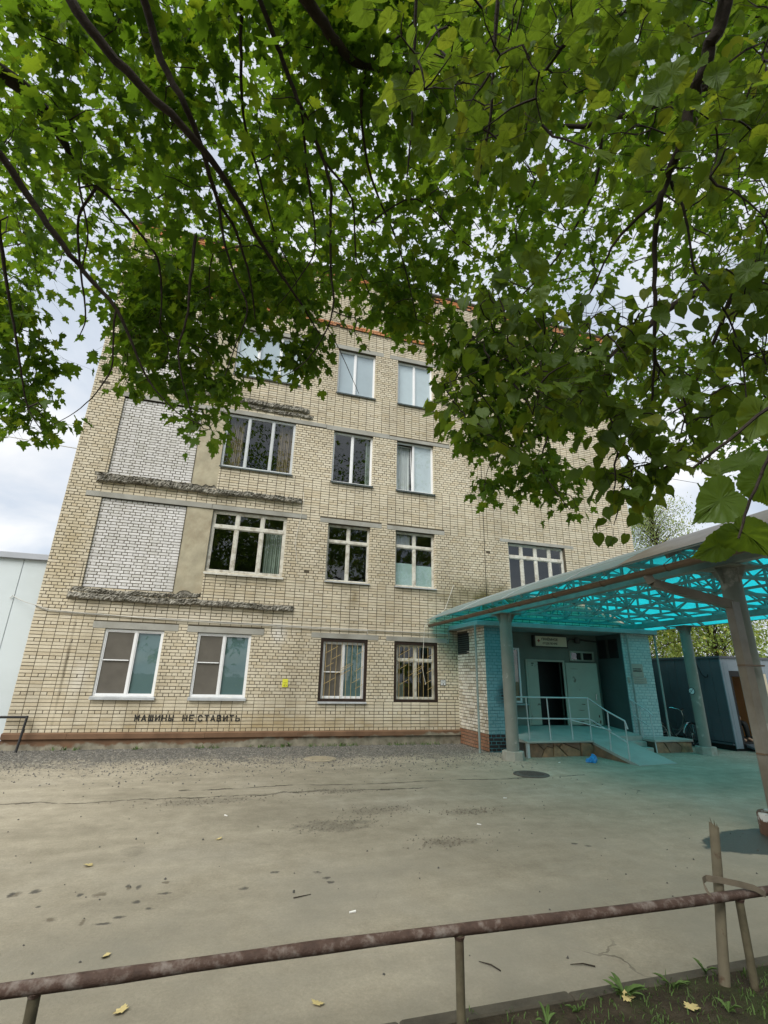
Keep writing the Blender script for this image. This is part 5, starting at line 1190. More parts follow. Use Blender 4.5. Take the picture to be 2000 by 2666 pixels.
MB().lathe([(0.17, 0.30), (0.18, 0.32), (0.17, 0.345)], (px, py, pz), 20).build('seat', 'black', stl, True)
for k in range(4):
    a = math.pi/4+k*math.pi/2; MB().bar((px+.12*math.cos(a), py+.12*math.sin(a), pz+0.002), (px+.10*math.cos(a), py+.10*math.sin(a), pz+0.30), 0.025).build('leg', 'black', stl)

def bicycle():
    B = empty('bicycle', (12.2, -1.32, 0), 'dark green step-through bicycle with chrome mudguards leaning by the kiosk', 'bicycle')
    y = -1.32; r = 0.315; xf, xrr = 12.85, 11.68
    def ring(cx, rad_, tr, k=36): return [(cx+rad_*math.cos(2*math.pi*i/k), y, r+rad_*math.sin(2*math.pi*i/k)) for i in range(k+1)]
    for cx in (xf, xrr):
        w_ = MB().tube(ring(cx, r-0.022, 0), 0.021, 8, False).build('wheel', 'tyre', B, True)
        MB().tube(ring(cx, r-0.05, 0), 0.009, 6, False).build('rim', 'chrome', w_, True)
        MB().lathe([(0.025, -0.04), (0.03, 0), (0.025, 0.04)], (0, 0, 0), 10).build('hub', 'chrome', w_).matrix_local = Matrix.Translation((cx, y, r)) @ Matrix.Rotation(R(90), 4, 'X')
        sp = MB()
        for k in range(18):
            a = 2*math.pi*k/18; sp.bar((cx, y+(0.03 if k % 2 else -0.03), r), (cx+(r-.05)*math.cos(a), y, r+(r-.05)*math.sin(a)), 0.003)
        sp.build('spokes', 'chrome', w_)
        a0, a1 = (R(20), R(175)) if cx == xf else (R(5), R(165))
        vv = []; n = 20
        for i in range(n+1):
            a = a0+(a1-a0)*i/n
            for dy_, dr_ in ((-.032, -0.008), (0, 0.008), (.032, -0.008)): vv.append((cx+(r+0.018+dr_)*math.cos(a), y+dy_, r+(r+0.018+dr_)*math.sin(a)))
        MB().add(vv, [(3*i+k, 3*i+3+k, 3*i+4+k, 3*i+k+1) for i in range(n) for k in range(2)]).build('mudguard', 'chrome', B, True)
    bb = (12.18, y, 0.29); ht, hb_ = (12.60, y, 0.80), (12.66, y, 0.62); st_ = (12.02, y, 0.72)
    fr = MB(); fr.tube([hb_, (12.45, y, 0.45), (12.3, y, 0.33), bb], 0.019, 8); fr.tube([ht, (12.52, y, 0.56), (12.35, y, 0.42), (12.12, y, 0.46)], 0.015, 8); fr.tube([bb, st_], 0.017, 8); fr.tube([hb_, ht], 0.021, 8)
    for s in (-1, 1): fr.tube([bb, (xrr, y+.05*s, r)], 0.010, 6); fr.tube([(12.05, y, 0.64), (xrr, y+.05*s, r)], 0.009, 6)
    fr.build('frame', 'bikeframe', B, True)
    fk = MB()
    for s in (-1, 1): fk.tube([(12.68, y+.03*s, 0.61), (12.76, y+.045*s, 0.42), (xf, y+.05*s, r)], 0.012, 6)
    fk.build('fork', 'bikeframe', B, True)
    hbm = MB().tube([(12.60, y, 0.80), (12.56, y, 0.93)], 0.013, 8); hbm.build('stem', 'chrome', B, True)
    h2 = MB().tube([(12.26, y-0.28, 0.99), (12.42, y-0.24, 1.01), (12.54, y-0.10, 0.97), (12.57, y, 0.93), (12.57, y+0.1, 0.97), (12.47, y+0.24, 1.01), (12.30, y+0.28, 0.99)], 0.012, 8); ho = h2.build('handlebar', 'chrome', B, True)
    for s in (-1, 1): MB().tube([(12.22 if s < 0 else 12.26, y+.29*s, 0.985), (12.36 if s < 0 else 12.40, y+.262*s, 1.003)], 0.018, 8).build('grip', 'tyre', ho, True)
    sd_ = MB().lathe([(0.02, 0), (0.10, 0.02), (0.11, 0.05), (0.07, 0.075), (0.01, 0.08)], (0, 0, 0), 16).build('saddle', 'tyre', B, True); sd_.matrix_local = Matrix.Translation(-Vector(B.location)) @ Matrix.Translation((11.96, y, 0.78)) @ Matrix.Diagonal((1.35, 0.95, 1, 1)); sd_.matrix_parent_inverse = Matrix()
    MB().tube([st_, (11.97, y, 0.80)], 0.012, 6).build('seat_post', 'chrome', B, True)
    cr = MB().tube([(12.18, y-.06, 0.29), (12.28, y-.06, 0.16)], 0.010, 6); cr.tube([(12.18, y+.06, 0.29), (12.08, y+.06, 0.42)], 0.010, 6); cr.box(12.23, 12.33, y-.15, y-.07, 0.145, 0.165); cr.box(12.03, 12.13, y+.07, y+.15, 0.41, 0.43); cr.build('crank', 'chrome', B)
    MB().tube([(xrr+0.04, y-.06, r-0.05), (11.60, y-.16, 0.0)], 0.009, 6).build('kickstand', 'chrome', B)
bicycle()

# ================================================================== SMALL THINGS ON THE GROUND
def manhole(x, y, r, mat, label):
    z = float(gh(np.array(x), np.array(y)))
    o = empty('manhole_cover', (x, y, 0), label, 'manhole')
    MB().lathe([(r*1.14, -0.03), (r*1.14, 0.012), (r*1.11, 0.016), (r*1.03, 0.016), (r*1.02, 0.004)], (x, y, z), 40).build('ring', mat, o)
    c = MB().lathe([(r, -0.02), (r, 0.012), (r*0.97, 0.015)], (x, y, z), 40).build('lid', mat, o)
    k = MB()
    for i in range(-5, 6):
        for j in range(-5, 6):
            if (i*i+j*j) < 24: k.box(x+i*r*.17-r*.05, x+i*r*.17+r*.05, y+j*r*.17-r*.05, y+j*r*.17+r*.05, z+0.0152, z+0.021)
    k.build('tread', mat, c)['kind'] = 'stuff'
manhole(5.55, -4.35, 0.29, 'iron', 'cast-iron manhole cover in the asphalt before the porch'); manhole(1.95, -2.0, 0.30, 'sandlid', 'sandy round manhole lid in the gravel under the windows')
def plastic_bag(x, y):
    rng = np.random.default_rng(3); n, m = 22, 11; V = []
    for j in range(m+1):
        ph = math.pi/2*j/m
        for i in range(n):
            th = 2*math.pi*i/n; rr = 0.10*math.cos(ph)**0.7*(1+0.28*math.sin(3*th+2*ph)+0.16*math.sin(7*th+5*ph)+0.07*rng.normal())
            V.append((x+rr*math.cos(th)*1.15, y+rr*math.sin(th)*.8, 0.005+(0.12*math.sin(ph)**0.8)*(1+0.35*math.cos(th+.8))+0.008*rng.normal()*(j > 0)))
    Fq = np.array([(j*n+i, j*n+(i+1) % n, (j+1)*n+(i+1) % n, (j+1)*n+i) for j in range(m) for i in range(n)])
    o = link('plastic_bag', npmesh('plastic_bag', np.array(V), Fq), 'bag'); tag(o, 'crumpled blue plastic bag on ground before the ramp', 'bag')
plastic_bag(7.75, -3.30)
# gravel grains along the wall, weeds at the wall foot
def gravel():
    rng = np.random.default_rng(9); n = 9000
    x = rng.uniform(-5.2, 6.4, n); y = -np.abs(rng.normal(0, 1.35, n))-0.05
    s = rng.uniform(0.006, 0.019, n); z = gh(x, y)
    octv = np.array([(1, 0, 0), (0, 1, 0), (-1, 0, 0), (0, -1, 0), (0, 0, 1), (0, 0, -.6)])*1.0
    V = octv[None]*s[:, None, None]*rng.uniform(0.6, 1.3, (n, 6, 3)); a = rng.uniform(0, 6.28, n); ca, sa = np.cos(a), np.sin(a)
    V = np.stack([V[..., 0]*ca[:, None]-V[..., 1]*sa[:, None], V[..., 0]*sa[:, None]+V[..., 1]*ca[:, None], V[..., 2]], -1)+np.stack([x, y, z+s*0.35], -1)[:, None]
    f = np.array([(0, 1, 4), (1, 2, 4), (2, 3, 4), (3, 0, 4), (1, 0, 5), (2, 1, 5), (3, 2, 5), (0, 3, 5)])
    Fq = (np.arange(n)[:, None, None]*6+f[None]).reshape(-1, 3)
    o = link('gravel', npmesh('gravel', V.reshape(-1, 3), Fq), 'pebble'); tag(o, 'dark loose gravel along the foot of the facade', 'gravel', kind='stuff')
    pr_ = [(1.35, -6.75, .35, .16), (2.1, -6.2, .3, .14), (2.4, -7.6, .22, .08), (-0.2, -5.3, .55, .12), (1.6, -5.0, .3, .1), (3.2, -6.5, .25, .1)]; n = 900
    k = rng.integers(0, len(pr_), n); q = np.array(pr_)[k]; x = q[:, 0]+rng.normal(0, 1, n)*q[:, 2]; y = q[:, 1]+rng.normal(0, 1, n)*q[:, 3]; s = rng.uniform(0.004, 0.014, n)
    V = octv[None]*s[:, None, None]*rng.uniform(0.6, 1.3, (n, 6, 3))+np.stack([x, y, gh(x, y)+s*0.2], -1)[:, None]
    Fq = (np.arange(n)[:, None, None]*6+f[None]).reshape(-1, 3)
    o = link('rubble', npmesh('rubble', V.reshape(-1, 3), Fq), 'rubble'); tag(o, 'crumbled rubble in the worn hollows of the asphalt', 'rubble', kind='stuff')
    n = 170; x = rng.uniform(-3.0, 6.5, n); y = rng.uniform(-9.9, -2.5, n); s = rng.uniform(0.005, 0.013, n)
    V = octv[None]*s[:, None, None]*rng.uniform(0.6, 1.3, (n, 6, 3))+np.stack([x, y, gh(x, y)+s*0.3], -1)[:, None]
    Fq = (np.arange(n)[:, None, None]*6+f[None]).reshape(-1, 3)
    o = link('loose_grit', npmesh('loose_grit', V.reshape(-1, 3), Fq), 'iron'); tag(o, 'scattered dark grit on the asphalt', 'grit', kind='stuff')
gravel()
def blades(name, pts, hmin, hmax, per, spread, label, seed, mat='grass', wide=0.006):
    rng = np.random.default_rng(seed); V = []; Fq = []
    for (x, y, z) in pts:
        for k in range(per):
            a = rng.uniform(0, 6.28); h = rng.uniform(hmin, hmax); l = rng.uniform(0.2, 0.9)*h; bx = x+rng.normal(0, spread); by = y+rng.normal(0, spread); ca, sa = math.cos(a), math.sin(a); n0 = len(V); w_ = rng.uniform(.6, 1.4)*wide
            for q, (f, ww) in enumerate(((0, 1), (0.5, .9), (0.85, .5))):
                cx = bx+ca*l*f*f; cy_ = by+sa*l*f*f; cz = z+h*f*(1-0.25*f)
                V += [(cx-sa*w_*ww, cy_+ca*w_*ww, cz), (cx+sa*w_*ww, cy_-ca*w_*ww, cz)]
            V += [(bx+ca*l, by+sa*l, z+h*0.75)]*2
            Fq += [(n0+2*i, n0+2*i+1, n0+2*i+3, n0+2*i+2) for i in range(3)]
    me = npmesh(name, np.array(V), np.array(Fq)); return tag(link(name, me, mat), label, 'grass' if label else None, kind='stuff')
rr_ = random.Random(21)
wallfoot = [(rr_.choice([0.9, 1.5, 2.2, 2.7, 3.0, 4.1, 4.6, 5.2, -1.9, -0.4, -3.4])+rr_.uniform(-.25, .25), rr_.uniform(-.22, -.06), 0.0) for k in range(70)]
blades('wall_weeds', wallfoot, 0.03, 0.13, 7, 0.03, 'low green weeds along the plinth', 3, wide=0.007)
soilpts = []
for k in range(900):
    x = rr_.uniform(0.2, 4.6); y = rr_.uniform(-11.8, KERB_Y-0.10); soilpts.append((x, y, float(sh(np.array(x), np.array(y)))))
blades('short_grass', soilpts, 0.010, 0.05, 6, 0.035, 'sparse short grass on the dark soil', 4, wide=0.0028)
# single broad-leaved weeds
def weed(x, y, n, h, label, grp='weeds on the soil strip', seed=0):
    rng = random.Random(seed); z = float(sh(np.array(x), np.array(y)))-0.004 if y < KERB_Y else 0.0
    o = empty('weed_plant', (x, y, z), label, 'weed', grp)
    for k in range(n):
        a = rng.uniform(0, 6.28); L = h*rng.uniform(.35, 1.0); el = rng.uniform(.5, 1.45); ca, sa = math.cos(a), math.sin(a); V = []; wd = L*rng.uniform(.07, .15)
        for f, ww in ((0, .12), (.3, .6), (.6, 1), (.85, .6), (1, 0.02)):
            rr = L*f*math.cos(el*(1-.5*f)); zz_ = L*f*math.sin(el)*(1-.45*f)
            V += [(x+ca*rr-sa*wd*ww, y+sa*rr+ca*wd*ww, z+zz_+.01*ww), (x+ca*rr, y+sa*rr, z+zz_), (x+ca*rr+sa*wd*ww, y+sa*rr-ca*wd*ww, z+zz_+.01*ww)]
        MB().add(V, [(3*i+j, 3*i+j+1, 3*i+j+4, 3*i+j+3) for i in range(4) for j in range(2)]).build('leaf', 'grass', o, True)
for i, (x, y, n, h, lb) in enumerate([(2.27, -10.34, 14, 0.14, 'tall grassy weed tuft at the kerb right of the middle post'), (1.72, -10.42, 6, 0.12, 'upright leafy weed at the kerb nearest the middle post'), (2.62, -10.32, 7, 0.12, 'leafy weed at the kerb left of the stake foot'),
                                     (2.95, -10.24, 6, 0.14, 'bright weed between stake and kerb edge'), (2.68, -10.62, 7, 0.10, 'low weed in front of the wooden stake'), (3.30, -10.55, 7, 0.12, 'weed at the foot of the right fence post'),
                                     (2.0, -10.62, 5, 0.09, 'small weed below the tall grassy tuft'), (1.95, -10.36, 6, 0.08, 'short weed between two kerb weeds'), (3.45, -10.40, 8, 0.10, 'weed patch right of the right fence post')]):
    weed(x, y, n, h, lb, seed=i)
weed(1.50, -0.12, 9, 0.20, 'leafy weed at the plinth below the yellow plate', 'weeds at the wall foot', 30); weed(0.55, -0.12, 8, 0.14, 'green weed at the plinth right of the stencilled words', 'weeds at the wall foot', 31)
# leaf outlines shared by all trees
half_m = [(0.0, 0.0), (.10, -.04), (.34, -.10), (.25, .07), (.47, .12), (.43, .22), (.58, .40), (.40, .42), (.36, .52), (.19, .46), (.17, .60), (.22, .74), (.11, .76), (0.0, 1.0)]
half_l = [(0.0, .05), (.10, -.02), (.26, -.01), (.40, .12), (.46, .32), (.42, .52), (.30, .72), (.14, .88), (.05, .98), (0.0, 1.08)]
half_s = [(0.0, 0.0), (.22, .10), (.34, .35), (.22, .70), (0.0, 1.0)]
def outline(half):
    o = list(half); return np.array(o+[(-x, y) for x, y in half[-2:0:-1]])
def leaf_template(half, cy=0.30, fold=0.16, curl=0.22):
    P = outline(half); P = np.vstack([P, [[0, cy]]]); x, y = P[:, 0], P[:, 1]
    z = fold*np.abs(x)-curl*(y-cy)**2; n = len(P)-1
    return np.column_stack([x, y, z]), np.array([(i, (i+1) % n, n) for i in range(n)])
T_MAPLE = leaf_template(half_m); T_LIND = leaf_template(half_l, 0.36, 0.10, 0.18); T_SIMPLE = leaf_template(half_s, 0.4)
def hi_linden():
    """finer leaf with a toothed margin and an inner ring, for the nearest leaves"""
    P = outline(half_l); Q = []; n = len(P)
    for i in range(n):
        a, b = P[i], P[(i+1) % n]; m = 5
        for k in range(m):
            f = k/m; p = a+(b-a)*f; d = p-np.array([0, .4]); Q.append(p+d/np.linalg.norm(d)*(0.018 if k % 2 else -0.004))
    Q = np.array(Q); c = np.array([0, .38]); R1 = c+(Q-c)*0.66; R2 = c+(Q-c)*0.33
    A = np.vstack([Q, R1, R2, c[None]]); n = len(Q); x, y = A[:, 0], A[:, 1]
    z = 0.12*np.abs(x)-0.20*(y-.38)**2+0.018*np.sin(y*20-np.abs(x)*14)*np.abs(x)*2
    t = []
    for L in (0, n):
        for i in range(n): j = (i+1) % n; t += [(L+i, L+j, L+n+j), (L+i, L+n+j, L+n+i)]
    for i in range(n): t.append((2*n+i, 2*n+(i+1) % n, 3*n))
    return np.column_stack([x, y, z]), np.array(t)
T_LHI = hi_linden()
def leaf_mesh_data(name, T, mat):
    V, Fq = T; luv = np.column_stack([V[:, 0], V[:, 1], np.zeros(len(V))]); me = npmesh(name, V, Fq, {'luv': ('FLOAT_VECTOR', luv)}); me.materials.append(M[mat])
    me.polygons.foreach_set('use_smooth', [True]*len(me.polygons)); return me
# fallen leaves and scraps
dm = leaf_mesh_data('fallen_leaf', T_MAPLE, 'dryleaf')
FL = [(-1.05, -7.55, .09, 'pale fallen leaf alone on asphalt left of centre'), (-0.55, -9.15, .07, 'pale fallen leaf near the dark oil spots'), (-0.35, -9.75, .08, 'yellow fallen leaf just beyond the rail at left'), (0.05, -7.0, .07, 'small yellow fallen leaf in mid yard'),
      (2.25, -10.35, .07, 'fallen leaf at kerb under the rail'), (2.55, -10.78, .07, 'pale crumpled leaf on soil below the stake'), (-1.2, -9.0, .06, 'faint fallen leaf at far left of the yard'), (0.62, -9.95, .07, 'pale fallen leaf between rail and kerb'), (2.5, -10.55, .08, 'curled yellow leaf on soil left of the stake')]
for i, (x, y, s, lb) in enumerate(FL):
    o = link('fallen_leaf', dm); z = float(sh(np.array(x), np.array(y))) if y < KERB_Y else float(gh(np.array(x), np.array(y)))
    o.location = (x, y, z+0.012); o.scale = (s, s, s); o.rotation_euler = (rr_.uniform(-.3, .3), rr_.uniform(-.3, .3), rr_.uniform(0, 6)); tag(o, lb, 'leaf', 'fallen leaves')
LT = [(6.95, -3.25, 'white scrap left of the blue bag'), (3.05, -7.1, 'white scrap in the middle of the yard'), (1.05, -8.95, 'white scrap beyond the middle of the rail'), (4.1, -5.9, 'white scrap near the manhole cover'), (0.1, -6.1, 'white scrap on asphalt below the stencilled words'), (2.45, -10.75, 'cigarette end on soil left of the stake')]
for i, (x, y, lb) in enumerate(LT):
    z = float(sh(np.array(x), np.array(y))) if y < KERB_Y else float(gh(np.array(x), np.array(y)))
    a = rr_.uniform(0, 3); b = MB().tube([(x-.025*math.cos(a), y-.025*math.sin(a), z+.006), (x+.025*math.cos(a), y+.025*math.sin(a), z+.007)], [.006, .009], 6); tag(b.build('paper_scrap', 'litter'), lb, 'litter', 'white litter scraps')
# twigs
for i, (x, y, a, lb) in enumerate([(1.75, -9.9, 2.0, 'thin twig on asphalt right of the middle post'), (2.35, -10.0, 2.6, 'thin twig lying near the kerb'), (0.65, -8.6, .1, 'short dark twig in mid yard')]):
    z = float(gh(np.array(x), np.array(y))); b = MB().tube([(x, y, z+.006), (x+.07*math.cos(a), y+.07*math.sin(a), z+.010), (x+.15*math.cos(a+.15), y+.15*math.sin(a+.15), z+.006)], [.004, .004, .002], 5); tag(b.build('twig', 'barkmaple'), lb, 'twig', 'twigs on the ground')

# ================================================================== PIPE FENCE, STAKE, STRAP
fe = empty('pipe_fence', (1.2, -10.45, 0), 'low rusty pipe rail fence along the kerb in the foreground', 'fence')
pts = []
for i in range(60):
    x = -9+i*0.28; pts.append((x, -10.45+0.004*math.sin(x*1.3), 0.472+0.004*math.sin(x*2.1)))
MB().tube(pts, [0.026+0.0012*math.sin(i*1.7)+0.0008*math.sin(i*4.1) for i in range(len(pts))], 14).build('rail', 'rustypipe', fe, True)
for x in (-6.2, -4.3, -2.45, -0.62, 1.235, 3.085, 4.95):
    z0 = float(sh(np.array(x), np.array(-10.45)))-0.25
    MB().tube([(x, -10.445, z0), (x, -10.447, 0.458)], 0.0225, 12).build('post', 'post', fe, True)
    wl = MB().tube([(x, -10.447, 0.437), (x, -10.448, 0.452)], [0.024, 0.029], 12); wl.build('weld', 'rustypipe', fe, True)
def wooden_stake():
    n = 14; V = []; rng = random.Random(4); levels = [-.15, .05, .25, .45, .62, .75, .82]
    b0 = Vector((2.93, -10.385, 0)); t0 = Vector((3.045, -10.405, .85))
    pts = []; m = len(levels)
    for i, l in enumerate(levels):
        c = b0+(t0-b0)*((l)/.85)
        for k in range(n):
            a = 2*math.pi*k/n; r = (0.030-0.004*l)*(1+0.07*math.sin(3*a+l*9)); V.append((c.x+r*math.cos(a), c.y+r*math.sin(a), l+(rng.uniform(-.012, .03) if i == m-1 else 0)))
    c = t0; V.append((c.x, c.y, .80))
    Fq = [(i*n+k, i*n+(k+1) % n, (i+1)*n+(k+1) % n, (i+1)*n+k) for i in range(m-1) for k in range(n)]+[((m-1)*n+k, (m-1)*n+(k+1) % n, m*n) for k in range(n)]
    o = MB().add(V, Fq).build('wooden_stake', 'stake', None, True); tag(o, 'broken weathered wooden stake leaning by the right end of the fence', 'stake')
    for (dx_, dz_, L) in ((-.018, 0.0, .05), (.0, 0.0, .035), (.012, -.005, .02)):
        MB().tube([(t0.x+dx_, t0.y, .80), (t0.x+dx_*1.6, t0.y, .82+dz_+L)], [.007, .001], 4).build('splinter', 'stake', o)
wooden_stake()
def strap():
    P = [(2.86, -10.475, 0.46), (2.842, -10.465, 0.50), (2.835, -10.45, 0.535), (2.85, -10.43, 0.553), (2.90, -10.41, 0.556), (2.98, -10.44, 0.548), (3.08, -10.47, 0.532), (3.18, -10.485, 0.508), (3.25, -10.49, 0.472)]
    V = []
    for (x, y, z) in P: V += [(x, y, z-0.017), (x, y, z+0.017), (x+.002, y+.003, z+.017), (x+.002, y+.003, z-.017)]
    F_ = [(4*i+k, 4*i+(k+1) % 4, 4*i+4+(k+1) % 4, 4*i+4+k) for i in range(len(P)-1) for k in range(4)]
    tag(MB().add(V, F_).build('metal_strap', 'strap', None, True), 'bent flat metal strap looped round the stake and rail', 'strap')
strap()

# ================================================================== TREES
def inpoly(x, y, poly):
    p = np.array(poly, float); n = len(p); c = np.zeros(x.shape, bool); j = n-1
    for i in range(n):
        xi, yi = p[i]; xj, yj = p[j]
        cond = ((yi > y) != (yj > y)) & (x < (xj-xi)*(y-yi)/(yj-yi+1e-12)+xi); c ^= cond; j = i
    return c
def unit(a): return a/np.maximum(np.linalg.norm(a, axis=-1, keepdims=True), 1e-9)
def leaves_from(T, pos, vdir, nrm, size, rng):
    V0, F0 = T; v = unit(vdir); n = nrm-v*np.sum(nrm*v, -1, keepdims=True); n = unit(n); u = np.cross(v, n)
    s = size[:, None, None]
    asp = rng.uniform(0.72, 1.14, len(pos))[:, None, None]
    cz = rng.uniform(-0.2, 2.4, len(pos))[:, None, None]; sk = rng.normal(0, 0.12, len(pos))[:, None, None]
    W = V0[None]+rng.normal(0, 0.018, (len(pos),)+V0.shape)*np.array([1, 1, 1.6])
    tw = rng.normal(0, 0.22, len(pos))[:, None, None]
    V = pos[:, None]+s*((W[..., 0:1]*asp+sk*W[..., 1:2]**2)*u[:, None]+W[..., 1:2]*v[:, None]+(W[..., 2:3]*cz+tw*W[..., 0:1]*W[..., 1:2])*n[:, None])
    Fq = (np.arange(len(pos))[:, None, None]*len(V0)+F0[None]).reshape(-1, 3)
    luv = np.empty((len(pos), len(V0), 3)); luv[:, :, 0] = V0[:, 0]; luv[:, :, 1] = V0[:, 1]; luv[:, :, 2] = rng.random(len(pos))[:, None]
    return V.reshape(-1, 3), Fq, luv.reshape(-1, 3), u, v, n
class Tree:
    def __init__(s, name, label, group, bark, leafmat, T, Thi, trunk, seed):
        s.rng = np.random.default_rng(seed); s.root = empty(name, tuple(trunk[0][0]), label, 'tree', group); s.bark = bark; s.leafmat = leafmat; s.T = T; s.Thi = Thi
        s.nodes = []; s.pos = []; s.v = []; s.n = []; s.sz = []; s.twigs = MB(); s.name = name; s.near = 1.0
        pts = [p for p, r in trunk]; rad = [r for p, r in trunk]
        MB().tube(s.smooth(pts, rad)[0], s.smooth(pts, rad)[1], 14).build('trunk', bark, s.root, True)
        s.trunk_top = np.array(trunk[-1][0])
    def smooth(s, P, r, k=4):
        P = [np.array(p, float) for p in P]; out = []; ro = []; n = len(P)
        sl_ = [np.linalg.norm(P[i+1]-P[i]) for i in range(n-1)]; T = []
        for i in range(n):
            d = P[min(i+1, n-1)]-P[max(i-1, 0)]; d = d/max(np.linalg.norm(d), 1e-9); T.append(d)
        for i in range(n-1):
            b = P[i]; c = P[i+1]; L = sl_[i]*0.9
            if i == 1 and n > 3: L = min(sl_[1], sl_[0])*0.9
            for j in range(k):
                t = j/k; q = (2*t**3-3*t**2+1)*b+(t**3-2*t**2+t)*L*T[i]+(-2*t**3+3*t**2)*c+(t**3-t**2)*L*T[i+1]; out.append(q); ro.append(r[i]+(r[i+1]-r[i])*t)
        out.append(P[-1]); ro.append(r[-1]); return out, ro
    def limb(s, pts, from_trunk=None):
        """pts: (photo x, photo y, depth, radius)"""
        k = s.near; P = [vpt(x, y, t*k) for x, y, t, r in pts]; rad = [r*k*0.92+0.0010 for *_, r in pts]
        if from_trunk is not None:
            e1 = P[0]-P[1]; e1 = e1/np.linalg.norm(e1); P = [np.array(from_trunk), P[0]+e1*0.5]+P; rad = [rad[0]*1.25, rad[0]*1.05]+rad
        P, rad = s.smooth(P, rad)
        rng = s.rng; Pj = [p+rng.normal(0, 1, 3)*0.006*min(1, r*40) for p, r in zip(P, rad)]
        MB().tube(Pj, rad, 9 if rad[0] > 0.02 else 6).build('branch', s.bark, s.root, True)
        s.nodes += [p for p in Pj[8 if from_trunk is not None else 0:]]
        return Pj
    def cluster_points(s, poly, n, tfun, holes=()):
        p = np.array(poly); lo, hi = p.min(0), p.max(0); out = []
        while len(out) < n:
            x = s.rng.uniform(lo[0], hi[0], n*3); y = s.rng.uniform(lo[1], hi[1], n*3); ok = inpoly(x, y, poly)
            for h in holes: ok &= ~(inpoly(x, y, h) & (s.rng.random(len(x)) < 0.985))
            for a, b in zip(x[ok], y[ok]):
                d = vray(a, b); t = tfun(a, b, d, s.rng); out.append(CAM+d*t)
                if len(out) >= n: break
        return np.array(out)
    def grow(s, ctr, per, spread, size, droop, maxlen=1.5):
        """connect cluster centres to the nearest existing branch and hang leaves on the new twig"""
        rng = s.rng; nodes = np.array(s.nodes); ctr = np.array(ctr)
        d = np.linalg.norm(ctr[:, None]-nodes[None, ::3], axis=-1).min(1) if len(nodes) else np.zeros(len(ctr))
        for i in np.argsort(d):
            c = ctr[i]; N_ = np.array(s.nodes); dd = np.linalg.norm(N_-c, axis=1); k = int(dd.argmin()); a = N_[k]; L = dd[k]
            if L > 0.03:
                if L > maxlen: a = c+(a-c)*(maxlen/L); L = maxlen
                mid = (a+c)/2+rng.normal(0, 0.07, 3)*L+np.array([0, 0, 0.08*L]); m2 = a+(mid-a)*0.5+rng.normal(0, 0.03, 3)*L
                pts = [a, m2, mid, (mid+c)/2+rng.normal(0, .03, 3)*L, c]; r0 = min(0.014, 0.0035+0.007*L)
                s.twigs.tube(pts, [r0, r0*.9, r0*.75, r0*.6, r0*.4], 4, False); s.nodes += [mid, c]
                ax = (c-mid)/max(np.linalg.norm(c-mid), 1e-6)
            else: ax = unit(rng.normal(0, 1, 3))
            m = max(3, int(rng.normal(per, per*.25)))
            off = rng.normal(0, 1, (m, 3))*np.array([1, 1, .6])*spread+ax[None]*rng.uniform(-.5, .6, (m, 1))*spread
            P = c+off; out = unit(off*np.array([1, 1, .2])+rng.normal(0, .35, (m, 3))*spread)
            dz = rng.uniform(droop[0], droop[1], m); hor = out*np.array([1, 1, 0]); hor = unit(hor+1e-6)
            v = hor*np.cos(dz)[:, None]; v[:, 2] = -np.sin(dz)
            nn_ = hor*np.sin(dz)[:, None]; nn_[:, 2] = np.cos(dz); nn_ += rng.normal(0, .42, (m, 3))
            s.pos.append(P); s.v.append(v); s.n.append(nn_); s.sz.append(rng.uniform(size[0], size[1], m))
            # petioles
            for q in range(min(m, 6)):
                b_ = c+off[q]*0.25; s.twigs.tube([b_, P[q]], [0.0013, 0.0010], 3, False)
    def top(s, c, r, n):
        """upper crown, above the picture, seen only mirrored in the panes and as shade"""
        c = np.array(c); r = np.array(r); out = []
        while len(out) < n:
            q = s.rng.normal(0, 1, 3); q = q/np.linalg.norm(q)*s.rng.random()**.4; P = c+q*r; j = project(P)
            if j[2] > 0.3 and j[1] > -60: continue
            out.append(P)
        s.nodes += [s.trunk_top+(np.array(c)-s.trunk_top)*k for k in np.linspace(0, 1.2, 8)]
        s.grow(out, 15, .42, (.15, .23), (R(10), R(70)), 2.5)
    def single(s, x, y, t, size, vx, vy, tilt=0.3):
        """one leaf with its tip towards the photo direction (vx,vy)"""
        P = vpt(x, y, t); w_ = RT*vx-UP*vy; w_ /= np.linalg.norm(w_); w_ = w_+FW*tilt*s.rng.uniform(-1, 1); v = w_/np.linalg.norm(w_)
        nn_ = -vray(x, y)+s.rng.normal(0, .35, 3)
        s.pos.append((P-v*size*.5)[None]); s.v.append(v[None]); s.n.append(nn_[None]); s.sz.append(np.array([size]))
    def finish(s, nsep=300):
        pos = np.concatenate(s.pos); v = np.concatenate(s.v); n = np.concatenate(s.n); sz = np.concatenate(s.sz)
        s.twigs.build('twigs', s.bark, s.root)['kind'] = 'stuff'
        pj = project(pos+v*sz[:, None]*.4); vis = (pj[:, 2] > 0.2) & (pj[:, 0] > 5) & (pj[:, 0] < 1654) & (pj[:, 1] > 5) & (pj[:, 1] < 2200)
        score = np.where(vis, sz/np.maximum(pj[:, 2], .2), 0); order = np.argsort(-score)[:nsep]; order = order[score[order] > 0]
        sel = np.zeros(len(pos), bool); sel[order] = True; r = ~sel
        V, Fq, luv, *_ = leaves_from(s.T, pos[r], v[r], n[r], sz[r], s.rng)
        me = npmesh('crown', V, Fq, {'luv': ('FLOAT_VECTOR', luv)}); me.polygons.foreach_set('use_smooth', [True]*len(me.polygons))
        cr = link('crown', me, s.leafmat, s.root); cr['kind'] = 'stuff'
        mds = []
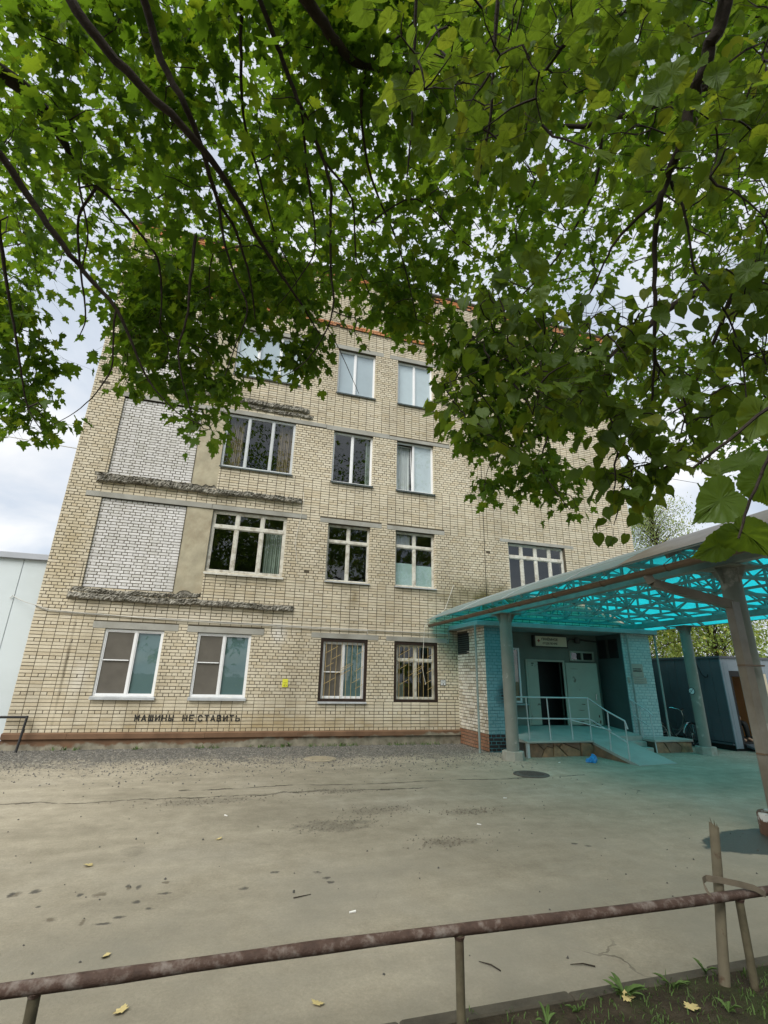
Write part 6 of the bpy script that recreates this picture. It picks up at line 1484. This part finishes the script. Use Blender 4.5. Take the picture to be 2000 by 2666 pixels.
        for q in range(10):
            V0, F0 = s.Thi; W = V0.copy(); k = s.rng.normal(0, 1, 5); W[:, 0] = W[:, 0]*(1+.10*k[0])+.10*k[1]*W[:, 1]**2; W[:, 2] = W[:, 2]*s.rng.uniform(0, 2.4)+.16*k[2]*W[:, 0]*W[:, 1]+.05*k[3]*np.sin(W[:, 1]*5+k[4])
            W[:-1] += s.rng.normal(0, .006, W[:-1].shape); mds.append(leaf_mesh_data('leaf', (W, F0), s.leafmat))
        for i in order:
            vv = unit(v[i]); nn_ = unit(n[i]-vv*np.dot(n[i], vv)); u = np.cross(vv, nn_); k = sz[i]
            o = link('leaf', mds[int(s.rng.integers(10))], None, cr)
            Mx = Matrix([[u[0]*k, vv[0]*k, nn_[0]*k, pos[i][0]], [u[1]*k, vv[1]*k, nn_[1]*k, pos[i][1]], [u[2]*k, vv[2]*k, nn_[2]*k, pos[i][2]], [0, 0, 0, 1]])
            o.matrix_basis = Mx
def hfun(h0, h1, tmin=2.4, tmax=10.5, bias=1.0):
    def f(x, y, d, rng):
        h = h0+(h1-h0)*rng.random()**bias; return float(np.clip((h-CAM[2])/max(d[2], .12), tmin, tmax))
    return f
def tfun(a, b): return lambda x, y, d, rng: a+(b-a)*rng.random()

# ---- left maple (trunk stands behind the camera on the left)
mp1 = Tree('maple_tree', 'maple whose leafy boughs fill the upper left and centre', None, 'barkmaple', 'maple', T_MAPLE, T_MAPLE, [((-2.4, -15.6, 0), .24), ((-2.35, -15.5, 1.5), .21), ((-2.2, -15.3, 3.2), .19), ((-2.0, -15.0, 4.6), .16), ((-1.9, -14.8, 6.5), .10), ((-1.8, -14.7, 9), .04)], 21)
tk = (-2.0, -15.0, 4.5); mp1.near = 0.84
mp1.limb([(130, -30, 3.6, .042), (200, 70, 3.7, .040), (300, 180, 3.9, .037), (430, 310, 4.2, .033), (520, 440, 4.6, .025), (560, 520, 4.9, .020), (640, 640, 5.2, .012), (690, 720, 5.3, .006)], tk)
mp1.limb([(300, -30, 3.8, .034), (350, 130, 4.0, .031), (400, 230, 4.1, .028), (436, 318, 4.3, .024), (470, 430, 4.6, .018), (510, 500, 4.8, .014), (540, 600, 5.0, .010), (552, 690, 5.2, .006)], (-1.95, -14.9, 5.2))
mp1.limb([(-40, 130, 4.6, .085), (60, 200, 4.9, .080), (125, 280, 5.2, .07), (150, 330, 5.3, .03), (190, 400, 5.5, .015)], (-2.3, -15.4, 3.0))
mp1.limb([(-40, 300, 4.0, .036), (0, 336, 4.1, .034), (88, 465, 4.3, .030), (147, 546, 4.4, .026), (182, 588, 4.5, .023), (252, 669, 4.6, .018), (297, 771, 4.7, .010), (325, 827, 4.75, .008), (381, 890, 4.8, .005), (430, 915, 4.85, .003)], (-2.2, -15.2, 3.6))
mp1.limb([(250, 672, 4.6, .012), (245, 715, 4.62, .010), (241, 795, 4.65, .008), (196, 862, 4.7, .005), (150, 898, 4.75, .003), (112, 918, 4.8, .002)])
mp1.limb([(423, 508, 4.6, .016), (412, 600, 4.6, .014), (402, 694, 4.65, .011), (385, 750, 4.7, .009), (392, 813, 4.7, .007), (413, 890, 4.75, .004)])
mp1.limb([(470, 430, 4.6, .014), (486, 526, 4.7, .012), (507, 596, 4.8, .010), (535, 669, 4.85, .008), (507, 750, 4.9, .006), (486, 812, 4.9, .004)])
mp1.limb([(640, -30, 4.0, .060), (700, 50, 4.2, .052), (740, 110, 4.4, .045), (788, 145, 4.6, .036), (850, 152, 4.8, .020), (940, 170, 5.0, .012), (1010, 190, 5.1, .006)], (-1.7, -14.7, 5.4))
mp1.limb([(600, 100, 4.3, .022), (620, 157, 4.4, .020), (650, 230, 4.5, .019), (697, 343, 4.7, .017), (714, 402, 4.75, .016), (714, 490, 4.85, .014), (715, 580, 4.95, .012), (719, 671, 5.0, .009), (691, 739, 5.05, .006), (650, 790, 5.1, .005), (599, 819, 5.1, .003)], (-1.8, -14.8, 5.8))
mp1.limb([(719, 671, 5.0, .006), (745, 683, 5.0, .005), (769, 689, 5.0, .005), (767, 719, 5.0, .004), (800, 760, 5.0, .002)])
mp1.limb([(700, 690, 5.0, .004), (740, 770, 5.05, .003), (775, 850, 5.1, .0015)])
mp1.limb([(788, 145, 4.6, .018), (780, 250, 4.8, .014), (800, 380, 5.1, .012), (850, 500, 5.4, .010), (880, 600, 5.6, .007), (900, 690, 5.7, .004)])
mp1.limb([(176, 588, 5.0, .008), (190, 500, 5.0, .008), (168, 380, 5.0, .012), (180, 300, 5.0, .012)])
mp1.limb([(0, 520, 4.6, .02), (20, 640, 4.7, .014), (40, 760, 4.8, .010), (60, 880, 4.9, .006), (90, 930, 4.9, .003)], (-2.6, -14.2, 4.0))
mp1.limb([(520, 80, 4.4, .016), (525, 250, 4.6, .013), (560, 380, 4.9, .010), (600, 520, 5.2, .008), (640, 600, 5.4, .004)], (-1.9, -14.8, 5.6))
mp1.limb([(200, 400, 4.6, .020), (240, 430, 4.7, .018), (300, 500, 4.8, .015), (340, 560, 4.9, .012), (350, 640, 5.0, .009), (345, 700, 5.0, .005)])
mp1.limb([(215, 395, 4.7, .016), (170, 470, 4.8, .013), (175, 590, 4.9, .010), (185, 690, 5.0, .007), (170, 730, 5.0, .003)])
mp1.limb([(697, 343, 4.7, .012), (760, 430, 5.0, .010), (770, 560, 5.2, .008), (800, 640, 5.4, .004)])
mp1.limb([(650, 230, 4.5, .013), (668, 400, 4.8, .011), (680, 540, 5.0, .008), (640, 610, 5.1, .005), (600, 660, 5.2, .003)])
mp1.limb([(788, 145, 4.6, .014), (850, 90, 4.7, .012), (880, 60, 4.8, .008), (960, -20, 4.9, .005)])
mp1.limb([(800, 480, 5.2, .009), (900, 430, 5.4, .008), (1000, 520, 5.6, .006), (1080, 580, 5.8, .003)])
H1 = [(-60, 30), (60, 75), (200, 140), (260, 225), (160, 225), (60, 165), (-60, 140)]; HW = [(500, 690), (640, 700), (650, 765), (590, 790), (540, 815), (500, 815)]
H2 = [(172, 610), (240, 590), (262, 520), (300, 590), (262, 645), (238, 660), (218, 700)]
H3 = [(500, 25), (620, 10), (625, 150), (560, 250), (500, 260), (480, 160)]
H4 = [(400, 330), (520, 330), (500, 440), (440, 400)]; H5 = [(110, 580), (250, 600), (220, 720), (160, 700)]
mA = [(-60, -60), (640, -60), (640, 640), (480, 665), (250, 640), (230, 560), (200, 560), (150, 600), (90, 620), (-60, 650)]
mp1.grow(mp1.cluster_points(mA, 105, hfun(5.0, 7.0, 3.7, 6.5), (H1, H2, H3, H5)), 14, .15, (.095, .145), (R(10), R(70)))
mp1.grow(mp1.cluster_points(mA, 235, hfun(5.8, 11.0, 3.6, 10.0), (H1, H2, H3, H4, H5)), 15, .19, (.10, .15), (R(5), R(60)))
mB = [(-60, 600), (95, 615), (50, 690), (112, 735), (100, 790), (60, 850), (120, 880), (128, 945), (90, 950), (-60, 890)]
mp1.grow(mp1.cluster_points(mB, 54, tfun(4.5, 5.2)), 13, .12, (.09, .135), (R(25), R(80)))
mC = [(235, 660), (480, 650), (700, 640), (690, 815), (640, 815), (600, 775), (515, 800), (490, 930), (440, 940), (345, 945), (360, 895), (430, 870), (370, 840), (290, 840), (262, 830), (232, 760)]
mp1.grow(mp1.cluster_points(mC, 95, tfun(4.5, 5.4), (HW, [(440, 860), (470, 860), (470, 905), (380, 905)],)), 13, .115, (.09, .135), (R(25), R(80)))
mH = [(232, 565), (480, 560), (700, 560), (1000, 545), (985, 640), (950, 715), (880, 712), (800, 700), (770, 665), (700, 665), (480, 690), (250, 690)]
mp1.grow(mp1.cluster_points(mH, 115, tfun(4.9, 7.0), (HW,)), 15, .15, (.09, .14), (R(20), R(75)))
mD = [(620, -60), (1070, -60), (1060, 540), (1000, 560), (960, 640), (945, 735), (880, 720), (800, 720), (770, 670), (700, 660), (620, 640)]
H6 = [(880, 180), (980, 210), (960, 330), (900, 300)]; H7 = [(730, 420), (790, 400), (800, 470), (740, 480)]
mp1.grow(mp1.cluster_points(mD, 70, hfun(5.0, 7.0, 3.8, 6.5)), 14, .15, (.095, .145), (R(10), R(70)))
mp1.grow(mp1.cluster_points(mD, 185, hfun(6.0, 11.0, 4.0, 10.0), (H6, H7)), 15, .19, (.10, .15), (R(5), R(60)))
mp1.top((-0.5, -13.0, 12.5), (5.5, 5.0, 4.0), 90)
mp1.finish()

# ---- right maple (trunk out of view on the right)
mp2 = Tree('maple_tree', 'second maple with dark drooping boughs in front of the right facade', None, 'barkmaple', 'maple', T_MAPLE, T_MAPLE, [((7.6, -12.9, 0), .26), ((7.6, -12.9, 2.0), .22), ((7.5, -12.8, 4.2), .19), ((7.4, -12.6, 6.5), .13), ((7.3, -12.5, 10), .05)], 22)
mp2.near = 0.88
mp2.limb([(1720, 520, 6.2, .075), (1659, 552, 6.3, .070), (1603, 581, 6.4, .066), (1526, 622, 6.5, .060), (1453, 661, 6.5, .052), (1393, 707, 6.5, .040), (1330, 760, 6.3, .028), (1260, 830, 6.0, .02), (1190, 930, 5.8, .013), (1170, 1010, 5.7, .008), (1230, 1100, 5.6, .004)], (7.5, -12.8, 3.9))
mp2.limb([(1603, 581, 6.4, .04), (1560, 690, 6.8, .032), (1544, 734, 7.0, .028), (1509, 808, 7.3, .022), (1480, 900, 7.6, .014), (1460, 980, 7.8, .008)])
mp2.limb([(1720, 180, 4.6, .034), (1659, 184, 4.5, .032), (1533, 189, 4.3, .029), (1428, 224, 4.3, .026), (1323, 259, 4.4, .024), (1208, 273, 4.6, .019), (1134, 227, 4.8, .010), (1080, 215, 4.9, .005)], (7.4, -12.7, 5.4))
mp2.limb([(1208, 273, 4.6, .015), (1148, 315, 4.8, .012), (1078, 336, 5.0, .008), (1000, 420, 5.4, .005)])
mp2.limb([(1300, 300, 5.5, .02), (1280, 420, 5.8, .016), (1200, 560, 6.2, .012), (1080, 680, 6.2, .008), (990, 760, 6.0, .004)])
mp2.limb([(1190, 930, 5.8, .008), (1120, 960, 5.7, .006), (1060, 1000, 5.6, .004), (1045, 1060, 5.6, .002)])
mE = [(1050, -60), (1720, -60), (1720, 600), (1560, 590), (1420, 620), (1300, 640), (1100, 690), (1060, 620)]
H8 = [(1080, 210), (1110, 200), (1140, 250), (1100, 280)]; H9 = [(1340, 600), (1420, 570), (1480, 640), (1420, 690), (1360, 680)]
mp2.grow(mp2.cluster_points(mE, 60, hfun(4.8, 6.5, 3.6, 7.0), (H9,)), 14, .16, (.10, .145), (R(10), R(70)))
mp2.grow(mp2.cluster_points(mE, 250, hfun(6.5, 11.5, 5.0, 10.5), (H8, H9)), 16, .21, (.10, .15), (R(5), R(60)), 2.2)
mF = [(950, 690), (1100, 690), (1290, 740), (1300, 880), (1215, 960), (1225, 1050), (1265, 1100), (1262, 1150), (1225, 1135), (1190, 1085), (1110, 1085), (1045, 1065), (1075, 1000), (1010, 950), (1020, 890), (950, 800)]
mp2.grow(mp2.cluster_points(mF, 140, tfun(5.1, 6.0)), 15, .13, (.095, .14), (R(25), R(80)))
mG = [(1300, 740), (1430, 740), (1640, 750), (1720, 780), (1720, 1010), (1560, 1000), (1440, 980), (1400, 1000), (1330, 900)]
mp2.grow(mp2.cluster_points(mG, 95, tfun(6.8, 9.0), ([(1460, 880), (1530, 860), (1540, 960), (1470, 960)],)), 15, .20, (.10, .14), (R(15), R(75)), 2.2)
mp2.top((7.2, -12.0, 12.5), (4.8, 4.6, 4.0), 70)
mp2.finish()

# ---- linden close to the camera on the right
ld = Tree('linden_tree', 'linden with round leaves hanging close at the upper right', None, 'barklinden', 'linden', T_LIND, T_LHI, [((3.3, -15.2, 0), .2), ((3.3, -15.1, 2), .17), ((3.2, -14.9, 4), .14), ((3.0, -14.7, 6), .09), ((2.9, -14.6, 8), .03)], 23)
ld.limb([(1580, -40, 1.95, .030), (1547, 70, 2.0, .028), (1516, 147, 2.05, .026), (1498, 217, 2.1, .024), (1463, 325, 2.15, .021), (1439, 392, 2.2, .017), (1425, 430, 2.2, .015), (1418, 490, 2.25, .012), (1414, 595, 2.3, .010), (1415, 680, 2.3, .009), (1412, 777, 2.35, .007), (1407, 878, 2.4, .004), (1395, 950, 2.4, .002)], (3.1, -14.8, 4.6))
ld.limb([(1425, 430, 2.2, .009), (1341, 507, 2.3, .007), (1306, 567, 2.35, .005), (1270, 640, 2.4, .004), (1180, 720, 2.45, .003), (1060, 790, 2.5, .002), (960, 830, 2.5, .0015)])
ld.limb([(1449, 392, 2.2, .007), (1474, 445, 2.2, .006), (1488, 504, 2.2, .005), (1502, 588, 2.2, .005), (1561, 662, 2.15, .004), (1600, 760, 2.1, .003), (1615, 900, 2.0, .002)])
ld.limb([(1412, 777, 2.35, .005), (1456, 840, 2.35, .004), (1484, 917, 2.3, .003), (1500, 959, 2.3, .002)])
ld.limb([(1700, 850, 1.0, .003), (1659, 882, 1.0, .003), (1568, 955, 1.0, .0025), (1498, 1011, 1.02, .0018)], (3.0, -14.4, 3.4))
ld.limb([(1680, 940, .92, .003), (1652, 1008, .92, .0025), (1614, 1099, .92, .002), (1596, 1162, .92, .0015)])
ld.limb([(1080, -40, 2.3, .012), (1070, 60, 2.35, .010), (1065, 150, 2.4, .009), (1060, 250, 2.45, .007), (1030, 400, 2.6, .004)], (3.0, -14.7, 5.0))
ld.limb([(900, -40, 2.6, .009), (895, 120, 2.7, .008), (890, 260, 2.8, .006), (880, 380, 2.9, .004)], (2.9, -14.6, 5.6))
ld.limb([(1300, -40, 2.2, .012), (1250, 60, 2.2, .010), (1180, 150, 2.3, .007), (1120, 260, 2.4, .004)], (3.0, -14.7, 5.0))
lA = [(840, -60), (1720, -60), (1720, 520), (1560, 500), (1440, 380), (1300, 330), (1100, 330), (960, 330), (870, 180)]
ld.grow(ld.cluster_points(lA, 120, tfun(1.7, 2.7)), 5, .10, (.07, .10), (R(10), R(75)), .7)
lB = [(1040, 600), (1130, 620), (1300, 660), (1420, 620), (1560, 580), (1720, 540), (1720, 900), (1560, 920), (1480, 960), (1440, 1020), (1400, 1050), (1345, 1110), (1310, 1040), (1290, 900), (1170, 930), (1080, 955), (1010, 920), (930, 815), (975, 775), (1010, 735)]
H10 = [(1430, 650), (1560, 690), (1550, 790), (1450, 770)]
ld.grow(ld.cluster_points(lB, 190, tfun(2.0, 2.75), (H10,)), 5, .085, (.065, .092), (R(30), R(85)), .6)
lC = [(1300, 1000), (1420, 980), (1440, 1040), (1400, 1090), (1345, 1150), (1320, 1150), (1330, 1080)]
ld.grow(ld.cluster_points(lC, 14, tfun(2.2, 2.6)), 4, .06, (.055, .08), (R(35), R(85)), .5)
for (x, y, t, sz, vx, vy) in [(1545, 1085, 1.05, .115, -.85, .5), (1600, 1000, 1.1, .10, -.75, .5), (1560, 925, 1.15, .085, -.6, .7), (1640, 905, 1.1, .10, -.3, .8), (1650, 1050, 1.05, .095, .3, .9), (1540, 1182, 1.05, .085, -.9, .45), (1622, 1165, 1.0, .105, .6, .7),
                              (1085, 605, 2.0, .10, -.2, 1), (1147, 568, 2.0, .10, .1, 1), (1165, 590, 2.1, .095, .2, 1), (1430, 685, 1.9, .10, .1, 1), (1610, 590, 1.8, .11, -.5, .7), (1555, 640, 2.0, .08, .2, 1), (1600, 660, 2.0, .08, .1, 1), (1640, 650, 2.0, .08, 0, 1), (1515, 700, 2.2, .07, .1, 1),
                              (1345, 135, 1.7, .10, .1, 1), (1420, 200, 1.6, .12, .1, 1), (1450, 165, 1.7, .11, -.1, 1), (1548, 165, 1.6, .10, .1, 1), (1320, 1170, 2.3, .06, -.4, .8), (1350, 1165, 2.3, .06, -.1, 1), (1390, 1050, 2.2, .075, .6, .5), (1365, 1125, 2.3, .07, -.5, .8)]:
    ld.single(x, y, t, sz, vx, vy)
ld.finish()

# ---- trees far behind the kiosk and the building corner
def far_tree(name, label, x, y, h, rad, n, mat, seed, zlow=1.2, leaf=(.10, .17), droop=(R(10), R(80)), grp='trees behind the kiosk'):
    rng = np.random.default_rng(seed); root = empty(name, (x, y, 0), label, 'tree', grp)
    MB().tube([(x, y, 0), (x+.1, y, h*.4), (x, y+.1, h*.8)], [.16, .12, .03], 8).build('trunk', 'barkmaple', root, True)
    lim = MB(); C_ = []
    nc = max(30, n//26)
    for k in range(nc):
        f = rng.random()**.75; z = zlow+(h-zlow)*f; rr = rad*math.sin(math.pi*(0.15+0.76*f))**.45*rng.uniform(.2, 1.05); a = rng.uniform(0, 6.28)
        c = np.array([x+rr*math.cos(a), y+rr*math.sin(a), z]); C_.append(c)
        lim.tube([(x, y, max(.5, z-.9)), ((x+c[0])/2, (y+c[1])/2, z-.2), tuple(c)], [.022, .012, .004], 4, False)
    lim.build('branches', 'barkmaple', root)['kind'] = 'stuff'
    C_ = np.array(C_); id_ = rng.integers(0, nc, n); off = rng.normal(0, 1, (n, 3))*np.array([.34, .34, .28]); P = C_[id_]+off
    dz = rng.uniform(droop[0], droop[1], n); hor = unit(off*np.array([1, 1, 0])+rng.normal(0, .1, (n, 3))*np.array([1, 1, 0])); v = hor*np.cos(dz)[:, None]; v[:, 2] = -np.sin(dz); nn_ = hor*np.sin(dz)[:, None]; nn_[:, 2] = np.cos(dz); nn_ += rng.normal(0, .4, (n, 3))
    V, Fq, luv, *_ = leaves_from(T_SIMPLE, P, v, nn_, rng.uniform(leaf[0], leaf[1], n), rng)
    cr = link('crown', npmesh('crown', V, Fq, {'luv': ('FLOAT_VECTOR', luv)}), mat, root); cr['kind'] = 'stuff'
far_tree('broadleaf_tree', 'yellow-green broadleaf tree directly behind the kiosk roof', 14.6, 5.0, 5.2, 2.4, 5200, 'farleaf', 1)
far_tree('broadleaf_tree', 'yellow-green broadleaf tree between canopy columns behind kiosk', 18.0, 5.5, 5.0, 2.6, 5200, 'farleaf', 2)
far_tree('broadleaf_tree', 'yellow-green broadleaf tree at the right edge behind kiosk', 21.5, 4.6, 5.0, 2.6, 4600, 'farleaf', 3)
far_tree('broadleaf_tree', 'broadleaf tree at far right beyond the kiosk', 24.5, 3.0, 5.5, 2.8, 4000, 'farleaf', 4)
far_tree('birch_tree', 'pale green birch rising beside the right building corner', 24.8, 10.0, 12.6, 3.0, 15000, 'birchleaf', 5, 3.0, (.07, .12), (R(40), R(88)), None)
far_tree('birch_tree', 'small sparse birch top showing above the canopy', 30.0, 10.0, 11.4, 2.4, 3600, 'birchleaf', 6, 3.0, (.07, .12), (R(40), R(88)), None)

# ---- trees across the drive behind the camera: they show as dark reflections in the window panes
for i, (x, y, h, rd) in enumerate(((-11, -24, 15, 4.6), (-4.5, -27, 18, 5.0), (2.5, -26, 17, 4.8), (9.5, -27, 18, 5.0), (17, -25, 15, 4.8))):
    far_tree('broadleaf_tree', ['leftmost', 'second', 'middle', 'fourth', 'rightmost'][i]+' of the five trees mirrored in the window panes', x, y, h, rd, 3200, 'farleaf', 40+i, 1.0, (.30, .48), (R(10), R(80)), 'trees behind the viewer')
